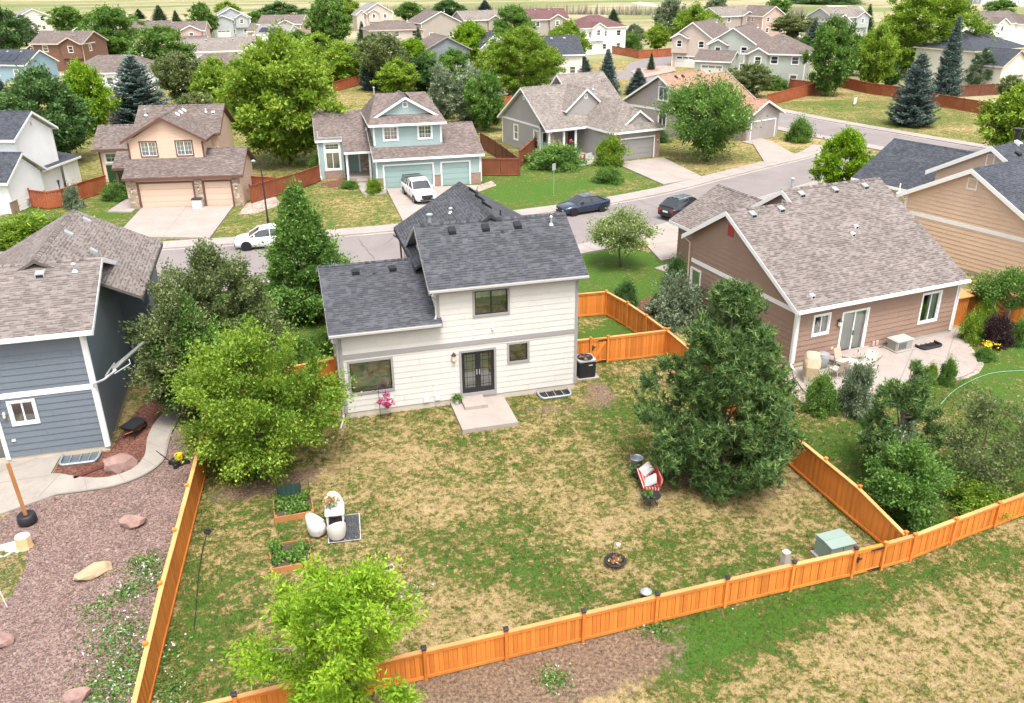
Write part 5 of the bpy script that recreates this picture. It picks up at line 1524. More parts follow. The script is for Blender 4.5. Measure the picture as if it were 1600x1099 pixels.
# window wells with steel frames
def window_well(label, cx, cy, w, d, rz, cover='metal_light', glass_=None, z=0):
    e = thing('window_well', (cx, cy, z), rz, label, 'window well')
    mb = MB(); n = 10
    P = [(-w / 2, 0)] + [(-w / 2 + w * .12 * (1 - math.cos(k / 4 * PI / 2)), -d + d * .45 * (1 - math.sin(k / 4 * PI / 2))) for k in range(5)] + [(w / 2 - w * .12 * (1 - math.cos((4 - k) / 4 * PI / 2)), -d + d * .45 * (1 - math.sin((4 - k) / 4 * PI / 2))) for k in range(5)] + [(w / 2, 0)]
    mb.tube([(x, y, .10) for x, y in P], .05, 6)
    for i in range(len(P) - 1):
        a, b = P[i], P[i + 1]
        mb.face([(*a, -.05), (*b, -.05), (*b, .12), (*a, .12)])
    mb.build('rim', cover, e)
    f = MB(); f.face([(x * .96, y * .96, .035) for x, y in P]); f.build('shaft', glass_ or 'vent_black', e)
    b = MB()
    for k in (-.25, 0, .25): b.tube([(w * k, 0, .09), (w * k, -d * .9, .09)], .018, 4)
    b.build('bar', cover, e)
    return e
window_well('steel window well at the foot of the cream house wall', 9.9, -.02, 1.55, .75, 0, 'galvanised')
window_well('pale covered window well below the slate-blue house', -11.15, -.10, 1.5, .85, R(-2), 'galvanised', 'car_glass_sky')
window_well('dark barred window well beside the generator', *(30.79, -0.44), 1.35, .6, R(7.8), 'metal_dark', z=.09)
# patio slab and step behind the cream house
e = thing('patio_slab', (4.84, 0, 0), 0, 'pale concrete patio slab below the black patio doors', 'patio')
mb = MB(); mb.prism([(0, -.05), (0, -2.84), (2.56, -2.84), (2.56, -.05)], -.1, .20); mb.build('slab', 'concrete', e)
mb = MB(); mb.prism([(.5, -.06), (.5, -1.12), (1.56, -1.12), (1.56, -.06)], .20, .37); mb.build('step', 'concrete', e)

# ---------------------------------------------------------------- slate-blue house on the left
def slate_house():
    H = House('slate_blue_house', 'slate-blue lap-sided house with brown shingle roof and white trim, at the left', (-20, 0), 0, 'roof_brown', 'trim_white')
    H.lip = .042
    rear = H.wall((0, 0), (9.94, 0), 0, 5.55, 'slate_blue', [(6.62, 7.48, 1.82, 2.76), (4.6, 6.1, .2, 2.3)], .285, True, found=.28)
    side = H.wall((9.94, 0), (9.94, 8.0), 0, [(0, 5.55), (4.0, 7.15), (8.0, 5.55)], 'slate_blue', [], .285, True, found=.28)
    H.wall((11.3, 8.0), (11.3, 11.9), 0, 5.4, 'slate_blue', [], .285, found=.28)
    H.wall((9.94, 8.0), (11.3, 8.0), 0, 5.4, 'slate_blue', [], .285)
    H.wall((11.3, 11.9), (4.0, 11.9), 0, [(0, 5.4), (3.6, 7.4), (7.3, 5.4)], 'slate_blue', [], .285)
    H.floor(0, 9.9, 0, 11.5, .25)
    H.corner(rear, 1, .2, 5.5, width=.16); H.corner(side, 0, .2, 5.5, width=.13)
    H.band(rear, 0, 9.78, 2.98, 3.22)
    H.window(rear, 6.52, 7.58, 1.72, 2.86, 'slider')
    c = MB(); rear.box(c, 5.96, 6.12, .2, 2.4, -.03, .066); rear.box(c, 4.5, 4.62, .2, 2.4, -.03, .066); rear.box(c, 4.62, 5.96, 2.28, 2.4, -.03, .066); dd = c.build('sliding_door', 'trim_white', H.e)
    g = MB(); g.face([rear.pt(4.62, .3, -.02), rear.pt(5.96, .3, -.02), rear.pt(5.96, 2.28, -.02), rear.pt(4.62, 2.28, -.02)]); g.build('pane', 'pane_dark', dd)
    H.gable('u', -.5, 10.40, -.42, 4.05, 8.5, 5.72, 7.38, 5.72)
    H.gable('v', 3.6, 12.4, 3.9, 7.8, 11.8, 5.55, 7.62, 5.55, rakes=(False, False), fas='roof_brown')
    H.roof_vent(8.6, 11.3, 7.6 - .8 * .52, .52, 'metal_vent', roof_dir=1, ax='u'); H.roof_vent(8.3, 8.4, 7.6 - .5 * .52, .52, 'metal_vent', roof_dir=1, ax='u'); H.roof_vent(9.7, 6.2, 7.0, .52, 'metal_vent', .28, 1, ax='u')
    H.roof_vent(8.05, 3.2, 7.38 - .85 * .372, .372, 'metal_light', .36); H.pipe(9.4, 3.25, 7.08, .3, .06)
    g = MB(); g.box(-.5, 10.4, -.55, -.44, 5.56, 5.70); g.build('gutter', 'trim_white', H.e)
    d = MB(); d.tube([(10.05, -.5, 5.6), (10.0, -.3, 5.4), (9.98, -.07, 5.2), (9.98, -.07, .25)], .045, 4); d.build('downspout', 'trim_white', H.e)
    v = MB(); rear.box(v, 6.35, 6.5, 1.02, 1.12, 0, .08); v.build('hose_bib', 'white_plastic', H.e)
    H.lamp(rear, 6.35, 2.3, 'metal_light', .8)
    H.gable_vent(side, 4.0, 6.3, .4, .45, 'trim_white')
    # aerial arm on the corner
    a = MB(); a.tube([(9.98, -.1, 3.25), (10.4, -.25, 3.45), (10.9, -.1, 3.75)], .05, 5); a.box(9.9, 10.06, -.22, -.06, 3.1, 3.3)
    a.tube([(10.55, -.6, 3.75), (10.75, .5, 3.8)], .035, 5); a.hexa([(10.75, -.12, 3.7), (12.0, .5, 4.55), (12.05, .6, 4.5), (10.8, 0, 3.65), (10.75, -.12, 3.9), (12.0, .5, 4.65), (12.05, .6, 4.6), (10.8, 0, 3.85)])
    a.tube([(10.8, -.15, 3.6), (11.5, -.2, 4.0), (11.45, -.1, 4.15)], .025, 5)
    a.build('aerial_arm', 'metal_light', H.e)
slate_house()

# ---------------------------------------------------------------- mocha house and its tan twin on the right
def mocha_house():
    H = House('mocha_house', 'mocha-brown house with large brown shingle roof and white trim, right of the yard', (22.47, -.77), R(7.79), 'roof_brown', 'trim_white')
    L = 10.99; H.lip = .042
    rear = H.wall((0, 0), (L, 0), 0, 3.08, 'mocha', [(1.11, 2.04, 1.60, 2.60), (2.98, 4.60, .16, 2.46), (8.42, 9.64, 1.05, 2.66)], .285, True, found=.25)
    left = H.wall((0, 9.4), (0, 0), 0, [(0, 4.72), (3.5, 6.55), (9.4, 3.08)], 'mocha', [(.18, 1.05, 1.1, 2.5)], .285, True, found=.25)
    H.wall((L, 0), (L, 9.4), 0, [(0, 3.08), (6.9, 7.05), (9.4, 5.5)], 'mocha', [], .285, found=.25)
    H.wall((L, 9.4), (0, 9.4), 0, 4.6, 'mocha', [], .285)
    H.wall((4.3, 10.2), (4.3, 4.6), 4.5, [(0, 5.4), (3.2, 7.05), (5.6, 5.4)], 'mocha', [], .285)
    H.floor(0, L, 0, 9.4, .2)
    H.corner(rear, 0, .2, 3.05, width=.15); H.corner(left, 1, .2, 3.05, width=.14); H.corner(rear, 1, .2, 3.05, width=.14)
    tr = H.band(left, .1, 9.28, 2.90, 3.14)
    H.window(rear, 1.01, 2.14, 1.50, 2.70, 'slider', curtain=('blind', .5, 1, 0, 1))
    H.window(rear, 8.32, 9.74, .95, 2.76, 'slider', curtain=('blind', .45, 1, 0, 1))
    H.window(left, .08, 1.15, 1.0, 2.6, 'fixed', curtain=('blind', 0, 1, 0, 1))
    c = MB(); rear.box(c, 2.88, 2.98, .1, 2.56, -.03, .066); rear.box(c, 4.6, 4.70, .1, 2.56, -.03, .066); rear.box(c, 2.98, 4.6, 2.46, 2.56, -.03, .066); rear.box(c, 2.98, 4.6, .1, .2, -.03, .066)
    dd = c.build('sliding_door', 'trim_white', H.e)
    f = MB(); rear.box(f, 3.76, 3.84, .2, 2.46, -.05, .02); rear.box(f, 2.98, 3.04, .2, 2.46, -.05, .02); rear.box(f, 4.54, 4.6, .2, 2.46, -.05, .02); f.build('frame', 'trim_white', dd)
    for (x0, x1) in ((3.04, 3.76), (3.84, 4.54)):
        g = MB(); g.face([rear.pt(x0, .2, -.02), rear.pt(x1, .2, -.02), rear.pt(x1, 2.46, -.02), rear.pt(x0, 2.46, -.02)]); g.build('pane', 'pane', dd)
    b = MB(); rear.box(b, 2.98, 4.6, .2, 2.46, -.25, -.22); b.build('blind', 'blind', dd)
    hd = MB(); rear.box(hd, 3.78, 3.82, 1.15, 1.4, .02, .07); hd.build('handle', 'metal_dark', dd)
    H.lamp(rear, 2.7, 2.05, sc_=1.2)
    for x in (5.35, 5.6):
        v = MB(); rear.box(v, x - .08, x + .08, .25, .52, 0, .1); v.build('wall_vent', 'pink_lap', H.e)
    v = MB(); rear.box(v, 2.45, 2.6, .55, .68, 0, .06); v.build('outlet_box', 'tan_lap', H.e)
    # roofs: rear slope shared, the right part carries a higher ridge
    mb = MB()
    H.slab(mb, [(-.45, -.45, 3.30), (11.1, -.45, 3.30), (11.1, 6.9, 7.30), (3.95, 6.9, 7.30), (3.95, 5.95, 6.79), (-.45, 5.95, 6.79)])
    H.slab(mb, [(3.95, 9.9, 4.44), (-.45, 9.9, 4.44), (-.45, 5.95, 6.79), (3.95, 5.95, 6.79)])
    H.slab(mb, [(11.1, 10.6, 5.0), (3.95, 10.6, 5.0), (3.95, 6.9, 7.30), (11.1, 6.9, 7.30)])
    r = mb.build('roof', [H.roofmat, 'trim_white'], H.e)
    f = MB(); H.plank(f, (-.45, -.45, 3.3), (11.1, -.45, 3.3), .03, .19, (0, -.012, 0)); f.build('fascia', 'trim_white', r); ux = Vector((-.014, 0, 0)); f = MB()
    for PQ, u_ in (((((-.45, -.45, 3.3), (-.45, 5.95, 6.79)), ((-.45, 9.9, 4.44), (-.45, 5.95, 6.79))), ux), ((((3.95, 5.95, 6.79), (3.95, 6.9, 7.3)), ((3.95, 10.6, 5.0), (3.95, 6.9, 7.3))), ux), ((((11.1, -.45, 3.3), (11.1, 6.9, 7.3)),), -ux)):
        f = MB()
        for p, q in PQ: H.plank(f, p, q, .02, .26, u_)
        f.build('fascia', 'trim_white', r)
    for (x0, x1, y, z) in ((-.45, 3.95, 5.95, 6.79), (3.95, 11.1, 6.9, 7.3)):
        n = int((x1 - x0) / .3); c = MB()
        for i in range(n):
            q0, q1 = x0 + (x1 - x0) * i / n, x0 + (x1 - x0) * (i + 1) / n
            for dy in (-.15, .15): c.face([(q0, y, z + .035), (q1, y, z + .02), (q1, y + dy, z - .065), (q0, y + dy, z - .05)], 0, [(q0, i * .145 + .01), (q1, i * .145 + .1), (q1, i * .145 + .1), (q0, i * .145 + .01)])
        c.build('ridge_cap', H.roofmat, r)
    k = .545
    for x, y in ((.95, 5.45), (2.9, 5.55)): H.roof_vent(x, y, 3.3 + (y + .45) * k, k, 'metal_vent', cap='metal_vent')
    for x, y in ((4.9, 6.35), (7.3, 6.35), (9.5, 6.35)): H.roof_vent(x, y, 3.3 + (y + .45) * k, k, 'metal_vent', cap='metal_vent')
    for x, y in ((6.1, 3.3), (6.7, 3.75), (.9, .15)): H.roof_vent(x, y, 3.3 + (y + .45) * k, k, 'trim_white', .2, cap='trim_white')
    H.pipe(5.6, 8.0, 6.8, .7, .08, 'metal_light')
    # garage wing towards the street
    for p0, p1 in (((10.0, 9.4), (10.0, 16.2)), ((10.0, 16.2), (3.6, 16.2)), ((3.6, 16.2), (3.6, 9.4))): H.wall(p0, p1, 0, 3.0, 'mocha', [], .285)
    H.gable('v', 8.8, 16.7, 3.1, 6.8, 10.5, 3.2, 5.25, 3.2)
    gw = Wall((4.3, 10.0), (4.3, 5.2)); H.gable_vent(gw, 3.1, 5.9, .5, .75, 'trim_white', 'mocha')
    rv = MB(); left.box(rv, 3.25, 3.75, 5.35, 5.95, 0, .05); rv.build('gable_vent', 'red_paint', H.e)
    d = MB(); d.tube([(-.3, -.5, 3.15), (-.25, -.2, 2.95), (-.07, -.07, 2.8), (-.07, -.07, .2), (-.15, -.4, .06), (-.3, -.9, .03)], .05, 4); d.build('downspout', 'trim_white', H.e)
    d = MB(); d.tube([(L + .05, -.45, 3.1), (L, -.1, 2.85), (L + .02, -.07, .2)], .045, 4); d.build('downspout', 'trim_white', H.e)
    d = MB(); d.tube([(-.35, 9.8, 4.3), (-.1, 9.5, 4.0), (-.1, 9.45, .2)], .05, 4); d.build('downspout', 'tan_lap', H.e)
    g = MB(); g.box(-.45, 11.1, -.57, -.46, 3.14, 3.27); g.build('gutter', 'trim_white', H.e)
mocha_house()

def tan_house():
    H = House('tan_house', 'tan lap-sided house with dark blue-grey roof and white trim at the right edge', (43.2, 4.2), R(16.6), 'roof_slate', 'trim_white')
    L = 11.0; H.lip = .042
    H.wall((0, 0), (L, 0), 0, 3.1, 'tan_lap', [], .285, found=.2)
    left = H.wall((0, 10.4), (0, 0), 0, [(0, 4.25), (4.5, 6.55), (10.4, 3.1)], 'tan_lap', [], .285, True, found=.2)
    H.wall((L, 10.4), (0, 10.4), 0, 4.2, 'tan_lap', [], .285)
    H.floor(0, L, 0, 10.4, .2)
    H.band(left, .1, 10.3, 2.88, 3.14); H.corner(left, 0, .2, 4.2, width=.16)
    mb = MB()
    H.slab(mb, [(-.45, -.45, 3.3), (L, -.45, 3.3), (L, 7.2, 7.6), (3.6, 7.2, 7.6), (3.6, 5.9, 6.83), (-.45, 5.9, 6.83)])
    H.slab(mb, [(3.6, 10.9, 4.2), (-.45, 10.9, 4.2), (-.45, 5.9, 6.83), (3.6, 5.9, 6.83)])
    H.slab(mb, [(L, 11.6, 5.2), (3.6, 11.6, 5.2), (3.6, 7.2, 7.6), (L, 7.2, 7.6)])
    r = mb.build('roof', [H.roofmat, 'trim_white'], H.e)
    f = MB(); ux = Vector((-.014, 0, 0))
    for p, q in (((-.45, -.45, 3.3), (-.45, 5.9, 6.83)), ((-.45, 10.9, 4.2), (-.45, 5.9, 6.83)), ((3.6, 5.9, 6.83), (3.6, 7.2, 7.6)), ((3.6, 11.6, 5.2), (3.6, 7.2, 7.6))):
        if p[0] > 0 and f.f and p[1] < 6: f.build('fascia', 'trim_white', r); f = MB()
        H.plank(f, p, q, .02, .3, ux)
    f.build('fascia', 'trim_white', r)
    w2 = H.wall((4.0, 11.0), (4.0, 5.0), 4.4, [(0, 5.5), (3.8, 7.4), (6, 6.1)], 'tan_lap', [], .285)
    H.gable_vent(left, 4.5, 5.4, .7, .75, 'trim_white', 'tan_lap'); H.gable_vent(w2, 3.7, 6.2, .6, .8, 'trim_white', 'tan_lap')
    # garage wing
    H.wall((5.0, 17.8), (5.0, 10.4), 0, 3.1, 'tan_lap', [], .285); H.wall((13, 17.8), (5, 17.8), 0, 3.1, 'tan_lap', [], .285)
    H.gable('v', 10.0, 18.4, 4.5, 9.2, 13.8, 3.3, 5.9, 3.3)
    for x, y in ((5.2, 6.2), (6.8, 6.5), (8.0, 6.8)): H.roof_vent(x, y, 3.3 + (y + .45) * .563, .563, 'vent_black')
    H.pipe(8.0, 8.0, 7.2, 1.0, .2, 'metal_dark'); H.roof_vent(6.4, 7.0, 7.5, .56, 'trim_white', .4, cap='trim_white')
    d = MB(); d.tube([(-.35, 10.6, 4.1), (-.1, 10.3, 3.8), (-.1, 10.2, 3.0), (-.1, 10.2, .2)], .06, 4); d.build('downspout', 'trim_white', H.e)
    p = MB(); p.tube([(-.3, 10.8, 3.9), (-.3, 10.8, 4.9)], .05, 6); p.box(-.55, 0.0, 10.75, 10.85, 4.2, 4.3); p.build('roof_mast', 'trim_white', H.e)
tan_house()

# ---------------------------------------------------------------- houses across the street
def peach_house():
    H = House('peach_house', 'peach two-storey house with stone pillars and a three-car garage across the street', (-14.61, 43.31), R(-9.07), 'roof_umber', 'trim_brown')
    f = H.wall((0, 0), (9.5, 0), 0, 2.62, 'peach', [(1.0, 5.5, 0, 2.2), (6.45, 8.7, 0, 2.2)], .29)
    rt = H.wall((9.5, 0), (9.5, 6.2), 0, [(0, 2.62), (3.4, 4.4), (6.2, 2.62)], 'peach', [], .29)
    H.garage(f, 1.0, 5.5, 2.2, 'garage_peach'); H.garage(f, 6.45, 8.7, 2.2, 'garage_peach')
    H.veneer(f, 0, .84, 0, 2.5, 'stone_veneer', cap=False); H.veneer(f, 5.66, 6.29, 0, 2.5, 'stone_veneer', cap=False); H.veneer(f, 8.86, 9.5, 0, 2.5, 'stone_veneer', cap=False)
    for x in (.42, 5.97, 9.15): H.lamp(f, x, 1.65)
    H.gable('u', -.15, 9.9, -.42, 3.2, 6.7, 2.78, 4.5, 2.78)
    # upper storey
    uf = H.wall((.1, 2), (6.4, 2), 3.4, [(0, 5.4), (3.15, 7.3), (6.3, 5.4)], 'peach', [(1.05, 2.35, 4.15, 5.35), (4.05, 5.35, 4.15, 5.35)], .29)
    H.wall((6.4, 2), (6.4, 5.2), 3.4, 5.4, 'peach', [], .29); H.wall((.1, 5.2), (.1, 2), 3.4, 5.4, 'peach', [], .29)
    rw = H.wall((7.0, 5.2), (7.0, 11.6), 0, [(0, 5.4), (3.2, 7.2), (6.4, 5.4)], 'peach', [], .29)
    H.wall((6.3, 5.2), (7.0, 5.2), 0, 5.4, 'peach', [], .29); H.wall((.1, 11.6), (.1, 5.2), 2.5, [(0, 5.4), (3.2, 7.2), (6.4, 5.4)], 'peach', [], .29); H.wall((7, 11.6), (-4.2, 11.6), 0, 4, 'peach', [], .29)
    H.window(uf, .95, 2.45, 4.05, 5.45, 'grid', trim='trim_brown', curtain=('blind', 0, 1, 0, 1)); H.window(uf, 3.95, 5.45, 4.05, 5.45, 'grid', trim='trim_brown', curtain=('blind', 0, 1, 0, 1))
    H.corner(uf, 0, 3.7, 5.3); H.corner(uf, 1, 3.7, 5.3)
    H.gable('u', -.35, 7.35, 4.75, 8.4, 12.05, 5.5, 7.55, 5.5)
    H.gable('v', 1.55, 8.4, -.35, 3.25, 6.85, 5.5, 7.5, 5.5, rakes=(True, False))
    fl = MB(); uf.box(fl, -.05, 6.35, 3.72, 3.8, 0, .06); fl.build('flashing', 'trim_white', H.e)
    # left wing and entry
    lf = H.wall((-4.2, 7.0), (0, 7.0), 0, 4.0, 'peach', [(.5, 1.9, 2.75, 3.55)], .29)
    H.wall((-4.2, 11.6), (-4.2, 7.0), 0, [(0, 4.0), (2.3, 5.4), (4.6, 4.0)], 'peach', [], .29)
    H.window(lf, .4, 2.0, 2.65, 3.65, 'gridone', trim='trim_white')
    dk = MB(); lf.box(dk, .4, 1.9, .3, 2.5, 0, .05); dk.build('entry_screen', 'leaf_deep', H.e)
    H.gable('u', -4.65, .4, 6.4, 9.4, 12.1, 4.05, 5.75, 4.2)
    H.plane([(-2.4, 4.2, 2.75), (.3, 4.2, 2.75), (.3, 6.9, 4.1), (-2.4, 6.9, 4.1)])
    H.corner(lf, 0, .2, 4.0); p = MB(); p.box(-2.2, -2.0, 4.4, 4.6, 0, 2.65); p.box(-.5, -.3, 4.4, 4.6, 0, 2.65); p.build('porch_post', 'trim_brown', H.e)
    for x, y in ((3.9, 5.0), (3.9, 6.2), (3.9, 7.4)): H.roof_vent(x, y, 7.5 - .65 * .555, .555, 'trim_white', .3, 1, cap='trim_white', ax='u')
    H.pipe(.5, 7.2, 6.85, .5, .09); H.pipe(5.8, 7.4, 7.0, .2, .06); H.roof_vent(6.5, 7.2, 6.9, .56, 'trim_white', .25, cap='trim_white')
    H.floor(0, 9.4, 0, 6, .05)
    b = MB(); rt.box(b, 2.4, 2.75, .9, 1.7, 0, .15); rt.box(b, 3.0, 3.2, .6, 1.9, 0, .1); b.build('meter_box', 'beige_lap', H.e)
peach_house()

def teal_house():
    H = House('teal_house', 'pale teal two-storey house with white trim across the street', (6.83, 44.15), R(-1.58), 'roof_rose', 'trim_white')
    f = H.wall((0, 0), (9.85, 0), 0, 2.72, 'teal', [(.75, 5.25, 0, 2.15), (6.15, 8.75, 0, 2.15)], .26)
    H.wall((9.85, 0), (9.85, 11.0), 0, [(0, 2.72), (5.5, 4.9), (11, 2.72)], 'teal', [], .26); H.wall((0, 6.2), (0, 0), 0, 2.9, 'teal', [], .26)
    H.garage(f, .75, 5.25, 2.15, 'garage_teal'); H.garage(f, 6.15, 8.75, 2.15, 'garage_teal')
    H.veneer(f, -.02, .6, 0, 1.05, 'brick_veneer'); H.veneer(f, 5.40, 6.0, 0, 1.05, 'brick_veneer'); H.veneer(f, 8.9, 9.87, 0, 1.05, 'brick_veneer')
    H.corner(f, 0, 1.0, 2.7); H.corner(f, 1, 1.0, 2.7)
    H.gable('u', -.25, 10.2, -.42, 5.4, 11.2, 2.88, 4.95, 2.88)
    uf = H.wall((.1, 1.6), (6.5, 1.6), 3.2, 5.62, 'teal', [(1.0, 2.2, 4.28, 5.38), (4.25, 5.4, 4.28, 5.38)], .26)
    H.wall((6.5, 1.6), (6.5, 9.8), 3.2, 5.62, 'teal', [], .26); H.wall((.1, 9.8), (.1, 1.6), 2.5, 5.62, 'teal', [], .26); H.wall((6.5, 9.8), (.1, 9.8), 2.5, 5.6, 'teal', [], .26)
    H.window(uf, .85, 2.35, 4.13, 5.53, 'grid', tw=.14); H.window(uf, 4.1, 5.55, 4.13, 5.53, 'grid', tw=.14)
    H.corner(uf, 0, 3.8, 5.6, width=.14); H.corner(uf, 1, 3.8, 5.6, width=.14)
    # skirt roof, dutch gable, main ridge
    H.hip(-.35, 6.95, 1.05, 10.4, 5.75, 7.95, .9, 5.7, 'u')
    H.gable('v', 2.1, 7.0, .25, 3.3, 6.35, 6.25, 8.0, 6.25, gutter=(False, False), rakes=(True, False))
    gw = H.wall((.4, 2.45), (6.2, 2.45), 6.1, [(0, 6.15), (2.9, 7.8), (5.8, 6.15)], 'teal', [], .26); H.gable_vent(gw, 2.9, 7.0, .5, .5)
    # left wing: tall bay and recessed entry under one slope
    bf = H.wall((-4.9, 6.0), (-2.6, 6.0), 0, 4.0, 'teal', [(.6, 1.9, .95, 2.55), (.6, 1.9, 2.75, 3.35)], .26); H.wall((-4.9, 14.0), (-4.9, 6.0), 0, [(0, 3.6), (4, 5.7), (8, 4.0)], 'teal', [], .26); H.wall((-2.6, 6.0), (-2.6, 7.4), 0, 3.9, 'teal', [], .26)
    H.window(bf, .45, 2.05, .80, 2.66, 'slider', tw=.14, curtain=('curtain', 0, 1, 0, 1)); H.window(bf, .45, 2.05, 2.66, 3.5, 'gridone', tw=.14); H.veneer(bf, .3, 2.2, 0, .7, 'brick_veneer')
    en = H.wall((-2.6, 7.2), (0, 7.2), 0, 3.9, 'teal', [(.5, 1.5, .2, 2.3)], .26); H.door(en, .5, 1.5, .2, 2.3, 'door_teal'); H.veneer(en, 1.7, 2.55, 0, 2.6, 'stone_veneer', cap=False)
    H.plane([(-2.65, 4.0, 2.85), (.1, 4.0, 2.85), (.1, 10.0, 5.95), (-2.65, 10.0, 5.95)]); H.plane([(-5.2, 5.75, 3.77), (-2.66, 5.75, 3.77), (-2.66, 10.0, 5.97), (-5.2, 10.0, 5.97)]); H.plane([(.1, 14.3, 3.7), (-5.2, 14.3, 3.7), (-5.2, 10.0, 5.96), (.1, 10.0, 5.96)], out=(0, 1))
    r = MB(); H.plank(r, (-5.2, 5.75, 3.77), (-5.2, 10.0, 5.97), .03, .2, (-.014, 0, 0)); r.build('rake_board', 'trim_white', H.e)
    p = MB(); p.box(-2.5, -2.3, 4.3, 4.5, 0, 2.75); p.box(-.3, -.12, 4.3, 4.5, 0, 2.75); p.build('porch_post', 'trim_white', H.e)
    st = MB(); st.box(-2.3, -.2, 4.5, 7.2, 0, .25); st.box(-1.6, -.6, 3.6, 4.5, 0, .14); st.build('porch_step', 'concrete', H.e)
    d = MB(); d.tube([(-5.0, 5.8, 3.6), (-4.98, 5.9, 3.4), (-4.98, 5.9, .3), (-4.9, 5.2, .1)], .05, 4); d.build('downspout', 'trim_white', H.e)
    d = MB(); d.tube([(9.9, -.4, 2.75), (9.9, -.08, 2.5), (9.9, -.08, .2)], .05, 4); d.build('downspout', 'trim_white', H.e)
    H.pipe(.9, 7.2, 7.2, 1.1, .07); 
    for y in (3.4, 4.3, 5.2): H.roof_vent(3.75, y, 8.0 - .45 * .57, .57, 'vent_black', .28, 1, ax='u')
    H.floor(0, 9.8, 0, 10, .05)
teal_house()

def grey_house():
    H = House('grey_house', 'warm grey single-storey house with two small gables and a grey garage', (33.26, 49.41), R(13.0), 'roof_taupe', 'trim_white')
    f = H.wall((-1.0, 0), (4.95, 0), 0, 3.0, 'grey_lap', [(.95, 5.15, 0, 2.9)], .26); gs = H.wall((-1.0, 7.0), (-1.0, 0), 0, 3.0, 'grey_lap', [], .26); H.wall((4.95, 0), (4.95, 15.8), 0, 3.0, 'grey_lap', [], .26)
    H.garage(f, .95, 5.15, 2.2, 'garage_grey')
    pn = MB(); f.box(pn, .95, 5.15, 2.35, 2.9, -.06, 0); pn.build('lintel_panel', 'garage_grey', H.e)
    H.veneer(f, 0, .8, 0, 2.85, 'brick_veneer', cap=False); H.veneer(f, 5.3, 5.95, 0, 2.85, 'brick_veneer', cap=False)
    H.lamp(f, 5.6, 1.9); H.lamp(f, .55, 1.9)
    m = H.wall((-5.9, 7.0), (-1.0, 7.0), 0, 3.0, 'grey_lap', [(.3, 1.4, .6, 2.4), (3.5, 4.5, .1, 2.3)], .26)
    lg = H.wall((-5.9, 15.8), (-5.9, 7.0), 0, [(0, 3.0), (5.2, 6.45), (8.8, 4.1)], 'grey_lap', [(2.9, 3.8, .9, 2.5), (7.5, 8.4, .5, 2.5)], .26)
    H.wall((4.95, 15.8), (-5.9, 15.8), 0, 3.0, 'grey_lap', [], .26)
    H.window(m, .2, 1.5, .5, 2.5, 'fixed', pane='pane_dark'); H.door(m, 3.5, 4.5, .1, 2.3, 'door_dark'); H.window(lg, 2.8, 3.9, .8, 2.6, 'hung', pane='pane_dark'); H.window(lg, 7.4, 8.5, .4, 2.6, 'hung', curtain=('blind', 0, 1, 0, 1))
    H.band(lg, .1, 8.7, 2.92, 3.12); H.corner(lg, 0, .1, 3.0); H.corner(lg, 1, .1, 3.0); H.corner(m, 0, .1, 3.0)
    for x in (-5.75, -3.9, -2.4):
        p = MB(); p.box(x - .1, x + .1, 5.2, 5.4, 0, 2.9); p.build('porch_post', 'trim_white', H.e)
    v = MB(); v.box(-5.5, -5.1, 5.3, 5.7, 0, 2.4); v.build('stone_pillar', 'brick_veneer', H.e); v = MB(); v.box(-2.75, -2.45, 6.8, 6.98, 0, 2.6); v.build('stone_pillar', 'brick_veneer', H.e)
    H.gable('u', -6.35, 5.4, 4.9, 10.6, 16.3, 3.02, 6.85, 3.02)
    H.gable('u', -.9, 5.4, 6.1, 12.0, 16.4, 3.83, 7.75, 4.0)
    H.hip(-1.35, 5.4, -.45, 11.0, 3.1, 5.75, 3.0, 8.0, 'v')
    H.gable('v', .25, 5.0, .55, 2.4, 4.25, 3.75, 5.05, 3.75, gutter=(False, False), rakes=(True, False)); g1 = H.wall((.8, .5), (4.0, .5), 3.2, [(0, 3.72), (1.6, 4.8), (3.2, 3.72)], 'grey_lap', [], .26)
    H.gable('v', 6.3, 12, -3.1, -.4, 2.3, 4.6, 6.8, 4.6, gutter=(False, False), rakes=(True, False)); g2 = H.wall((-2.8, 6.55), (2.0, 6.55), 4.0, [(0, 4.6), (2.4, 6.55), (4.8, 4.6)], 'grey_lap', [], .26); H.gable_vent(g2, 2.4, 5.7, .4, .5)
    H.gable_vent(lg, 5.2, 5.5, .35, .4)
    H.pipe(2.4, 9.4, 6.2, .3, .06); H.floor(-5.9, 4.9, 0.1, 15, .08)
    for c in ((-4.6, 5.0, 1.45), (-3.2, 5.0, 1.6)):
        rd = MB(); rd.lathe([(.02, -.22), (.2, -.12), (.24, .0), (.18, .14), (.02, .2)], 10, c=c); rd.build('hanging_basket', 'petal_magenta', H.e)
grey_house()

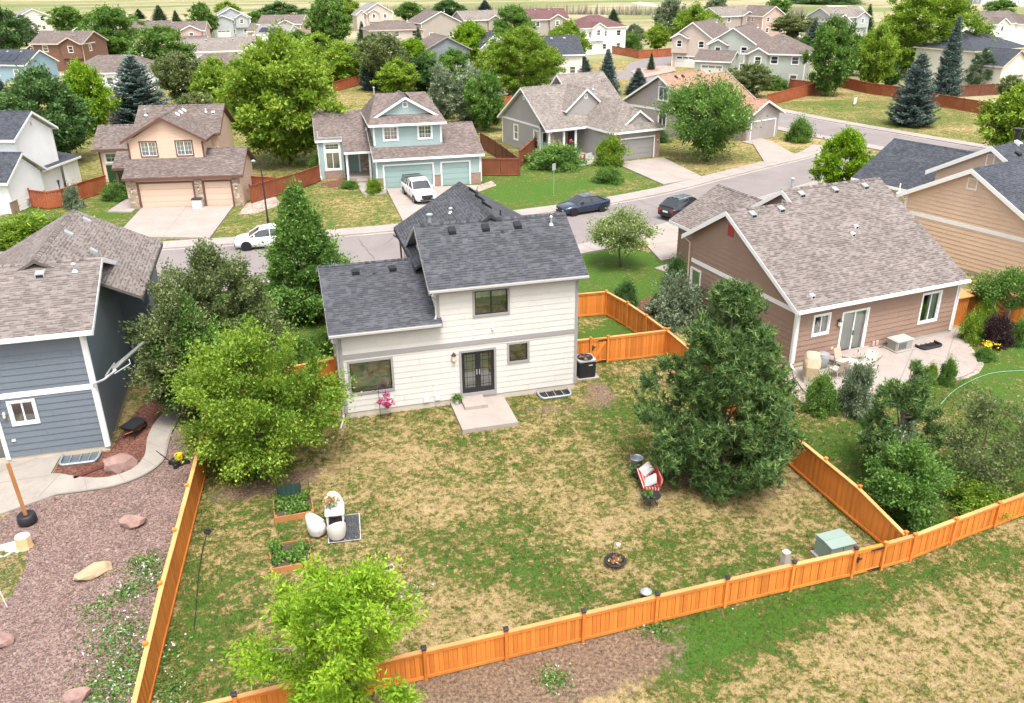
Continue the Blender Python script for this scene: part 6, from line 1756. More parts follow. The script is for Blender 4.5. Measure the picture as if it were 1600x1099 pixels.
def orange_roof_house():
    H = House('orange_roof_house', 'grey house with terracotta-orange shingle roof beside the grey garage house', (41.1, 68.7), R(-67.6), 'roof_orange', 'trim_white')
    tp = [(0, 3.0), (6.2, 6.7), (12.4, 3.0)]
    g = H.wall((0, 0), (12.4, 0), 0, tp, 'grey_warm', [(6.1, 7.6, 4.1, 5.6), (6.3, 7.5, 1.0, 2.5)], .26)
    H.window(g, 6.0, 7.7, 4.0, 5.7, 'slider', curtain=('blind', 0, 1, 0, 1)); H.window(g, 6.2, 7.6, .9, 2.6, 'slider', pane='pane_dark'); H.band(g, .1, 12.3, 2.85, 3.1); H.gable_vent(g, 6.2, 5.85, .4, .45)
    H.wall((12.4, 0), (12.4, 10), 0, 3.0, 'grey_warm', [], .26); H.wall((0, 12), (0, 0), 0, 3.0, 'grey_warm', [], .26); H.wall((12.4, 12), (0, 12), 0, tp, 'grey_warm', [], .26); H.corner(g, 1, 0, 3)
    H.gable('v', -.45, 7.6, -.55, 6.2, 12.95, 3.1, 6.98, 3.1); H.gable('v', 7.5, 12.4, .4, 6.2, 12.0, 3.1, 6.5, 3.1)
    gf = H.wall((12.4, 4.2), (16.4, 4.2), 0, 2.8, 'grey_warm', [], .26); H.wall((16.4, 4.2), (16.4, 10), 0, [(0, 2.8), (2.9, 4.2), (5.8, 2.8)], 'grey_warm', [], .26); H.wall((16.4, 10), (12, 10), 0, 2.8, 'grey_warm', [], .26)
    H.gable('u', 10, 16.9, 3.7, 7.1, 10.5, 2.9, 4.5, 2.9); H.veneer(gf, 3.3, 3.98, 0, 2.6, 'stone_veneer', cap=False)
    w = Wall((16.4, 4.2), (16.4, 10)); H.garage(w, .7, 5.1, 2.1, 'garage_white')
    for v in (2.0, 3.2): H.roof_vent(6.9, v, 6.98 - .7 * .575, .575, 'vent_black', .34, 1, ax='u')
    H.roof_vent(9.5, 5.0, 5.1, .575, 'trim_white', .3, 1, cap='trim_white', ax='u'); H.floor(0, 12.4, 0, 12, .05)
orange_roof_house()

def white_house():
    H = House('white_house', 'white lap-sided house with dark roof at the left edge, past the rust fence', (-24.31, 45.53), R(70), 'roof_slate', 'trim_white')
    lo = H.wall((-.6, -.4), (4.2, -.4), 0, [(0, 2.65), (2.4, 4.4), (4.8, 2.65)], 'white_lap', [], .26); H.wall((4.2, -.4), (4.2, 3), 0, 2.65, 'white_lap', [], .26); H.wall((-.6, 5), (-.6, -.4), 0, 2.65, 'white_lap', [], .26)
    H.gable('v', -.8, 6, -1.1, 1.8, 4.7, 2.75, 4.75, 2.75)
    up = H.wall((2.6, .3), (8.3, .3), 0, [(0, 5.6), (2.85, 7.3), (5.7, 5.6)], 'white_lap', [], .26); H.wall((8.3, .3), (8.3, 9), 0, 5.6, 'white_lap', [], .26); H.wall((2.6, 9), (2.6, .3), 0, 5.6, 'white_lap', [], .26); H.gable('v', -.1, 9.5, 2.1, 5.45, 8.8, 5.72, 7.65, 5.72)
    sh = H.wall((8.3, 0), (10.8, 0), 0, 2.5, 'white_lap', [], .26); H.wall((10.8, 0), (10.8, 3), 0, 2.5, 'white_lap', [], .26)
    H.plane([(4.6, -.3, 2.6), (11.1, -.3, 2.6), (11.1, 3.2, 3.2), (6.5, 3.2, 3.2)])
    for x in (.5, 1.45):
        dr = MB(); sh.box(dr, x, x + .9, .2, 2.2, .03, .08); dr.build('shed_door', 'trim_white', H.e)
    H.corner(up, 1, 2.6, 5.6); H.corner(lo, 0, .2, 2.6, width=.2); H.gable_vent(up, 2.85, 6.3, .35, .5); H.veneer(lo, -.3, .7, 0, 1.0, 'brick_veneer'); H.floor(2.6, 8, .4, 9, .05)
    m = MB(); lo.box(m, 1.9, 2.3, .4, .8, 0, .2); m.cyl(lo.pt(2.1, .4, .1), lo.pt(2.1, .05, .1), .03, n=6); m.build('meter_box', 'metal_light', H.e)
white_house()

# ---------------------------------------------------------------- houses further back
def far_house(name, label, base, yaw, W, D, eave, rise, wall, roof, trim='trim_white', kind='u', wing=None, win=2, storeys=2, garage=None, gable=None, solar=False, pane='pane_dark'):
    """base = middle of the front foot; front looks along -v"""
    H = House(name, label, base, R(yaw), roof, trim)
    u0, u1 = -W / 2, W / 2; co = .3
    zz = [(2.9 * k + .9, 2.9 * k + 2.3) for k in range(storeys)]
    fw = []
    for (z0, z1) in zz:
        if z1 > eave + .1: continue
        for i in range(win):
            a = W * (i + .5) / win; fw.append((a - .65, a + .65, z0, z1))
    if garage: fw = [o for o in fw if not (o[2] < 2.6 and o[1] > garage[0] - .2 and o[0] < garage[1] + .2)]
    gops = [(garage[0], garage[1], 0, 2.1)] if garage else []
    gt = lambda L, on: [(0, eave), (L / 2, eave + rise * .96), (L, eave)] if on else eave
    f = H.wall((u0, 0), (u1, 0), 0, gt(W, kind == 'v'), wall, [(a + .1, b - .1, c + .1, d - .1) for a, b, c, d in fw] + gops, co)
    r = H.wall((u1, 0), (u1, D), 0, gt(D, kind == 'u'), wall, [(D * .3 - .4, D * .3 + .4, zz[-1][0] + .1, zz[-1][1] - .1)] if zz[-1][1] < eave else [], co)
    l = H.wall((u0, D), (u0, 0), 0, gt(D, kind == 'u'), wall, [(D * .6 - .4, D * .6 + .4, zz[-1][0] + .1, zz[-1][1] - .1)] if zz[-1][1] < eave else [], co)
    H.wall((u1, D), (u0, D), 0, gt(W, kind == 'v'), wall, [], co)
    for o in fw: H.window(f, *o, 'hung', tw=.12, pane=pane)
    if zz[-1][1] < eave:
        H.window(r, D * .3 - .5, D * .3 + .5, *zz[-1], 'hung', tw=.12, pane=pane); H.window(l, D * .6 - .5, D * .6 + .5, *zz[-1], 'hung', tw=.12, pane=pane)
    if garage: H.garage(f, garage[0], garage[1], 2.1, 'garage_white', lights=True)
    H.corner(f, 0, 0, eave, width=.16); H.corner(f, 1, 0, eave, width=.16)
    e = .4
    k = 1.0
    if kind == 'u': H.gable('u', u0 - e, u1 + e, -e, D / 2, D + e, eave + .1, eave + rise + .1, eave + .1)
    elif kind == 'v': H.gable('v', -e, D + e, u0 - e, 0, u1 + e, eave + .1, eave + rise + .1, eave + .1)
    else: H.hip(u0 - e, u1 + e, -e, D + e, eave + .1, eave + rise, u0 + min(D, W) * .45, u1 - min(D, W) * .45, 'u')
    if gable:      # small cross gable facing the front: (centre u, width)
        gu, gw = gable
        gz = rise * min(1, gw / D) + .2
        H.gable('v', -1.0, D / 2, gu - gw / 2 - .3, gu, gu + gw / 2 + .3, eave + .12, eave + .12 + gz, eave + .12, rakes=(True, False))
        g_ = H.wall((gu - gw / 2, -.6), (gu + gw / 2, -.6), max(0, eave - 2.8), [(0, eave), (gw / 2, eave + gz * .9), (gw, eave)], wall, [(gw / 2 - .5, gw / 2 + .5, eave - 1.6, eave - .4)], co)
        H.window(g_, gw / 2 - .6, gw / 2 + .6, eave - 1.7, eave - .3, 'hung', tw=.12, pane=pane)
        for s_ in (gu - gw / 2, gu + gw / 2): H.wall((s_, -.6), (s_, .05), max(0, eave - 2.8), eave, wall, [], co) if s_ > gu else H.wall((s_, .05), (s_, -.6), max(0, eave - 2.8), eave, wall, [], co)
    if wing:       # lower block: (u0, u1, v0, v1, eave, rise, axis)
        a0, a1, b0, b1, ze, rs, ax = wing
        wf = H.wall((a0, b0), (a1, b0), 0, gt2(a1 - a0, ze, rs) if ax == 'v' else ze, wall, [((a1 - a0) * .2, (a1 - a0) * .8, 0, 2.1)], co)
        H.wall((a1, b0), (a1, b1), 0, gt2(b1 - b0, ze, rs) if ax == 'u' else ze, wall, [], co); H.wall((a0, b1), (a0, b0), 0, gt2(b1 - b0, ze, rs) if ax == 'u' else ze, wall, [], co)
        H.garage(wf, (a1 - a0) * .2, (a1 - a0) * .8, 2.1, 'garage_white', lights=True)
        if ax == 'v': H.gable('v', b0 - e, b1 + .3, a0 - e, (a0 + a1) / 2, a1 + e, ze + .1, ze + rs + .1, ze + .1)
        else: H.gable('u', a0 - e, a1 + e, b0 - e, (b0 + b1) / 2, b1 + e, ze + .1, ze + rs + .1, ze + .1)
    if solar:
        sl = rise / (D / 2 + e); zs = lambda v: eave + .1 + (v + e) * sl + .10
        for i in range(3):
            p = MB(); x0 = u0 + .8 + i * 1.8
            p.hexa([(x0, .6, zs(.6) - .04), (x0 + 1.7, .6, zs(.6) - .04), (x0 + 1.7, 2.6, zs(2.6) - .04), (x0, 2.6, zs(2.6) - .04), (x0, .6, zs(.6)), (x0 + 1.7, .6, zs(.6)), (x0 + 1.7, 2.6, zs(2.6)), (x0, 2.6, zs(2.6))])
            p.build('solar_panel', 'solar', H.e)
    H.floor(u0, u1, 0, D, .05)
    if kind == 'u':
        for x in (-W * .2, W * .15): H.roof_vent(x, D / 2 - .8, eave + .1 + rise * (1 - .8 / (D / 2 + e)), rise / (D / 2 + e), 'metal_vent', .4, cap='metal_vent')
    H.pipe(W * .3, D / 2 + .3, eave + rise - .3, .5, .1)
    return H
def gt2(L, z, r): return [(0, z), (L / 2, z + r * .96), (L, z)]

far_house('brown_house', 'chocolate-brown house with two gables at upper left', (-43.43, 168.42), -22, 11, 9, 5.4, 2.2, 'brown_lap', 'roof_umber', 'trim_beige', 'u', wing=(-9.5, -3.5, 1, 9, 2.9, 2.2, 'v'), gable=(3.2, 4.4))
far_house('green_house', 'dark green house with grey roof behind the chocolate-brown one', (-42.98, 197.53), -25, 9, 9, 5.4, 2.2, 'green_lap', 'roof_grey', 'trim_white', 'v')
far_house('white_gable_house', 'pale house with grey roof half hidden by trees at far upper left', (-77.31, 306.63), 20, 10, 10, 5.2, 2.5, 'ivory_lap', 'roof_grey', 'trim_white', 'v')
far_house('blue_house', 'light blue house with solar panels at the left edge', (-49.74, 152.09), -30, 9, 8, 3.0, 2.4, 'blue_lap', 'roof_slate', 'trim_white', 'u', solar=True, storeys=1)
far_house('low_brown_house', 'low house with a broad brown hip roof behind the blue spruce', (-28.59, 131.06), -10, 15, 10, 2.9, 2.6, 'white_lap', 'roof_umber', 'trim_white', 'hip', storeys=1, win=3)
far_house('beige_house', 'pale beige house with a mauve-brown roof, left of the pair', (-31.26, 211.09), -8, 11, 9, 5.3, 1.9, 'pink_lap', 'roof_umber', 'trim_white', 'u', gable=(3.5, 4.0), wing=(-8.5, -4, -1, 7, 2.8, 1.6, 'v'))
far_house('beige_house', 'cream-pink house with a white garage, right of the pair', (-22.03, 203.74), -6, 11, 9, 5.3, 1.9, 'pink_lap', 'roof_umber', 'trim_white', 'u', gable=(2.5, 5.0), wing=(.5, 6.0, -4, 2, 2.7, 1.4, 'u'))
far_house('grey_gabled_house', 'grey two-storey house with a twin-gable front at the top left', (-11.43, 260.25), 6, 11, 11, 5.5, 3.0, 'mist_lap', 'roof_grey', 'trim_white', 'v', gable=(2.8, 3.6), wing=(-6.0, 0, -2, 3, 5.0, 1.4, 'v'), win=3)
far_house('taupe_roof_house', 'long grey-brown roofed white house left of the maple', (-10.96, 167.24), 4, 16, 9, 3.1, 2.4, 'white_lap', 'roof_taupe', 'trim_white', 'u', storeys=1, win=4, wing=(4.0, 9.5, -2, 6, 3.1, 2.0, 'v'))
far_house('cream_bungalow', 'cream house with grey roof just behind the big maple', (-9.40, 120.92), 2, 14, 10, 3.0, 3.0, 'ivory_lap', 'roof_umber', 'trim_white', 'hip', storeys=1, win=4)
far_house('rose_roof_house', 'pinkish house with rose-brown roofs above the maple', (2.23, 228.20), -18, 12, 10, 5.0, 2.2, 'pink_lap', 'roof_rose', 'trim_white', 'u', gable=(2.0, 4.5), wing=(-9, -3, -1, 8, 3.2, 2.0, 'u'))
far_house('solar_roof_house', 'white house with dark solar roof in front of the rose-brown roofs', (-0.67, 207.19), -30, 9, 8, 3.6, 2.2, 'white_lap', 'roof_grey', 'trim_white', 'u', solar=True, storeys=1)
far_house('mist_gable_house', 'pale house with blue-grey roof and double gable near the top', (35.18, 272.56), 8, 10, 11, 5.6, 3.0, 'beige_lap', 'roof_grey', 'trim_white', 'v', gable=(-1.5, 3.4), wing=(-7.2, -4, 0, 6, 5.0, 1.6, 'v'))
far_house('hip_house', 'beige house with a brown hip roof behind the tree belt', (28.94, 184.18), 4, 13, 10, 5.4, 2.0, 'beige_lap', 'roof_umber', 'trim_beige', 'hip', win=3)
far_house('taupe_house', 'taupe-roofed grey house behind the rounded dark pine', (46.66, 220.19), 12, 12, 11, 4.8, 3.0, 'stone_lap', 'roof_umber', 'trim_white', 'v', wing=(-8.5, -4, 1, 9, 3.0, 1.8, 'u'))
far_house('dark_wall_house', 'brown-roofed house with dark walls low in the tree belt', (31.42, 134.14), 5, 9, 9, 4.6, 2.4, 'dusk_lap', 'roof_umber', 'trim_grey', 'v')
far_house('far_taupe_house', 'grey-brown gabled house at the top centre', (60.30, 225.11), 10, 12, 10, 5.0, 2.4, 'stone_lap', 'roof_taupe', 'trim_white', 'u', gable=(3.4, 4.0))
far_house('white_solar_house', 'white house with a steep solar roof left of the big bright tree', (41.72, 137.52), 32, 8, 9, 4.6, 2.6, 'white_lap', 'roof_slate', 'trim_white', 'v')
far_house('slate_roof_house', 'house with dark slate roof peeking over the grey house', (50.43, 120.75), -4, 7, 9, 4.2, 3.0, 'ivory_lap', 'roof_slate', 'trim_white', 'u')
far_house('maroon_roof_house', 'stone-grey house with maroon roof behind a bright tree', (74.98, 208.72), 2, 12, 10, 5.6, 2.6, 'stone_lap', 'roof_maroon', 'trim_white', 'u', gable=(2.6, 4.4))
far_house('white_maroon_house', 'white two-storey house with maroon hip roof and porch', (75.77, 166.21), 14, 12, 10, 5.8, 2.6, 'white_lap', 'roof_maroon', 'trim_white', 'hip', gable=(-2.2, 3.6), win=3)
far_house('row_house', 'taupe two-storey house with a white front gable, left of the row', (80.91, 130.80), -46, 8, 14, 5.6, 3.0, 'beige_lap', 'roof_umber', 'trim_white', 'v', garage=(1.0, 6.0), gable=(-2.4, 3.2))
far_house('row_house', 'taupe-roofed house with two white dormers, middle of the row', (81.87, 116.01), -44, 9, 13, 5.4, 3.0, 'sage_lap', 'roof_umber', 'trim_white', 'v', wing=(-5.5, 1, -4.5, 2, 2.8, 1.6, 'u'), gable=(-2.5, 3.2))
far_house('sage_house', 'pale sage house with a hip roof, right of the row', (79.39, 97.01), -38, 10, 11, 5.4, 2.8, 'sage_lap', 'roof_umber', 'trim_white', 'hip', gable=(-2.6, 3.0), win=3)
far_house('far_grey_house', 'grey gabled house behind the row houses', (132.58, 206.31), 14, 13, 10, 5.4, 2.4, 'stone_lap', 'roof_taupe', 'trim_white', 'u', gable=(3.6, 4.2))
far_house('far_pink_house', 'pinkish gabled house right behind the row houses', (142.12, 202.35), 16, 9, 10, 5.4, 2.6, 'pink_lap', 'roof_umber', 'trim_white', 'v')
far_house('slate_gable_house', 'grey-roofed house with two gables left of the very large tree', (159.26, 189.76), 12, 14, 10, 5.2, 2.6, 'mist_lap', 'roof_taupe', 'trim_white', 'u', gable=(4.0, 5.0), wing=(-8, -2.5, -2, 6, 4.2, 2.0, 'v'))
far_house('ivory_house', 'ivory house with dark slate roofs at the upper right', (117.18, 89.20), 14, 14, 11, 5.6, 2.4, 'ivory_lap', 'roof_slate', 'trim_beige', 'hip', wing=(-6.5, 1, -5, 4, 3.6, 2.4, 'v'), win=3)
far_house('far_brown_roof_house', 'white house with taupe roof behind the ivory house', (175.97, 150.17), 16, 16, 11, 5.2, 2.6, 'white_lap', 'roof_umber', 'trim_white', 'u', gable=(-3.2, 5.0), wing=(3.5, 9, -3, 5, 5.0, 2.0, 'v'))
far_house('distant_house', 'tiny distant house on the far side of the field at upper right', (356.58, 359.02), 10, 14, 10, 4, 2.4, 'dusk_lap', 'roof_grey', 'trim_white', 'u')
far_house('distant_house', 'tiny distant house with white walls on the field horizon', (346.29, 328.57), 10, 18, 10, 4, 2.4, 'white_lap', 'roof_grey', 'trim_white', 'u')

# ---------------------------------------------------------------- fences
_frng = random.Random(3)
def fence(name, label, pts, hts, mat='fence_orange', cap='fence_cap', split=True, post_out=-1, solar=None, spacing=2.44, board=.14, posts=True, group=None, lead=True, rail_side=1):
    """pts: corner points on the ground; hts: height at each; outward side = right of travel * post_out"""
    e = thing(name, (pts[0][0], pts[0][1], 0), 0, label, 'fence', group)
    o = Vector((pts[0][0], pts[0][1], 0))
    pm = None
    allp = MB()
    for k in range(len(pts) - 1):
        a, b = Vector((*pts[k], 0)) - o, Vector((*pts[k + 1], 0)) - o
        h0, h1 = hts[k], hts[k + 1]
        L = (b - a).length; d = (b - a) / L; n = Vector((d.y, -d.x, 0)) * post_out
        ang = math.atan2(d.y, d.x)
        nb = max(1, int(L / board)); bw = L / nb
        if split:
            pmesh = MB().box(-bw / 2 + .006, bw / 2 - .006, -.011, .011, 0, 1).mesh('picket', mat)
        for i in range(nb):
            f = (i + .5) / nb; c = a + d * (L * f); h = h0 + (h1 - h0) * f - .05
            off = .006 * (1 if i % 2 else -1)
            if split:
                p = obj('picket', pmesh, e, (c.x + n.x * off, c.y + n.y * off, .03), (0, 0, ang)); p.scale = (1, 1, h - .03 + _frng.uniform(-.006, .006))
            else:
                q = d * (bw / 2 - .004); t = n * .012; b0 = c + n * off * 2
                P = [b0 - q - t, b0 + q - t, b0 + q + t, b0 - q + t]
                allp.hexa([(v.x, v.y, .03) for v in P] + [(v.x, v.y, h) for v in P])
        # rails and cap
        def beam(nm, z0, z1, o0, o1, mt):
            r = MB(); Q = []
            for (zk, zc) in (z0, z1):
                for (p_, hh, oo) in ((a, h0, o0), (b, h1, o0), (b, h1, o1), (a, h0, o1)): q = p_ + n * oo; Q.append((q.x, q.y, hh * zk + zc))
            r.hexa(Q); r.build(nm, mt, e)
        beam('cap_rail', (1, -.05), (1, -.012), -.07, .07, cap)
        beam('rail', (1, -.15), (1, -.052), .014, .045, mat); beam('rail', (0, .05), (0, .15), .014, .045, mat)
        beam('rail', (1, -.15), (1, -.052), -.05, -.014, mat); beam('rail', (0, .08), (0, .17), -.05, -.014, mat)
        if split: beam('gap_light_block', (0, .06), (1, -.06), -.0135, -.011, mat)  # added sheet behind the pickets, keeps light from showing through the gaps
        if posts:
            npst = max(1, round(L / spacing))
            for i in range(npst + 1):
                if i == 0 and k > 0: continue
                f = i / npst; c = a + d * (L * f) + n * .05; h = h0 + (h1 - h0) * f
                p = MB(); p.cbox(c.x, c.y, 0, .1, .1, h + .06, 0, .008, ang); p.cbox(c.x, c.y, h + .06, .13, .13, .03, 0, .01, ang)
                p.build('post', mat, e)
                if solar:
                    s = MB(); s.cbox(c.x, c.y, h + .09, .14, .14, .06, 0, .02, ang); s.prism([(c.x + x, c.y + y) for x, y in ((-.08, -.08), (.08, -.08), (.08, .08), (-.08, .08))], h + .15, h + .19, 0, [(c.x + x, c.y + y) for x, y in ((-.05, -.05), (.05, -.05), (.05, .05), (-.05, .05))])
                    s.build('post_cap', 'metal_dark', e)
    if not split:
        q = allp.build('pickets', mat, e); q['kind'] = 'stuff'
    return e
fence('orange_fence', 'low orange-stained board fence with dark post caps across the front of the yard', [(-6.95, -16.95), (.8, -16.5), (13.0, -15.95), (15.35, -15.88)], [1.08] * 4, solar=True, post_out=1)
fence('orange_fence', 'orange board fence running right from the yard gate along the open field', [(16.55, -15.82), (17.8, -15.70), (19.8, -15.3), (22.0, -14.9), (23.7, -14.6), (27, -14.0), (38, -11.6)], [1.08, 1.08, 1.06, 1.06, 1.06, 1.06, 1.06], post_out=1)
fence('orange_fence', 'orange board fence along the left side of the yard', [(-6.95, -16.85), (-6.6, -11.9), (-6.0, -3.6), (-5.7, 2.6)], [1.15, 1.45, 1.5, 1.5], post_out=-1)
fence('orange_fence', 'orange board fence along the right side of the yard', [(16.9, 2.3), (17.2, -9.2), (17.35, -13.2), (17.5, -15.6)], [1.5, 1.5, 1.48, 1.12], post_out=-1)
fence('orange_fence', 'short orange fence between the left fence and the cream house', [(-5.7, 2.6), (-.12, 3.6)], [1.5, 1.5], post_out=1)
fence('orange_fence', 'orange fence with a gate post right of the cream house', [(13.66, 2.42), (16.9, 2.3)], [1.45, 1.5], post_out=1)
fence('orange_fence', 'short stub of orange fence behind the air conditioner', [(11.15, 2.5), (12.72, 2.46)], [1.45, 1.45], post_out=1)
fence('orange_fence', 'orange fence closing the side yard towards the lawn', [(11.2, 8.85), (15.95, 8.65), (16.45, 6.5), (16.7, 4.4), (16.86, 2.4)], [1.5] * 5, post_out=1)
# gates
def gate(label, p, q, h, mat='fence_orange', brace=True):
    e = thing('gate', (p[0], p[1], 0), math.atan2(q[1] - p[1], q[0] - p[0]), label, 'gate')
    L = math.dist(p, q) ; n = int(L / .14); bw = L / n
    me = MB().box(-bw / 2 + .006, bw / 2 - .006, -.011, .011, .06, h - .05).mesh('picket', mat)
    for i in range(n): obj('picket', me, e, (bw * (i + .5), .004 * (-1) ** i, 0))
    r = MB(); r.box(.02, L - .02, -.045, -.014, h - .16, h - .06); r.box(.02, L - .02, -.045, -.014, .08, .18); r.box(.02, L - .02, -.06, .06, h - .05, h - .015)
    if brace:
        a, b = Vector((.12, -.046, .2)), Vector((L - .12, -.046, h - .18)); t = Vector((-.06, 0, .06))
        r.hexa([a - t, b - t, b - t + Vector((0, .03, 0)), a - t + Vector((0, .03, 0)), a + t, b + t, b + t + Vector((0, .03, 0)), a + t + Vector((0, .03, 0))])
    r.build('gate_frame', mat, e)
    for z in (.14, h - .12):
        k = MB(); k.box(L - .28, L + .1, -.075, -.05, z - .03, z + .03); k.prism([(L - .5, -.07), (L - .28, -.075), (L - .28, -.05), (L - .5, -.06)], z - .02, z + .02); k.build('hinge', 'metal_dark', e)
    k = MB(); k.box(.06, .1, -.09, -.05, h * .55, h * .75); k.box(.06, .22, -.1, -.06, h * .66, h * .70); k.build('latch', 'metal_dark', e)
    return e
gate('orange gate with a diagonal brace behind the air conditioner', (12.76, 2.46), (13.62, 2.42), 1.43)
gate('orange gate with black hinges in the front fence', (15.42, -15.88), (16.48, -15.83), 1.08, brace=False)
# neighbours' fences
def nb(label, pts, h, mat='fence_red', split=False): return fence('board_fence', label, pts, [h] * len(pts), mat, mat, split, group='fences of the other houses')
nb('rust-red fence curving between the white and peach houses', [(-23.16, 46.76), (-21.60, 45.37), (-20.42, 45.91), (-19.04, 48.82), (-17.49, 50.89)], 1.6, 'fence_rust')
nb('dark red fence left of the teal house', [(-4.47, 42.39), (-2.23, 44.61), (-0.09, 46.54), (1.91, 49.22)], 1.6)
nb('short rust fence at the right side of the peach house', [(-4.62, 46.89), (-2.32, 45.66)], 1.5, 'fence_rust')
nb('dark red fence right of the teal house', [(17.45, 46.98), (21.09, 45.83)], 1.75)
nb('dark red fence running back beside the teal house', [(21.09, 45.83), (21.08, 55.37), (20.71, 60.80)], 1.75, 'fence_brown')
nb('dark red fence at the left of the grey house', [(22.13, 49.56), (25.74, 56.09)], 1.75)
nb('rust fence behind the maple, above the teal house', [(8.27, 115.66), (11.20, 120.83), (14.02, 125.52)], 1.7, 'fence_rust')
nb('rust fence glimpsed between the teal and grey houses', [(20.97, 86.23), (32.30, 90.07)], 1.7, 'fence_rust')
nb('rust corner fence beside the far street', [(77.48, 165.56), (78.54, 151.74), (88.28, 154.54)], 1.8, 'fence_rust')
nb('rust fence on the left of the corner lawn', [(68.14, 79.29), (79.82, 86.88), (91.00, 94.73)], 1.7, 'fence_rust')
nb('rust fence in front of the sage house', [(81.19, 94.63), (82.74, 89.06)], 1.7, 'fence_rust')
nb('rust fence behind the corner lawn', [(91.00, 94.73), (90.06, 86.53), (91.28, 80.64), (90.92, 72.25), (91.80, 61.43)], 1.7, 'fence_rust')
nb('dark brown fence below the ivory house', [(100.31, 78.30), (104.62, 78.34), (113.25, 78.50)], 1.7, 'fence_brown')
nb('brown garden fence behind the peach house', [(-27.15, 94.16), (-22.38, 94.80)], 1.6, 'timber')
fence('orange_fence', 'orange fence beyond the patio of the mocha house', [(35.52, 2.39), (36.58, 2.08), (38.55, 0.38)], [1.6] * 3, split=True, post_out=1)
# brush row and far tracks in the open field
def brush_row():
    rg = np.random.default_rng(4)
    P0, P1 = np.array((52.91, 396.50)), np.array((212.34, 293.89))
    n = 900; t = np.sort(rg.uniform(0, 1, n)); p = P0[None] + (P1 - P0)[None] * t[:, None] + rg.normal(0, 1.0, (n, 2))
    h = rg.uniform(2.5, 5.0, n); w = rg.uniform(.15, .5, n)
    V, F = [], []
    a = rg.uniform(0, 3.1, n); dx, dy = np.cos(a) * w, np.sin(a) * w
    z0 = np.zeros(n)
    V = np.stack([np.stack([p[:, 0] - dx, p[:, 1] - dy, z0], 1), np.stack([p[:, 0] + dx, p[:, 1] + dy, z0], 1), np.stack([p[:, 0] + dy * .6, p[:, 1] - dx * .6, z0], 1), np.stack([p[:, 0] + rg.normal(0, .3, n), p[:, 1], h], 1)], 1).reshape(-1, 3)
    i = np.arange(n)[:, None] * 4
    F = np.concatenate([np.concatenate([i, i + 1, i + 3], 1), np.concatenate([i + 1, i + 2, i + 3], 1), np.concatenate([i + 2, i, i + 3], 1)])
    o = obj('brush', np_mesh('brush', V, F, 'brush_dark')); tag(o, 'row of dry brush along the edge of the far field', 'brush', kind='stuff')
brush_row()
sheet('path', [(214.72, 472.07), (210.10, 441.17), (192.11, 394.07), (202.15, 456.42)], .01, 'field_pale')
sheet('path', [(53.75, 403.04), (102.64, 371.91), (98.27, 354.85), (51.29, 383.98)], .012, 'field_pale')
sheet('path', [(280.31, 382.28), (286.12, 361.03), (259.42, 320.57), (257.77, 343.36)], .012, 'field_pale')

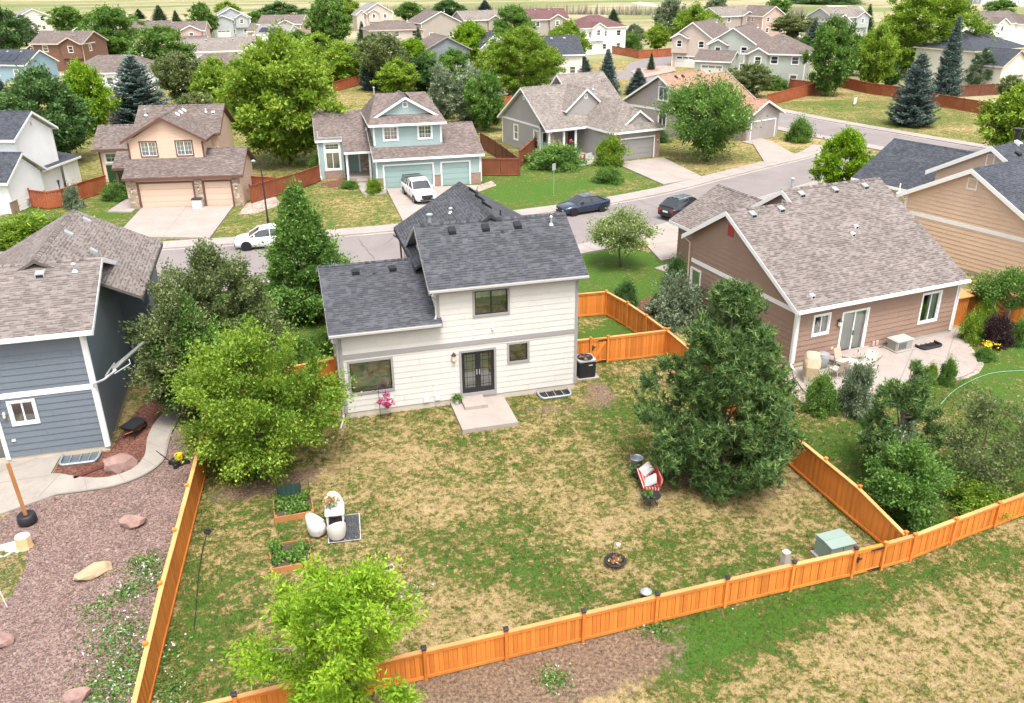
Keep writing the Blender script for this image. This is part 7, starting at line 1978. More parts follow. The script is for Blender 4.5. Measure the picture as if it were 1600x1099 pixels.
# ---------------------------------------------------------------- vehicles
def car(name, label, cat, loc, rz, paint, prof, glassprof, L, Wd, wheels, wr=.33, roof_paint=None, extras=None):
    """prof: stations (x, half width, z low, z top); glassprof: (x, z belt, z top, half width bottom, half width top)"""
    e = thing(name, (loc[0], loc[1], 0), rz, label, cat)
    mb = MB(); rings = []
    for (x, hw, zl, zt) in prof:
        zm = zl + (zt - zl) * .45
        ring = [(x, -hw * .86, zl), (x, -hw * .97, zl + .10), (x, -hw, zm), (x, -hw * .975, zt - .10), (x, -hw * .90, zt - .015), (x, -hw * .5, zt + .012), (x, 0, zt + .02)]
        ring = ring + [(q[0], -q[1], q[2]) for q in reversed(ring[:-1])]
        rings.append(ring)
    n = len(rings[0])
    vs = [p for r in rings for p in r]; fs = []
    for k in range(len(rings) - 1):
        for j in range(n): fs.append((k * n + j, k * n + (j + 1) % n, (k + 1) * n + (j + 1) % n, (k + 1) * n + j))
    fs += [tuple(range(n - 1, -1, -1)), tuple((len(rings) - 1) * n + j for j in range(n))]
    mb.poly(vs, fs)
    mb.build('body', paint, e, smooth=True)
    # cabin: glass shell with roof skin and pillars
    g = MB(); R_ = []
    for (x, zb, zt, wb, wt) in glassprof:
        R_.append([(x, -wb, zb), (x, -wt - (wb - wt) * .35, zb + (zt - zb) * .62), (x, -wt, zt - .03), (x, -wt * .6, zt), (x, wt * .6, zt), (x, wt, zt - .03), (x, wt + (wb - wt) * .35, zb + (zt - zb) * .62), (x, wb, zb)])
    m = 8; vs = [p for r in R_ for p in r]; fs = []
    for k in range(len(R_) - 1):
        for j in range(m - 1): fs.append((k * m + j, k * m + j + 1, (k + 1) * m + j + 1, (k + 1) * m + j))
    fs += [tuple(range(m)), tuple((len(R_) - 1) * m + j for j in range(m))]
    g.poly(vs, fs); g.build('window_glass', 'car_glass', e, smooth=False)
    rf = MB(); ri = [i for i, q in enumerate(glassprof) if q[2] > max(x[2] for x in glassprof) - .14]
    i0, i1 = ri[0], ri[-1]
    for k in range(i0, i1):
        A, B = R_[k], R_[k + 1]
        up = .022
        pts = [[(q[0], q[1] * 1.03, q[2] + up - (.05 if j in (0, 5) else 0)) for j, q in enumerate([A[2], A[2], A[3], A[4], A[5], A[5]])], [(q[0], q[1] * 1.03, q[2] + up - (.05 if j in (0, 5) else 0)) for j, q in enumerate([B[2], B[2], B[3], B[4], B[5], B[5]])]]
        for j in range(5): rf.face([pts[0][j], pts[0][j + 1], pts[1][j + 1], pts[1][j]])
    rf.build('roof', roof_paint or paint, e, smooth=True)
    pl = MB()
    for s in (0, 7):
        sg = 1 if s == 0 else -1
        top = 2 if s == 0 else 5; mid = 1 if s == 0 else 6
        for k in ([0, len(R_) - 1] + ([len(R_) // 2] if len(R_) > 3 else [])):
            kk = {0: (0, i0), len(R_) - 1: (len(R_) - 1, i1)}.get(k, (k, k))
            P = [Vector(R_[kk[0]][s]), Vector(R_[kk[1]][top])]
            pl.tube([P[0], P[0].lerp(P[1], .5) + Vector((0, -.012 * sg, 0)), P[1]], .04, 5)
    pl.build('pillar', paint, e)
    for (x, side) in [(x, s) for x in wheels for s in (-1, 1)]:
        y = side * (Wd / 2 - .10)
        t = MB(); t.tube([(x, y - .11, wr), (x, y - .09, wr), (x, y + .09, wr), (x, y + .11, wr)], [wr * .9, wr, wr, wr * .9], 20)
        w = t.build('wheel', 'tyre', e)
        r = MB(); yo = y + side * .112
        r.tube([(x, yo - side * .02, wr), (x, yo + side * .004, wr)], [wr * .62, wr * .58], 16)
        r.build('rim', 'rim', w)
        s5 = MB()
        for k in range(5):
            a = k * 2 * PI / 5 + .3; c = Vector((math.cos(a), 0, math.sin(a))); d = Vector((-math.sin(a), 0, math.cos(a)))
            q = Vector((x, yo + side * .006, wr))
            s5.face([q + c * wr * .15 - d * .02, q + c * wr * .5 - d * .05, q + c * wr * .5 + d * .05, q + c * wr * .15 + d * .02])
        s5.build('spoke_gap', 'vent_black', w)
        a = MB(); a.tube([(x, y - .13, wr + .02), (x, y + side * .10, wr + .02)], wr * 1.13, 20); a.build('wheel_arch', 'vent_black', e)
    f, b = prof[0], prof[-1]
    for s in (-1, 1):
        h = MB(); zf = f[3] - .12; h.hexa([(f[0] - .015, s * f[1] * .62, zf - .08), (f[0] - .015, s * f[1] * .95, zf - .06), (f[0] + .28, s * f[1] * 1.03, zf), (f[0] + .2, s * f[1] * .62, zf), (f[0] + .02, s * f[1] * .62, zf + .06), (f[0] + .02, s * f[1] * .94, zf + .08), (f[0] + .3, s * f[1] * 1.03, zf + .11), (f[0] + .25, s * f[1] * .62, zf + .11)]); h.build('headlight', 'lamp_clear', e)
        h = MB(); zb = b[3] - .18; h.hexa([(b[0] - .2, s * b[1] * 1.03, zb - .06), (b[0] + .02, s * b[1] * .96, zb - .06), (b[0] + .02, s * b[1] * .6, zb - .05), (b[0] - .15, s * b[1] * .6, zb - .05), (b[0] - .2, s * b[1] * 1.03, zb + .1), (b[0] + .02, s * b[1] * .96, zb + .1), (b[0] + .02, s * b[1] * .6, zb + .08), (b[0] - .15, s * b[1] * .6, zb + .08)]); h.build('tail_light', 'lamp_red', e)
        k = MB(); mx = glassprof[0][0] + .45; mz = glassprof[0][1] + .06; k.cbox(mx, s * (Wd / 2 + .06), mz, .12, .2, .14, 0, .03); k.build('mirror', paint, e)
    gr = MB(); gr.box(f[0] - .02, f[0] + .05, -f[1] * .5, f[1] * .5, f[2] + .15, f[2] + .38); gr.build('grille', 'vent_black', e)
    bp = MB(); bp.box(f[0] - .05, f[0] + .1, -f[1] * .9, f[1] * .9, f[2] + .02, f[2] + .14); bp.box(b[0] - .1, b[0] + .05, -b[1] * .9, b[1] * .9, b[2] + .02, b[2] + .16); bp.build('bumper', 'black_plastic' if paint != 'paint_white' else 'metal_dark', e)
    np_ = MB(); np_.box(b[0] + .02, b[0] + .055, -.25, .25, b[2] + .28, b[2] + .42); np_.build('number_plate', 'white_plastic', e)
    dl = MB()
    for s in (-1, 1):
        for x in (glassprof[0][0] + .75, glassprof[0][0] + 1.75): dl.box(x - .006, x + .006, s * Wd / 2 * .992 - .012, s * Wd / 2 * .992 + .012, .38, glassprof[0][1] - .04)
    dl.build('door_seam', 'vent_black', e)
    if extras: extras(e)
    return e
SED = [(-2.28, .62, .30, .66), (-2.15, .80, .24, .74), (-1.5, .89, .20, .84), (-.8, .905, .19, .92), (.3, .91, .19, .94), (1.2, .905, .20, .97), (1.95, .87, .24, .99), (2.22, .78, .32, .95), (2.30, .66, .40, .88)]
SEDG = [(-1.05, .90, .93, .80, .72), (-.25, .92, 1.38, .84, .62), (.35, .93, 1.46, .84, .61), (.95, .95, 1.42, .84, .60), (1.85, .97, 1.0, .76, .62)]
HAT = [(-2.18, .62, .32, .70), (-2.05, .82, .26, .80), (-1.4, .90, .22, .92), (-.7, .92, .21, .98), (.4, .925, .21, 1.0), (1.3, .92, .22, 1.04), (1.95, .88, .27, 1.08), (2.18, .78, .36, 1.0)]
HATG = [(-1.15, .95, .97, .80, .72), (-.35, .98, 1.46, .85, .64), (.4, 1.0, 1.56, .85, .64), (1.2, 1.03, 1.50, .84, .62), (2.0, 1.08, 1.14, .76, .60)]
SUVP = [(-2.3, .66, .36, .82), (-2.15, .86, .30, .94), (-1.4, .94, .25, 1.04), (-.6, .955, .24, 1.07), (.6, .96, .24, 1.08), (1.6, .95, .25, 1.10), (2.15, .90, .32, 1.10), (2.32, .80, .42, 1.02)]
SUVG = [(-1.2, 1.04, 1.06, .84, .76), (-.45, 1.06, 1.58, .88, .68), (.4, 1.07, 1.68, .88, .68), (1.4, 1.08, 1.64, .87, .66), (2.22, 1.10, 1.22, .80, .62)]
_kd = lambda px, py, qx, qy: 0
def heading(line, x):
    i = min(range(len(line) - 1), key=lambda k: abs(line[k][0] - x)); a, b = line[i], line[i + 1]
    return math.atan2(b[1] - a[1], b[0] - a[0])
car('hatchback_car', 'white hatchback parked along the far kerb behind the pyramid-shaped tree', 'car', (-3.35, 28.75), R(-2), 'paint_white', HAT, HATG, 4.4, 1.85, (-1.35, 1.33), .34)
car('sedan_car', 'dark navy sedan parked on the far side of the street', 'car', (22.5, 31.1), heading(far_kerb, 22.5), 'paint_navy', SED, SEDG, 4.6, 1.82, (-1.42, 1.38), .33)
def suv_rack(e):
    r = MB()
    for s in (-1, 1): r.tube([(-.4, s * .62, 1.70), (0, s * .64, 1.76), (1.2, s * .63, 1.74), (1.5, s * .62, 1.68)], .02, 5)
    r.build('roof_rail', 'metal_light', e)
    k = MB(); k.hexa([(-.4, -.5, 1.66), (1.2, -.5, 1.70), (1.2, .5, 1.70), (-.4, .5, 1.66), (-.4, -.5, 1.70), (1.2, -.5, 1.72), (1.2, .5, 1.72), (-.4, .5, 1.70)]); k.build('sunroof', 'car_glass_sky', e)
car('suv_car', 'black station wagon SUV seen from behind at the near kerb', 'car', (30.0, 27.5), heading(near_kerb, 30) + PI, 'paint_black', SUVP, SUVG, 4.65, 1.9, (-1.42, 1.4), .36, extras=suv_rack)
def pickup():
    PU = [(-2.75, .70, .46, 1.0), (-2.6, .92, .40, 1.08), (-1.7, .98, .34, 1.14), (-1.0, .99, .32, 1.18), (.6, .99, .32, 1.18), (.75, .99, .34, 1.2), (2.5, .98, .42, 1.22), (2.75, .94, .5, 1.2)]
    PG = [(-1.25, 1.14, 1.16, .86, .80), (-.55, 1.17, 1.72, .90, .74), (.1, 1.17, 1.84, .90, .74), (.62, 1.17, 1.82, .90, .74), (.8, 1.17, 1.2, .88, .80)]
    def topper(e):
        t = MB(); t.hexa([(.9, -.93, 1.2), (2.7, -.93, 1.2), (2.7, .93, 1.2), (.9, .93, 1.2), (.95, -.78, 1.74), (2.6, -.78, 1.72), (2.6, .78, 1.72), (.95, .78, 1.74)]); t.build('bed_topper', 'paint_black', e)
        w = MB()
        for s in (-1, 1): w.hexa([(1.05, s * .925, 1.32), (2.5, s * .925, 1.32), (2.5, s * .90, 1.32), (1.05, s * .90, 1.32), (1.1, s * .84, 1.62), (2.45, s * .84, 1.62), (2.45, s * .80, 1.62), (1.1, s * .80, 1.62)])
        w.build('topper_window', 'car_glass_sky', e)
        g = MB(); g.box(-2.79, -2.7, -.5, .5, .68, .94); g.build('grille_bar', 'metal_dark', e)
    p, q = Vector((9.85, 37.05)), Vector((9.92, 42.38))
    a = math.atan2(q.y - p.y, q.x - p.x)
    car('pickup_truck', 'white pickup truck with a black bed topper on the teal house driveway', 'truck', tuple((p.x + .15, p.y + 2.6)), R(96), 'paint_white', PU, PG, 5.5, 1.98, (-1.75, 1.75), .39, extras=topper)
pickup()

# ---------------------------------------------------------------- street furniture
e = thing('street_lamp', (*(-3.16, 35.07), .1), 0, 'black street lamp post at the peach house driveway', 'street lamp')
MB().tube([(0, 0, 0), (0, 0, 2.5), (0, 0, 4.7), (-.05, -.05, 5.0), (-.35, -.2, 5.12)], [.075, .06, .05, .045, .04], 8).build('pole', 'metal_dark', e)
MB().lathe([(.12, 0), (.1, .3), (.06, .45)], 8).build('base', 'metal_dark', e)
MB().lathe([(.05, .1), (.17, .03), (.15, -.05), (.08, -.08)], 10, c=(-.5, -.28, 5.08)).build('lamp_head', 'metal_light', e)
e = thing('sign_post', (*(21.99, 37.61), .1), R(30), 'small street sign on a grey post above the navy sedan', 'sign')
MB().tube([(0, 0, 0), (0, 0, 2.7)], .03, 6).build('post', 'galvanised', e)
MB().box(-.22, .22, -.02, .0, 2.1, 2.7).build('sign_plate', 'metal_light', e)
e = thing('lawn_sign', (*(80.07, 75.25), 0), R(20), 'small white sign standing on the corner lawn', 'sign')
MB().box(-.35, .35, -.02, .02, .3, 1.2).build('sign_plate', 'white_plastic', e)
k = MB(); k.tube([(-.28, 0, 0), (-.28, 0, .3)], .02, 5); k.tube([(.28, 0, 0), (.28, 0, .3)], .02, 5); k.build('leg', 'metal_dark', e)
e = thing('yard_banner', (*(29.51, 50.22), 0), R(28), 'red and white yard banner before the grey house porch', 'banner')
MB().box(-1.0, -.03, -.02, .02, .25, .85).build('panel', 'sign_red', e); MB().box(.03, 1.0, -.02, .02, .25, .85).build('panel', 'white_plastic', e)
MB().box(-1.0, -.3, -.026, -.0201, .5, .8).build('panel_field', 'white_plastic', e)
k = MB()
for x in (-1.0, 0, 1.0): k.tube([(x, 0, 0), (x, 0, .9)], .02, 5)
k.build('stake', 'metal_dark', e)
e = thing('utility_bin', (*(-8.96, 41.70), .12), R(-9), 'pale box bin between the peach garage doors', 'bin')
MB().cbox(0, 0, 0, .8, .6, .75, 0, .04).build('box', 'white_plastic', e); MB().cbox(0, 0, .75, .86, .66, .08, 0, .05).build('lid', 'metal_dark', e)
for px, py, lb in ((88, 299, 'blue bin beside the white house gate'),):
    e = thing('wheelie_bin', (-22.34, 52.66), R(-40), lb, 'bin')
    MB().prism([(-.25, -.25), (.25, -.25), (.25, .25), (-.25, .25)], 0, .95, 0, [(-.3, -.32), (.3, -.32), (.3, .32), (-.3, .32)]).build('body', 'blue_plastic', e); MB().cbox(0, 0, .95, .66, .7, .07, 0, .05).build('lid', 'blue_plastic', e)

# ---------------------------------------------------------------- back yard of the cream house
def ac_unit():
    e = thing('air_conditioner', (12.0, 1.25, 0), 0, 'black air-conditioner condenser on a pad at the corner of the cream house', 'air conditioner')
    MB().cbox(.03, 0, 0, 1.15, 1.1, .07, 0, .02).build('pad', 'concrete_pale', e)
    MB().cbox(0, 0, .07, .86, .86, .86, 0, .06).build('casing', 'black_plastic', e)
    g = MB()
    for k in range(9):
        x = -.38 + k * .095; g.box(x, x + .02, -.445, -.43, .12, .88); g.box(-.445, -.43, x, x + .02, .12, .88); g.box(.43, .445, x, x + .02, .12, .88)
    g.build('louvre', 'metal_dark', e)
    t = MB(); t.cbox(0, 0, .93, .92, .92, .07, 0, .08); t.build('top_cover', 'metal_light', e)
    f = MB(); f.lathe([(.40, 0), (.40, .025), (.02, .03)], 20, c=(0, 0, .995)); f.build('fan_well', 'vent_black', e)
    w = MB()
    for r in (.38, .28, .18): w.tube([(r * math.cos(a), r * math.sin(a), 1.04) for a in [k * PI / 8 for k in range(17)]], .009, 4, caps=False)
    for k in range(6): w.tube([(0, 0, 1.05), (.4 * math.cos(k * PI / 3), .4 * math.sin(k * PI / 3), 1.03)], .009, 4)
    w.build('fan_guard', 'metal_dark', e)
    b = MB()
    for k in range(3):
        a = k * 2 * PI / 3 + .4; c, s = math.cos(a), math.sin(a)
        b.face([(.05 * c - .03 * s, .05 * s + .03 * c, 1.026), (.3 * c - .1 * s, .3 * s + .1 * c, 1.024), (.3 * c + .1 * s, .3 * s - .1 * c, 1.03), (.05 * c + .03 * s, .05 * s - .03 * c, 1.03)])
    b.build('fan_blade', 'terracotta', e)
    n = MB(); n.box(.05, .25, -.452, -.444, .72, .78); n.build('badge', 'weathered', e)
ac_unit()
def dining():
    c = Vector((*(-1.15, -8.39), 0)); a = R(-4)
    e = thing('rug', (c.x + .32, c.y - .1, .018), a, 'dark patterned outdoor rug under the white chairs', 'rug')
    MB().cbox(0, 0, 0, 1.2, 1.7, .015).build('pile', 'rug', e); k = MB()
    for s in (-1, 1): k.cbox(s * .57, 0, .0151, .04, 1.66, .003); k.cbox(0, s * .81, .0151, 1.1, .04, .003)
    k.build('border', 'weathered', e)
    e = thing('garden_table', (c.x + .05, c.y + .15, .035), a, 'small white square table between the white chairs', 'table')
    MB().cbox(0, 0, .68, .7, .8, .05, 0, .03).build('table_top', 'white_plastic', e)
    for sx in (-1, 1):
        for sy in (-1, 1): MB().prism([(sx * .28 - .03, sy * .32 - .03), (sx * .28 + .03, sy * .32 - .03), (sx * .28 + .03, sy * .32 + .03), (sx * .28 - .03, sy * .32 + .03)], 0, .68).build('leg', 'white_plastic', e)
    e = thing('flower_vase', (c.x - .05, c.y + .3, .765), 0, 'vase of mixed flowers on the small white table', 'vase')
    MB().lathe([(.05, 0), (.09, .06), (.06, .16), (.08, .2)], 12).build('vase', 'galvanised', e)
    rg = np.random.default_rng(2); P = rg.normal(size=(90, 3)) * np.array([.15, .15, .07]) + np.array([0, 0, .3]); V, F = leaves(rg, P, rg.normal(size=(90, 3)), .11, .09); obj('flowers', np_mesh('flowers', V, F, 'petal_mixed', rg.uniform(0, 1, 90)), e)
    P = rg.normal(size=(60, 3)) * np.array([.13, .13, .06]) + np.array([0, 0, .24]); V, F = leaves(rg, P, rg.normal(size=(60, 3)), .13, .07); obj('leaves', np_mesh('leaves', V, F, 'leaf_mid', rg.uniform(0, 1, 60)), e)
    def tub(label, x, y, rz, pillow=False):
        e = thing('tub_chair', (x, y, .035), rz, label, 'chair', 'white tub chairs at the garden table'); e.scale = (.84, .84, .9)
        # wrap-round back: a shell that is high behind and sinks to the front
        n = 22; ro, ri = .40, .30; vs = []; fs = []
        for i in range(n + 1):
            an = R(-35) + (PI + R(70)) * i / n; up = .5 - .5 * math.cos(2 * PI * i / n); hgt = .50 + .46 * up ** .8
            for rr, z in ((ro * .86, .08), (ro, .32), (ro * 1.04, hgt - .04), ((ro + ri) / 2 * 1.03, hgt), (ri * 1.05, hgt - .05), (ri * .95, .36)): vs.append((rr * math.cos(an), rr * math.sin(an) * 1.05, z))
        for i in range(n):
            for j in range(5): fs.append((i * 6 + j, i * 6 + j + 1, (i + 1) * 6 + j + 1, (i + 1) * 6 + j))
        fs += [tuple(range(6)), tuple(n * 6 + j for j in range(5, -1, -1))]
        MB().poly(vs, fs).build('backrest', 'boucle', e, smooth=True)
        MB().lathe([(.30, .06), (.36, .12), (.37, .36), (.33, .45), (.1, .47)], 20).build('seat', 'boucle', e, smooth=True)
        for k in range(4): MB().cyl((.26 * math.cos(k * PI / 2 + .78), .26 * math.sin(k * PI / 2 + .78), 0), (.24 * math.cos(k * PI / 2 + .78), .24 * math.sin(k * PI / 2 + .78), .08), .02, .025, 6).build('leg', 'timber', e)
        if pillow:
            p = MB(); p.hexa([(-.2, .12, .5), (.2, .12, .5), (.2, .24, .5), (-.2, .24, .5), (-.2, .2, .88), (.2, .2, .88), (.2, .3, .86), (-.2, .3, .86)]); p.build('pillow', 'cushion_white', e)
    tub('white tub chair with a pillow on the far side of the small table', c.x + .06, c.y + .82, 0.1, True)
    tub('white tub chair at the left side of the small table', c.x - .64, c.y - .22, R(68))
    tub('white tub chair on the near side with its back to the front fence', c.x + .03, c.y - .6, R(188))
dining()
def bed(label, px, size, rz, net=False, seed=1):
    e = thing('raised_bed', (*px, 0), rz, label, 'planter'); w, d = size; h = .26; t = .04
    for (x0, x1, y0, y1) in ((-w / 2, w / 2, -d / 2, -d / 2 + t), (-w / 2, w / 2, d / 2 - t, d / 2), (-w / 2, -w / 2 + t, -d / 2 + t, d / 2 - t), (w / 2 - t, w / 2, -d / 2 + t, d / 2 - t)): MB().box(x0, x1, y0, y1, 0, h).build('board', 'timber', e)
    for sx in (-1, 1):
        for sy in (-1, 1): MB().box(sx * (w / 2 - .07) - .03, sx * (w / 2 - .07) + .03, sy * (d / 2 - .07) - .03, sy * (d / 2 - .07) + .03, 0, h + .05).build('corner_post', 'timber', e)
    MB().box(-w / 2 + t, w / 2 - t, -d / 2 + t, d / 2 - t, 0, h - .06).build('soil', 'soil', e)
    rg = np.random.default_rng(seed)
    n = 1500; cl = rg.uniform(-1, 1, (14, 2)) * np.array([w * .40, d * .38]); ci = rg.integers(0, 14, n)
    P = np.concatenate([cl[ci] + rg.normal(0, .10, (n, 2)), (h - .05 + rg.uniform(0, .22, n) * rg.uniform(.4, 1, 14)[ci])[:, None]], 1)
    P[:, 0] = np.clip(P[:, 0], -w / 2 + .05, w / 2 - .05); P[:, 1] = np.clip(P[:, 1], -d / 2 + .05, d / 2 - .05)
    V, F = leaves(rg, P, rg.normal(size=(n, 3)) + np.array([0, 0, .8]), .13, .07); obj('plants', np_mesh('plants', V, F, 'leaf_mid', rg.uniform(0, 1, n)), e)
    if net:
        m = MB(); y = d / 2 - .2
        pts = [(-w * .35, .75), (-.1, .88), (w * .25, .82)]
        for i in range(2):
            (xa, za), (xb, zb) = pts[i], pts[i + 1]
            for k in range(6):
                f0, f1 = k / 6, (k + 1) / 6; q = lambda f, top: (xa + (xb - xa) * f, y + .05 * math.sin(f * 9 + i), (za + (zb - za) * f) if top else h * .9)
                m.face([q(f0, 0), q(f1, 0), q(f1, 1), q(f0, 1)])
        m.build('shade_net', 'net_green', e)
        s = MB()
        for x in (-w * .35, w * .25, w / 2 - .05): s.tube([(x, y, 0), (x, y, .95)], .015, 5)
        s.build('stake', 'metal_dark', e)
bed('raised garden bed with a dark green shade net, left of the white chairs', (-2.59, -6.75), (1.45, 1.4), R(2), True, 5)
bed('raised garden bed full of green plants, partly under the lime-green ash', (-2.78, -9.78), (1.4, 1.4), R(2), False, 6)
e = thing('seed_tray', (*(0.42, -11.27), 0), R(10), 'small pale tray lying on the lawn by the ash tree', 'tray')
k = MB()
for (x0, x1, y0, y1) in ((-.2, .2, -.14, -.11), (-.2, .2, .11, .14), (-.2, -.17, -.11, .11), (.17, .2, -.11, .11)): k.box(x0, x1, y0, y1, 0, .08)
k.build('rim', 'weathered', e); MB().box(-.17, .17, -.11, .11, 0, .02).build('tray', 'metal_dark', e)
e = thing('hanging_basket', (*(1.51, -0.53), 0), 0, 'white and magenta flower basket on an iron hook below the picture window', 'flower basket')
MB().tube([(0, 0, 0), (0, 0, 1.55), (.05, -.02, 1.75), (.2, -.04, 1.8), (.3, -.05, 1.7)], .014, 5).build('hook', 'metal_dark', e)
MB().tube([(0, 0, 1.4), (-.12, .03, 1.5), (-.25, .05, 1.42)], .012, 5).build('hook_arm', 'metal_dark', e)
rg = np.random.default_rng(8)
P = unit(rg.normal(size=(160, 3))) * rg.uniform(.1, .25, 160)[:, None] + np.array([.3, -.05, .95]); V, F = leaves(rg, P, rg.normal(size=(160, 3)), .14, .13); obj('petals', np_mesh('petals', V, F, 'petal_white', rg.uniform(0, 1, 160)), e)
P = np.concatenate([unit(rg.normal(size=(60, 3))) * rg.uniform(.08, .16, 60)[:, None] + np.array(q) for q in ((.33, -.05, 1.22), (.08, -.05, .95), (.48, -.1, .88), (.3, -.12, .72), (.3, -.28, 1.0))]); V, F = leaves(rg, P, rg.normal(size=P.shape), .10, .09); obj('petals', np_mesh('petals', V, F, 'petal_magenta', rg.uniform(0, 1, len(P))), e)
MB().tube([(.3, -.05, 1.7), (.3, -.05, 1.15)], .008, 4).build('chain', 'metal_dark', e)
def pot(label, xy, r, h, mat, plant=None, z=0, cat='pot', seed=3):
    e = thing('plant_pot', (*xy, z), 0, label, cat)
    MB().lathe([(r * .7, 0), (r, h), (r * 1.08, h + .01), (r * 1.08, h + .05), (r * .95, h + .05), (r * .9, h - .03), (.01, h - .04)], 16).build('pot', mat, e)
    if plant:
        rg = np.random.default_rng(seed); n = 260
        P = rg.normal(size=(n, 3)) * np.array([r * .8, r * .8, r * .5]) + np.array([0, 0, h + r * .6]); V, F = leaves(rg, P, rg.normal(size=(n, 3)) + np.array([0, 0, .5]), .12, .06); obj('foliage', np_mesh('foliage', V, F, plant, rg.uniform(0, 1, n)), e)
    return e
pot('white pot with a green plant on the corner of the patio slab', (5.12, -.32), .12, .2, 'white_plastic', 'leaf_mid', .2)
def bucket():
    e = thing('bucket', (*(11.14, -7.50), 0), 0, 'galvanised bucket standing beside the big pine', 'bucket')
    MB().lathe([(.2, 0), (.26, .42), (.275, .43), (.275, .46), (.25, .46), (.24, .40), (.18, .06), (.01, .05)], 18).build('bucket_body', 'galvanised', e, smooth=True)
    MB().tube([(.27 * math.cos(a), .05, .42 + .2 * math.sin(a)) for a in [k * PI / 10 for k in range(11)]], .01, 5).build('handle', 'metal_dark', e)
bucket()
pot('dark pot with a green plant at the head of the bench', (10.86, -8.23), .17, .2, 'black_plastic', 'leaf_deep')
def bench():
    a, b = Vector((11.06, -8.28)), Vector((10.68, -10.05)); ang = math.atan2(b.y - a.y, b.x - a.x); L = (b - a).length; c = (a + b) / 2
    e = thing('garden_bench', (c.x, c.y, 0), ang, 'red and white striped garden bench with cushions near the pine', 'bench')
    MB().cbox(0, 0, .38, 1.55, .58, .06, 0, .02).build('seat', 'metal_dark', e)
    MB().cbox(0, 0, .44, 1.5, .56, .10, 0, .04).build('seat_cushion', 'cushion_stripe', e)
    k = MB(); k.hexa([(-.75, .26, .44), (.75, .26, .44), (.75, .33, .44), (-.75, .33, .44), (-.75, .40, .95), (.75, .40, .95), (.75, .46, .93), (-.75, .46, .93)]); k.build('backrest', 'cushion_stripe', e)
    for sx in (-1, 1):
        for sy in (-.24, .3): MB().cyl((sx * .68, sy, 0), (sx * .68, sy, .4), .022, n=6).build('leg', 'metal_dark', e)
        MB().tube([(sx * .76, -.26, .4), (sx * .76, -.26, .64), (sx * .76, .35, .66)], .022, 6).build('armrest', 'metal_dark', e)
    for (x, m, r) in ((-.38, 'cushion_white', .3), (.42, 'cushion_white', -.2)):
        p = MB(); s, q = .24, .05
        p.poly([(-s, -q, -s), (s, -q, -s), (s, -q, s), (-s, -q, s), (-s, q, -s), (s, q, -s), (s, q, s), (-s, q, s), (0, -.13, 0), (0, .13, 0)], [(0, 1, 8), (1, 2, 8), (2, 3, 8), (3, 0, 8), (5, 4, 9), (6, 5, 9), (7, 6, 9), (4, 7, 9), (0, 4, 5, 1), (1, 5, 6, 2), (2, 6, 7, 3), (3, 7, 4, 0)])
        o = p.build('cushion', m, e, (x, .05, .70)); o.rotation_euler = (R(-52), R(8), r)
bench()
e = thing('side_table', (*(10.55, -10.28), 0), 0, 'round black metal side table at the near end of the bench', 'table')
MB().lathe([(.36, .50), (.37, .51), (.37, .53), (.34, .54), (.01, .54)], 20).build('table_top', 'metal_dark', e)
for k in range(3): MB().tube([(.1 * math.cos(k * 2.09), .1 * math.sin(k * 2.09), .5), (.14 * math.cos(k * 2.09), .14 * math.sin(k * 2.09), .3), (.3 * math.cos(k * 2.09), .3 * math.sin(k * 2.09), 0)], .016, 5).build('leg', 'metal_dark', e)
pot('small pale pot with greenery on the round black table', (10.38, -10.41), .07, .1, 'white_plastic', 'leaf_mid', .54, seed=9)
e = thing('fire_bowl', (*(7.98, -13.16), 0), 0, 'dark round bowl of flowers with a hooked rod in the lawn', 'planter')
MB().lathe([(.18, 0), (.32, .16), (.36, .2), (.36, .23), (.30, .22), (.26, .15), (.01, .13)], 20).build('bowl', 'metal_dark', e)
MB().tube([(.36 * math.cos(k * PI / 10), .36 * math.sin(k * PI / 10), .22) for k in range(21)], .025, 5, caps=False).build('rim', 'metal_dark', e)
rg = np.random.default_rng(12); n = 120; P = rg.normal(size=(n, 3)) * np.array([.13, .13, .03]) + np.array([0, 0, .2]); V, F = leaves(rg, P, rg.normal(size=(n, 3)), .09, .07); obj('flowers', np_mesh('flowers', V, F, 'petal_mixed', rg.uniform(0, 1, n)), e)
MB().tube([(.02, .3, 0), (.02, .3, .7), (.1, .28, .82), (.2, .26, .74)], .012, 5).build('rod', 'metal_dark', e)
MB().lathe([(.02, -.1), (.07, -.04), (.08, .03), (.02, .08)], 10, c=(.2, .26, .62)).build('ornament', 'cushion_white', e)
e = thing('bird_feeder', (*(8.28, -15.10), 0), 0, 'small lantern-shaped feeder standing behind the front fence', 'feeder')
MB().lathe([(.16, 0), (.16, .04), (.13, .05), (.13, .34)], 12).build('body', 'plank_red', e); MB().lathe([(.2, .34), (.19, .37), (.05, .48), (.01, .5)], 12).build('roof', 'galvanised', e)
# utility boxes by the front fence
e = thing('transformer_box', (*(15.40, -14.86), 0), R(4), 'grey-green electrical transformer box inside the front fence', 'utility box'); e.scale = (.78, .78, .88)
MB().cbox(0, 0, 0, 1.5, 1.35, .1, 0, .02).build('pad', 'concrete_pale', e)
k = MB(); k.prism([(-.62, -.5), (.62, -.5), (.62, .55), (-.62, .55)], .1, .86); k.build('cabinet', 'grey_green', e)
k = MB(); k.hexa([(-.65, -.54, .86), (.65, -.54, .86), (.65, .02, .90), (-.65, .02, .90), (-.65, -.54, .90), (.65, -.54, .90), (.65, .02, .94), (-.65, .02, .94)]); k.hexa([(-.65, .03, .90), (.65, .03, .90), (.65, .58, .88), (-.65, .58, .88), (-.65, .03, .94), (.65, .03, .94), (.65, .58, .92), (-.65, .58, .92)]); k.build('lid', 'grey_green', e)
k = MB(); k.box(-.01, .01, -.506, -.5, .14, .84); k.build('door_seam', 'vent_black', e)
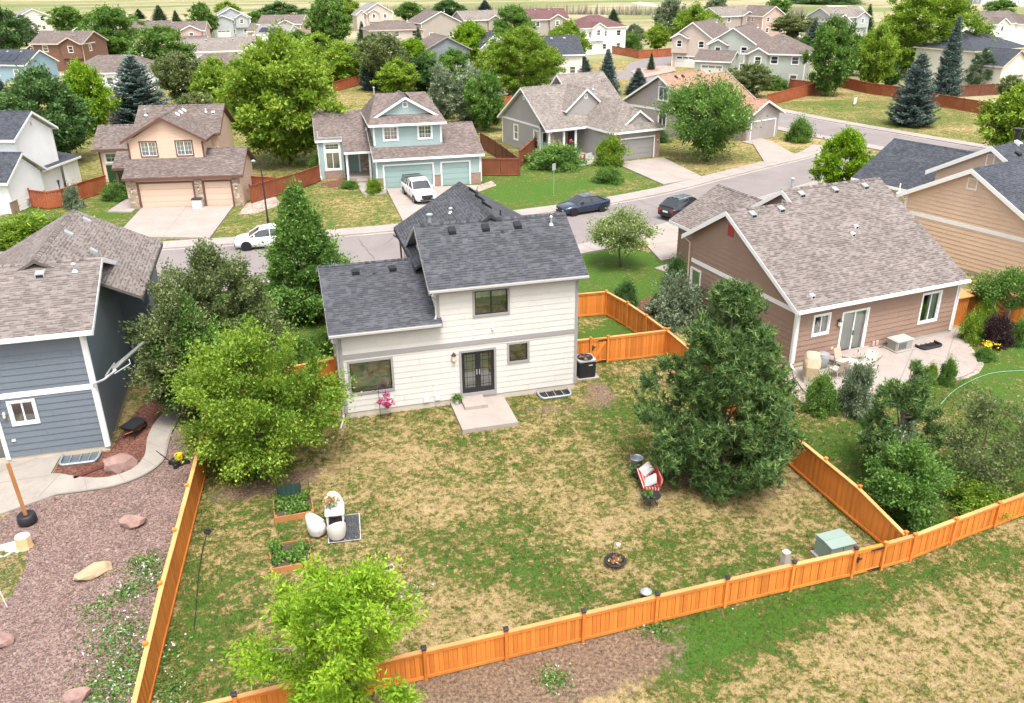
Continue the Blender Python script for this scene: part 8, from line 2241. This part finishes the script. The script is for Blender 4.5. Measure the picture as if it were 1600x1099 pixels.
e = thing('cable_pedestal', (*(13.60, -14.71), 0), R(10), 'narrow pale cable pedestal beside the transformer', 'utility box'); e.scale = (.8, .8, .68)
MB().prism([(-.16, -.14), (.16, -.14), (.16, .14), (-.16, .14)], 0, .72, 0, [(-.13, -.12), (.13, -.12), (.13, .12), (-.13, .12)]).build('cabinet', 'weathered', e); MB().cbox(0, 0, .72, .3, .28, .06, 0, .03).build('cap', 'white_plastic', e)
e = thing('sprinkler', (*(-5.68, -7.34), 0), 0, 'small black sprinkler on the lawn beside the left fence', 'sprinkler')
MB().lathe([(.14, 0), (.12, .06), (.03, .08), (.03, .14), (.01, .15)], 10).build('base', 'black_plastic', e); MB().tube([(-.22, .02, .12), (0, 0, .14), (.24, -.05, .12)], .02, 5).build('arm', 'black_plastic', e); MB().tube([(0, .2, .05), (.05, -.2, .05)], .025, 5).build('skid', 'black_plastic', e)
tag(MB().tube([(*p, .02) for p in smooth_line([(-5.71, -7.49), (-5.81, -8.59), (-5.85, -10.02), (-5.83, -11.34), (-5.83, -12.56)], .3)], .02, 5).build('garden_hose', 'black_plastic'), 'thin black hose lying along the left fence inside the yard', 'hose')
tag(MB().tube([(*p, .03) for p in smooth_line([(26.94, -6.32), (28.45, -5.38), (29.94, -4.73), (31.49, -4.28), (32.63, -4.30), (33.61, -4.51)], .3)], .010, 5).build('garden_hose', 'hose_green'), 'green hose trailing over the neighbour\'s lawn', 'hose')

# ---------------------------------------------------------------- patio of the mocha house
hb = lambda u, v: (22.47 + u * .9908 - v * .1355, -.77 + u * .1355 + v * .9908)
e = thing('generator', (*hb(6.65, -.62), .09), R(7.8), 'grey standby generator with a domed lid on the patio', 'generator')
MB().cbox(0, 0, 0, 1.35, .95, .06, 0, .02).build('pad', 'concrete_pale', e); MB().cbox(0, 0, .06, 1.15, .72, .52, 0, .08).build('cabinet', 'generator', e)
MB().prism([(-.6, -.38), (.6, -.38), (.6, .38), (-.6, .38)], .58, .66, 0, [(-.5, -.3), (.5, -.3), (.5, .3), (-.5, .3)]).build('lid', 'generator_lid', e)
k = MB()
for i in range(6): k.box(-.45, .1, -.366, -.36, .15 + i * .06, .18 + i * .06)
k.build('louvre', 'metal_dark', e)
e = thing('curved_step', (*hb(3.8, 0), .09), R(7.8), 'rounded two-tier concrete step below the sliding door', 'step')
for rr, z0, z1, nm in ((1.75, 0, .12, 'lower_tier'), (1.2, .12, .24, 'upper_tier')):
    MB().prism([(rr * math.cos(a), -.02 - rr * .85 * math.sin(a)) for a in [k * PI / 16 for k in range(17)]][::-1], z0, z1).build(nm, 'concrete', e)
def covered_grill(label, xy, rz):
    e = thing('covered_grill', (*xy, .09), rz, label, 'grill')
    vs = []; prof = [(.2, .62, .36, .04), (.45, .64, .38, .03), (.85, .66, .40, .02), (1.05, .58, .40, .0), (1.28, .46, .32, .02), (1.34, .36, .22, .03)]
    mb = MB(); n = 16; rg = random.Random(2)
    for (z, a, b, nz) in prof:
        for k in range(n):
            t = 2 * PI * k / n; c, s = math.cos(t), math.sin(t); ex = .45
            vs.append((math.copysign(abs(c) ** ex, c) * a * (1 + rg.uniform(-.04, .04)), math.copysign(abs(s) ** ex, s) * b * (1 + rg.uniform(-.05, .05)), z))
    fs = [(k * n + j, k * n + (j + 1) % n, (k + 1) * n + (j + 1) % n, (k + 1) * n + j) for k in range(len(prof) - 1) for j in range(n)] + [tuple(range((len(prof) - 1) * n, len(prof) * n))]
    mb.poly(vs, fs); mb.build('cover', 'cover_tan', e)
    MB().cbox(0, 0, 0, 1.2, .7, .28, 0, .05).build('skirt', 'weathered', e)
covered_grill('tan fabric-covered barbecue at the corner of the patio', hb(-.15, -1.6), R(60))
e = thing('rain_barrel', (*hb(1.35, -.75), .09), 0, 'pale grey barrel against the mocha house wall', 'barrel')
MB().lathe([(.25, 0), (.30, .3), (.29, .62), (.26, .7)], 16).build('barrel', 'galvanised', e, smooth=True); MB().lathe([(.29, .7), (.29, .74), (.05, .76)], 16).build('lid', 'metal_light', e)
def patio_chair(label, xy, rz, z=.09, mat='cover_tan_dark'):
    e = thing('patio_chair', (*xy, z), rz, label, 'chair', 'jumbled patio chairs')
    MB().cbox(0, 0, .36, .55, .55, .06, 0, .03).build('seat', 'weathered', e)
    k = MB(); k.hexa([(-.27, .22, .4), (.27, .22, .4), (.27, .28, .4), (-.27, .28, .4), (-.27, .40, 1.0), (.27, .40, 1.0), (.27, .46, .98), (-.27, .46, .98)]); k.build('backrest', mat, e)
    for sx in (-1, 1):
        MB().tube([(sx * .29, -.26, 0), (sx * .29, -.25, .58), (sx * .29, .3, .60)], .025, 5).build('armrest', 'weathered', e); MB().tube([(sx * .27, .28, 0), (sx * .27, .24, .4)], .022, 5).build('leg', 'weathered', e)
patio_chair('brown-backed patio chair nearest the covered barbecue', hb(1.2, -1.9), R(200))
patio_chair('brown patio chair beside the pale patio table', hb(2.1, -1.3), R(20))
patio_chair('pale patio chair on the far side of the pale patio table', hb(3.0, -2.0), R(-70), mat='cushion_white')
patio_chair('patio chair half hidden by the white-flowering shrub', hb(2.0, -3.0), R(170), mat='cushion_white')
e = thing('patio_table', (*hb(2.0, -2.2), .09), R(30), 'pale square patio table among the jumbled chairs', 'table')
MB().cbox(0, 0, .68, .85, .85, .04, 0, .04).build('table_top', 'weathered', e)
for sx in (-1, 1):
    for sy in (-1, 1): MB().cyl((sx * .4, sy * .4, 0), (sx * .38, sy * .32, .68), .025, n=6).build('leg', 'metal_light', e)
e = thing('fire_pit_cover', (*hb(1.75, -2.0), .83), 0, 'round white dish on the patio table', 'dish'); MB().lathe([(.1, 0), (.24, .06), (.22, .08), (.02, .03)], 14).build('dish', 'white_plastic', e)
e = thing('shed', (*hb(12.3, 1.2), 0), R(7.8), 'small orange wooden shed beside the mocha house corner', 'shed')
MB().cbox(0, 0, 0, 1.1, 1.1, 1.7).build('wall', 'fence_orange', e); k = MB(); k.hexa([(-.7, -.7, 1.68), (.7, -.7, 1.68), (.7, .7, 1.85), (-.7, .7, 1.85), (-.7, -.7, 1.74), (.7, -.7, 1.74), (.7, .7, 1.91), (-.7, .7, 1.91)]); k.build('roof', 'fence_cap', e); k = MB()
for i in range(8): k.box(-.54 + i * .138, -.54 + i * .138 + .012, -.556, -.55, .05, 1.65)
k.build('board_gap', 'fence_brown', e)
e = thing('yellow_flower', (*(32.74, -2.72), 0), 0, 'tall plant with one large yellow bloom beside the lawn', 'flower')
MB().tube([(0, 0, 0), (.02, 0, .4), (0, .02, .75)], .014, 5).build('stem', 'leaf_mid', e)
rg = np.random.default_rng(3); P = rg.normal(size=(70, 3)) * np.array([.16, .16, .07]) + np.array([0, 0, .8]); V, F = leaves(rg, P, rg.normal(size=(70, 3)), .13, .1); obj('bloom', np_mesh('bloom', V, F, 'petal_yellow'), e)

# ---------------------------------------------------------------- garden of the slate-blue house
def boulder(label, xy, size, mat, seed, rz=0, sub=2):
    import bmesh
    bm = bmesh.new(); bmesh.ops.create_icosphere(bm, subdivisions=sub, radius=1.0)
    rg = np.random.default_rng(seed); pl = [(unit(rg.normal(size=(1, 3)))[0], rg.uniform(.55, .85)) for _ in range(11)]
    for v in bm.verts:
        p = np.array(v.co)
        for nrm, d in pl:
            q = p @ nrm
            if q > d: p = p - nrm * (q - d) * .92
        p = p * (1 + .09 * math.sin(7 * p[0] + seed) * math.sin(6 * p[1] + 2 * p[2]) + .05 * math.sin(15 * p[0]) * math.sin(13 * p[2] + seed) + rg.normal(0, .022))
        v.co = Vector((p[0] * size[0], p[1] * size[1], p[2] * size[2] + size[2] * .36))
    me = bpy.data.meshes.new('boulder'); bm.to_mesh(me); bm.free(); me.materials.append(MAT[mat])
    o = obj('boulder', me, None, (*xy, 0), (0, 0, rz)); tag(o, label, 'boulder', 'boulders in the rock garden')
boulder('large pink boulder between the window well and the curved walk', (-9.38, -1.73), (.72, .5, .55), 'boulder_pink', 3, R(20))
boulder('flat-topped pink boulder in the middle of the rock bed', (-8.39, -6.17), (.5, .34, .36), 'boulder_pink', 8, R(-5))
boulder('long tan boulder in the rock bed', (-9.30, -8.80), (.72, .32, .27), 'boulder_tan', 9, R(32))
boulder('pink boulder at the bottom edge of the rock bed', (-8.82, -14.56), (.45, .36, .3), 'boulder_pink', 12, R(10))
boulder('pink stone at the left edge of the rock bed', (-11.51, -11.57), (.34, .42, .3), 'boulder_pink', 14, R(70))
e = thing('umbrella_post', (*(-12.21, -4.91), 0), 0, 'leaning wooden post in a black pot by the curved walk', 'post')
MB().lathe([(.28, 0), (.34, .1), (.32, .38), (.28, .42), (.2, .4), (.01, .38)], 16).build('pot', 'black_plastic', e, smooth=True)
MB().tube([(0, 0, .2), (-.12, .08, 2.6)], .075, 4).build('post', 'timber', e)
e = thing('tree_stump', (*(-11.95, -6.51), 0), 0, 'short pale wood stump standing on the grass', 'stump')
MB().lathe([(.27, 0), (.25, .12), (.24, .5)], 7, sx=1.1).build('trunk', 'stump', e); MB().lathe([(.245, .5), (.235, .52), (.01, .525)], 7, sx=1.1).build('cut_face', 'cushion_white', e)
e = thing('ground_cloth', (*(-12.69, -6.53), .03), R(20), 'pale cloth corner lying at the left edge', 'cloth')
k = MB()
for i in range(4):
    for j in range(4):
        q = lambda a, b: (-.6 + a * .3, -.4 + b * .2, .03 * math.sin(a * 1.7 + b))
        k.face([q(i, j), q(i + 1, j), q(i + 1, j + 1), q(i, j + 1)])
k.build('sheet', 'sail_grey', e)
e = thing('plank', (*(-10.34, -1.56), .02), R(33), 'dark red plank lying beside the large pink boulder', 'plank'); MB().box(-.95, .95, -.1, .1, 0, .05).build('board', 'plank_red', e)
def wheelbarrow():
    e = thing('wheelbarrow', (*(-9.17, 1.08), 0), R(60), 'dark wheelbarrow parked on the mulch beside the slate-blue house', 'wheelbarrow')
    MB().prism([(-.3, -.25), (.3, -.2), (.3, .2), (-.3, .25)], .32, .62, 0, [(-.5, -.36), (.5, -.3), (.5, .3), (-.5, .36)]).build('tray', 'metal_dark', e)
    MB().tube([(.62, -.05, .18), (.62, .05, .18)], .18, 14).build('wheel', 'tyre', e)
    for s in (-1, 1): MB().tube([(.62, s * .06, .18), (0, s * .22, .32), (-.95, s * .3, .6)], .022, 5).build('handle', 'timber', e); MB().tube([(-.3, s * .22, .36), (-.4, s * .25, 0)], .02, 5).build('leg', 'metal_dark', e)
wheelbarrow()
e = thing('lawn_mower', (*(-7.07, -2.08), 0), R(30), 'small yellow and black mower behind the end of the left fence', 'mower')
MB().cbox(0, 0, .12, .6, .45, .18, 0, .08).build('deck', 'black_plastic', e); MB().cbox(.02, 0, .30, .32, .3, .2, 0, .08).build('engine', 'yellow_paint', e)
for sx in (-1, 1):
    for sy in (-1, 1): MB().tube([(sx * .26, sy * .24 - .03, .1), (sx * .26, sy * .24 + .03, .1)], .1, 12).build('wheel', 'tyre', e)
MB().tube([(-.28, -.2, .2), (-.75, -.2, .9), (-.75, .2, .9), (-.28, .2, .2)], .018, 5).build('handle', 'metal_dark', e)
def sail():
    e = thing('shade_sail', (-15.3, -1.2, 0), 0, 'grey triangular shade sail stretched from the slate-blue house', 'shade sail')
    A, B, C = Vector((1.75, 1.1, 3.35)), Vector((-3.0, .9, 3.4)), Vector((-1.2, -1.6, 2.3)); n = 8; k = MB()
    def P(i, j): s, t = i / n, j / n; q = A * (1 - s - t) + B * s + C * t; w = (1 - s - t) * s * t * 27; return q - Vector((0, 0, .25 * w))
    for i in range(n):
        for j in range(n - i):
            k.face([P(i, j), P(i + 1, j), P(i, j + 1)])
            if i + j < n - 1: k.face([P(i + 1, j), P(i + 1, j + 1), P(i, j + 1)])
    k.build('cloth', 'sail_grey', e)
sail()
e = thing('marker_stake', (*(-11.75, -9.83), 0), 0, 'thin white stake leaning at the left edge of the rock bed', 'stake'); MB().tube([(0, 0, 0), (-.15, .1, 1.1)], .018, 5).build('rod', 'white_plastic', e)
# ---------------------------------------------------------------- uncountable cover
def gravel():
    rg = np.random.default_rng(9); n = 26000
    xy = np.stack([rg.uniform(-14, -5.6, n), rg.uniform(-20, -.5, n)], 1)
    m = inpoly(xy[:, 0], xy[:, 1], LBED); xy = xy[m]; n = len(xy)
    s = rg.uniform(.018, .05, n) * (1 + 1.2 * (rg.uniform(size=n) < .07)); base = np.array([[1, 0, 0], [-.5, .86, 0], [-.5, -.86, 0], [.1, 0, .75]])
    a = rg.uniform(0, 6.28, n); c, q = np.cos(a), np.sin(a)
    st = rg.uniform(.5, 1.0, n)
    V = np.empty((n, 4, 3))
    for k in range(4):
        x, y, z = base[k]; y = y * st
        V[:, k, 0] = xy[:, 0] + (x * c - y * q) * s; V[:, k, 1] = xy[:, 1] + (x * q + y * c) * s; V[:, k, 2] = .012 + z * s * .8
    i = np.arange(n)[:, None] * 4
    F = np.concatenate([np.concatenate([i + f[0], i + f[1], i + f[2]], 1) for f in ((0, 1, 3), (1, 2, 3), (2, 0, 3))])
    tag(obj('gravel', np_mesh('gravel', V.reshape(-1, 3), F, 'gravel_stone', np.tile(rg.uniform(0, 1, n), 3))), 'loose reddish rock mulch chips', 'gravel', kind='stuff')
leafmat('gravel_stone', (.09, .05, .04), (.19, .118, .098), (.33, .235, .20), 0.0, 0.9)
gravel()
def weeds():
    rg = np.random.default_rng(10)
    spots = [((-7.45, -9.39), .9, 500), ((-8.00, -12.10), 1.0, 700), ((-7.35, -13.66), 1.2, 1100), ((-8.02, -14.49), 1.0, 700), ((-7.63, -8.63), .6, 350), ((-8.77, -10.67), .7, 250), ((-8.07, -10.06), .5, 300), ((-6.24, -15.12), .6, 500), ((0.92, -12.77), .7, 250), ((8.00, -16.31), .5, 300), ((4.35, -17.59), .5, 260), ((4.88, -11.05), 2.2, 90), ((6.08, -12.51), 1.6, 60), ((12.49, -16.67), 2.5, 60), ((0.06, -4.84), 2.0, 50)]
    P, T = [], []
    for (p, r, n) in spots:
        q = rg.normal(0, r * .55, (n, 2)) + np.array(p); P.append(np.concatenate([q, rg.uniform(.01, .07, (n, 1))], 1))
    P = np.concatenate(P); n = len(P)
    V, F = leaves(rg, P, rg.normal(size=(n, 3)) * np.array([1, 1, .4]) + np.array([0, 0, .3]), .10, .06)
    wt = rg.uniform(size=n) < .08
    o = obj('weeds', np_mesh('weeds', V, F, ['leaf_mid', 'petal_white'], rg.uniform(0, 1, n), wt.astype(np.int32))); tag(o, 'creeping weeds with small white flowers in the rock bed', 'weeds', kind='stuff')
weeds()
def grass():
    """short blades; they take their colour from the same ground-cover material through the same two attributes"""
    rg = np.random.default_rng(11); n = 300000
    xy = np.stack([rg.uniform(-7, 30, n), rg.uniform(-24, 2.3, n)], 1)
    bare = inpoly(xy[:, 0], xy[:, 1], [(4.8, 0), (4.8, -2.9), (7.45, -2.9), (7.45, 0)]) | (xy[:, 0] < -6.9 + .06 * (xy[:, 1] + 16)) | inpoly(xy[:, 0], xy[:, 1], [(-1, 0), (11.2, 0), (11.2, 3), (-1, 3)]) | inpoly(xy[:, 0], xy[:, 1], BP) | (xy[:, 1] > -.05) & (xy[:, 0] < 0) | (xy[:, 0] > 22) & (xy[:, 1] > -1)
    xy = xy[~bare]; n = len(xy)
    g, s = cover(xy[:, 0], xy[:, 1])
    tf = .6 + .8 * (np.sin(xy[:, 0] * 7.3 + 2 * np.sin(xy[:, 1] * 5.1)) * np.sin(xy[:, 1] * 6.7 + 2 * np.sin(xy[:, 0] * 4.3)) > .1); L = rg.uniform(.05, .16, n) * (1 - .4 * s) * tf; d = rg.normal(size=(n, 3)); d[:, 2] = np.abs(d[:, 2]) * .6 + .45; d = unit(d); sd = unit(np.cross(d, np.array([[0, 0, 1.0]]))) * .012
    b = np.concatenate([xy, np.zeros((n, 1))], 1)
    V = np.stack([b - sd, b + sd, b + d * L[:, None]], 1).reshape(-1, 3); i = np.arange(n)[:, None] * 3
    me = np_mesh('grass', V, np.concatenate([i, i + 1, i + 2], 1), 'ground_cover')
    for nm, arr in (('green', g), ('soil', s)):
        at = me.attributes.new(nm, 'FLOAT', 'POINT'); at.data.foreach_set('value', np.repeat(arr, 3).astype(np.float32))
    tag(obj('grass', me), 'short patchy dry and green grass of the yard and field edge', 'grass', kind='stuff')
grass()
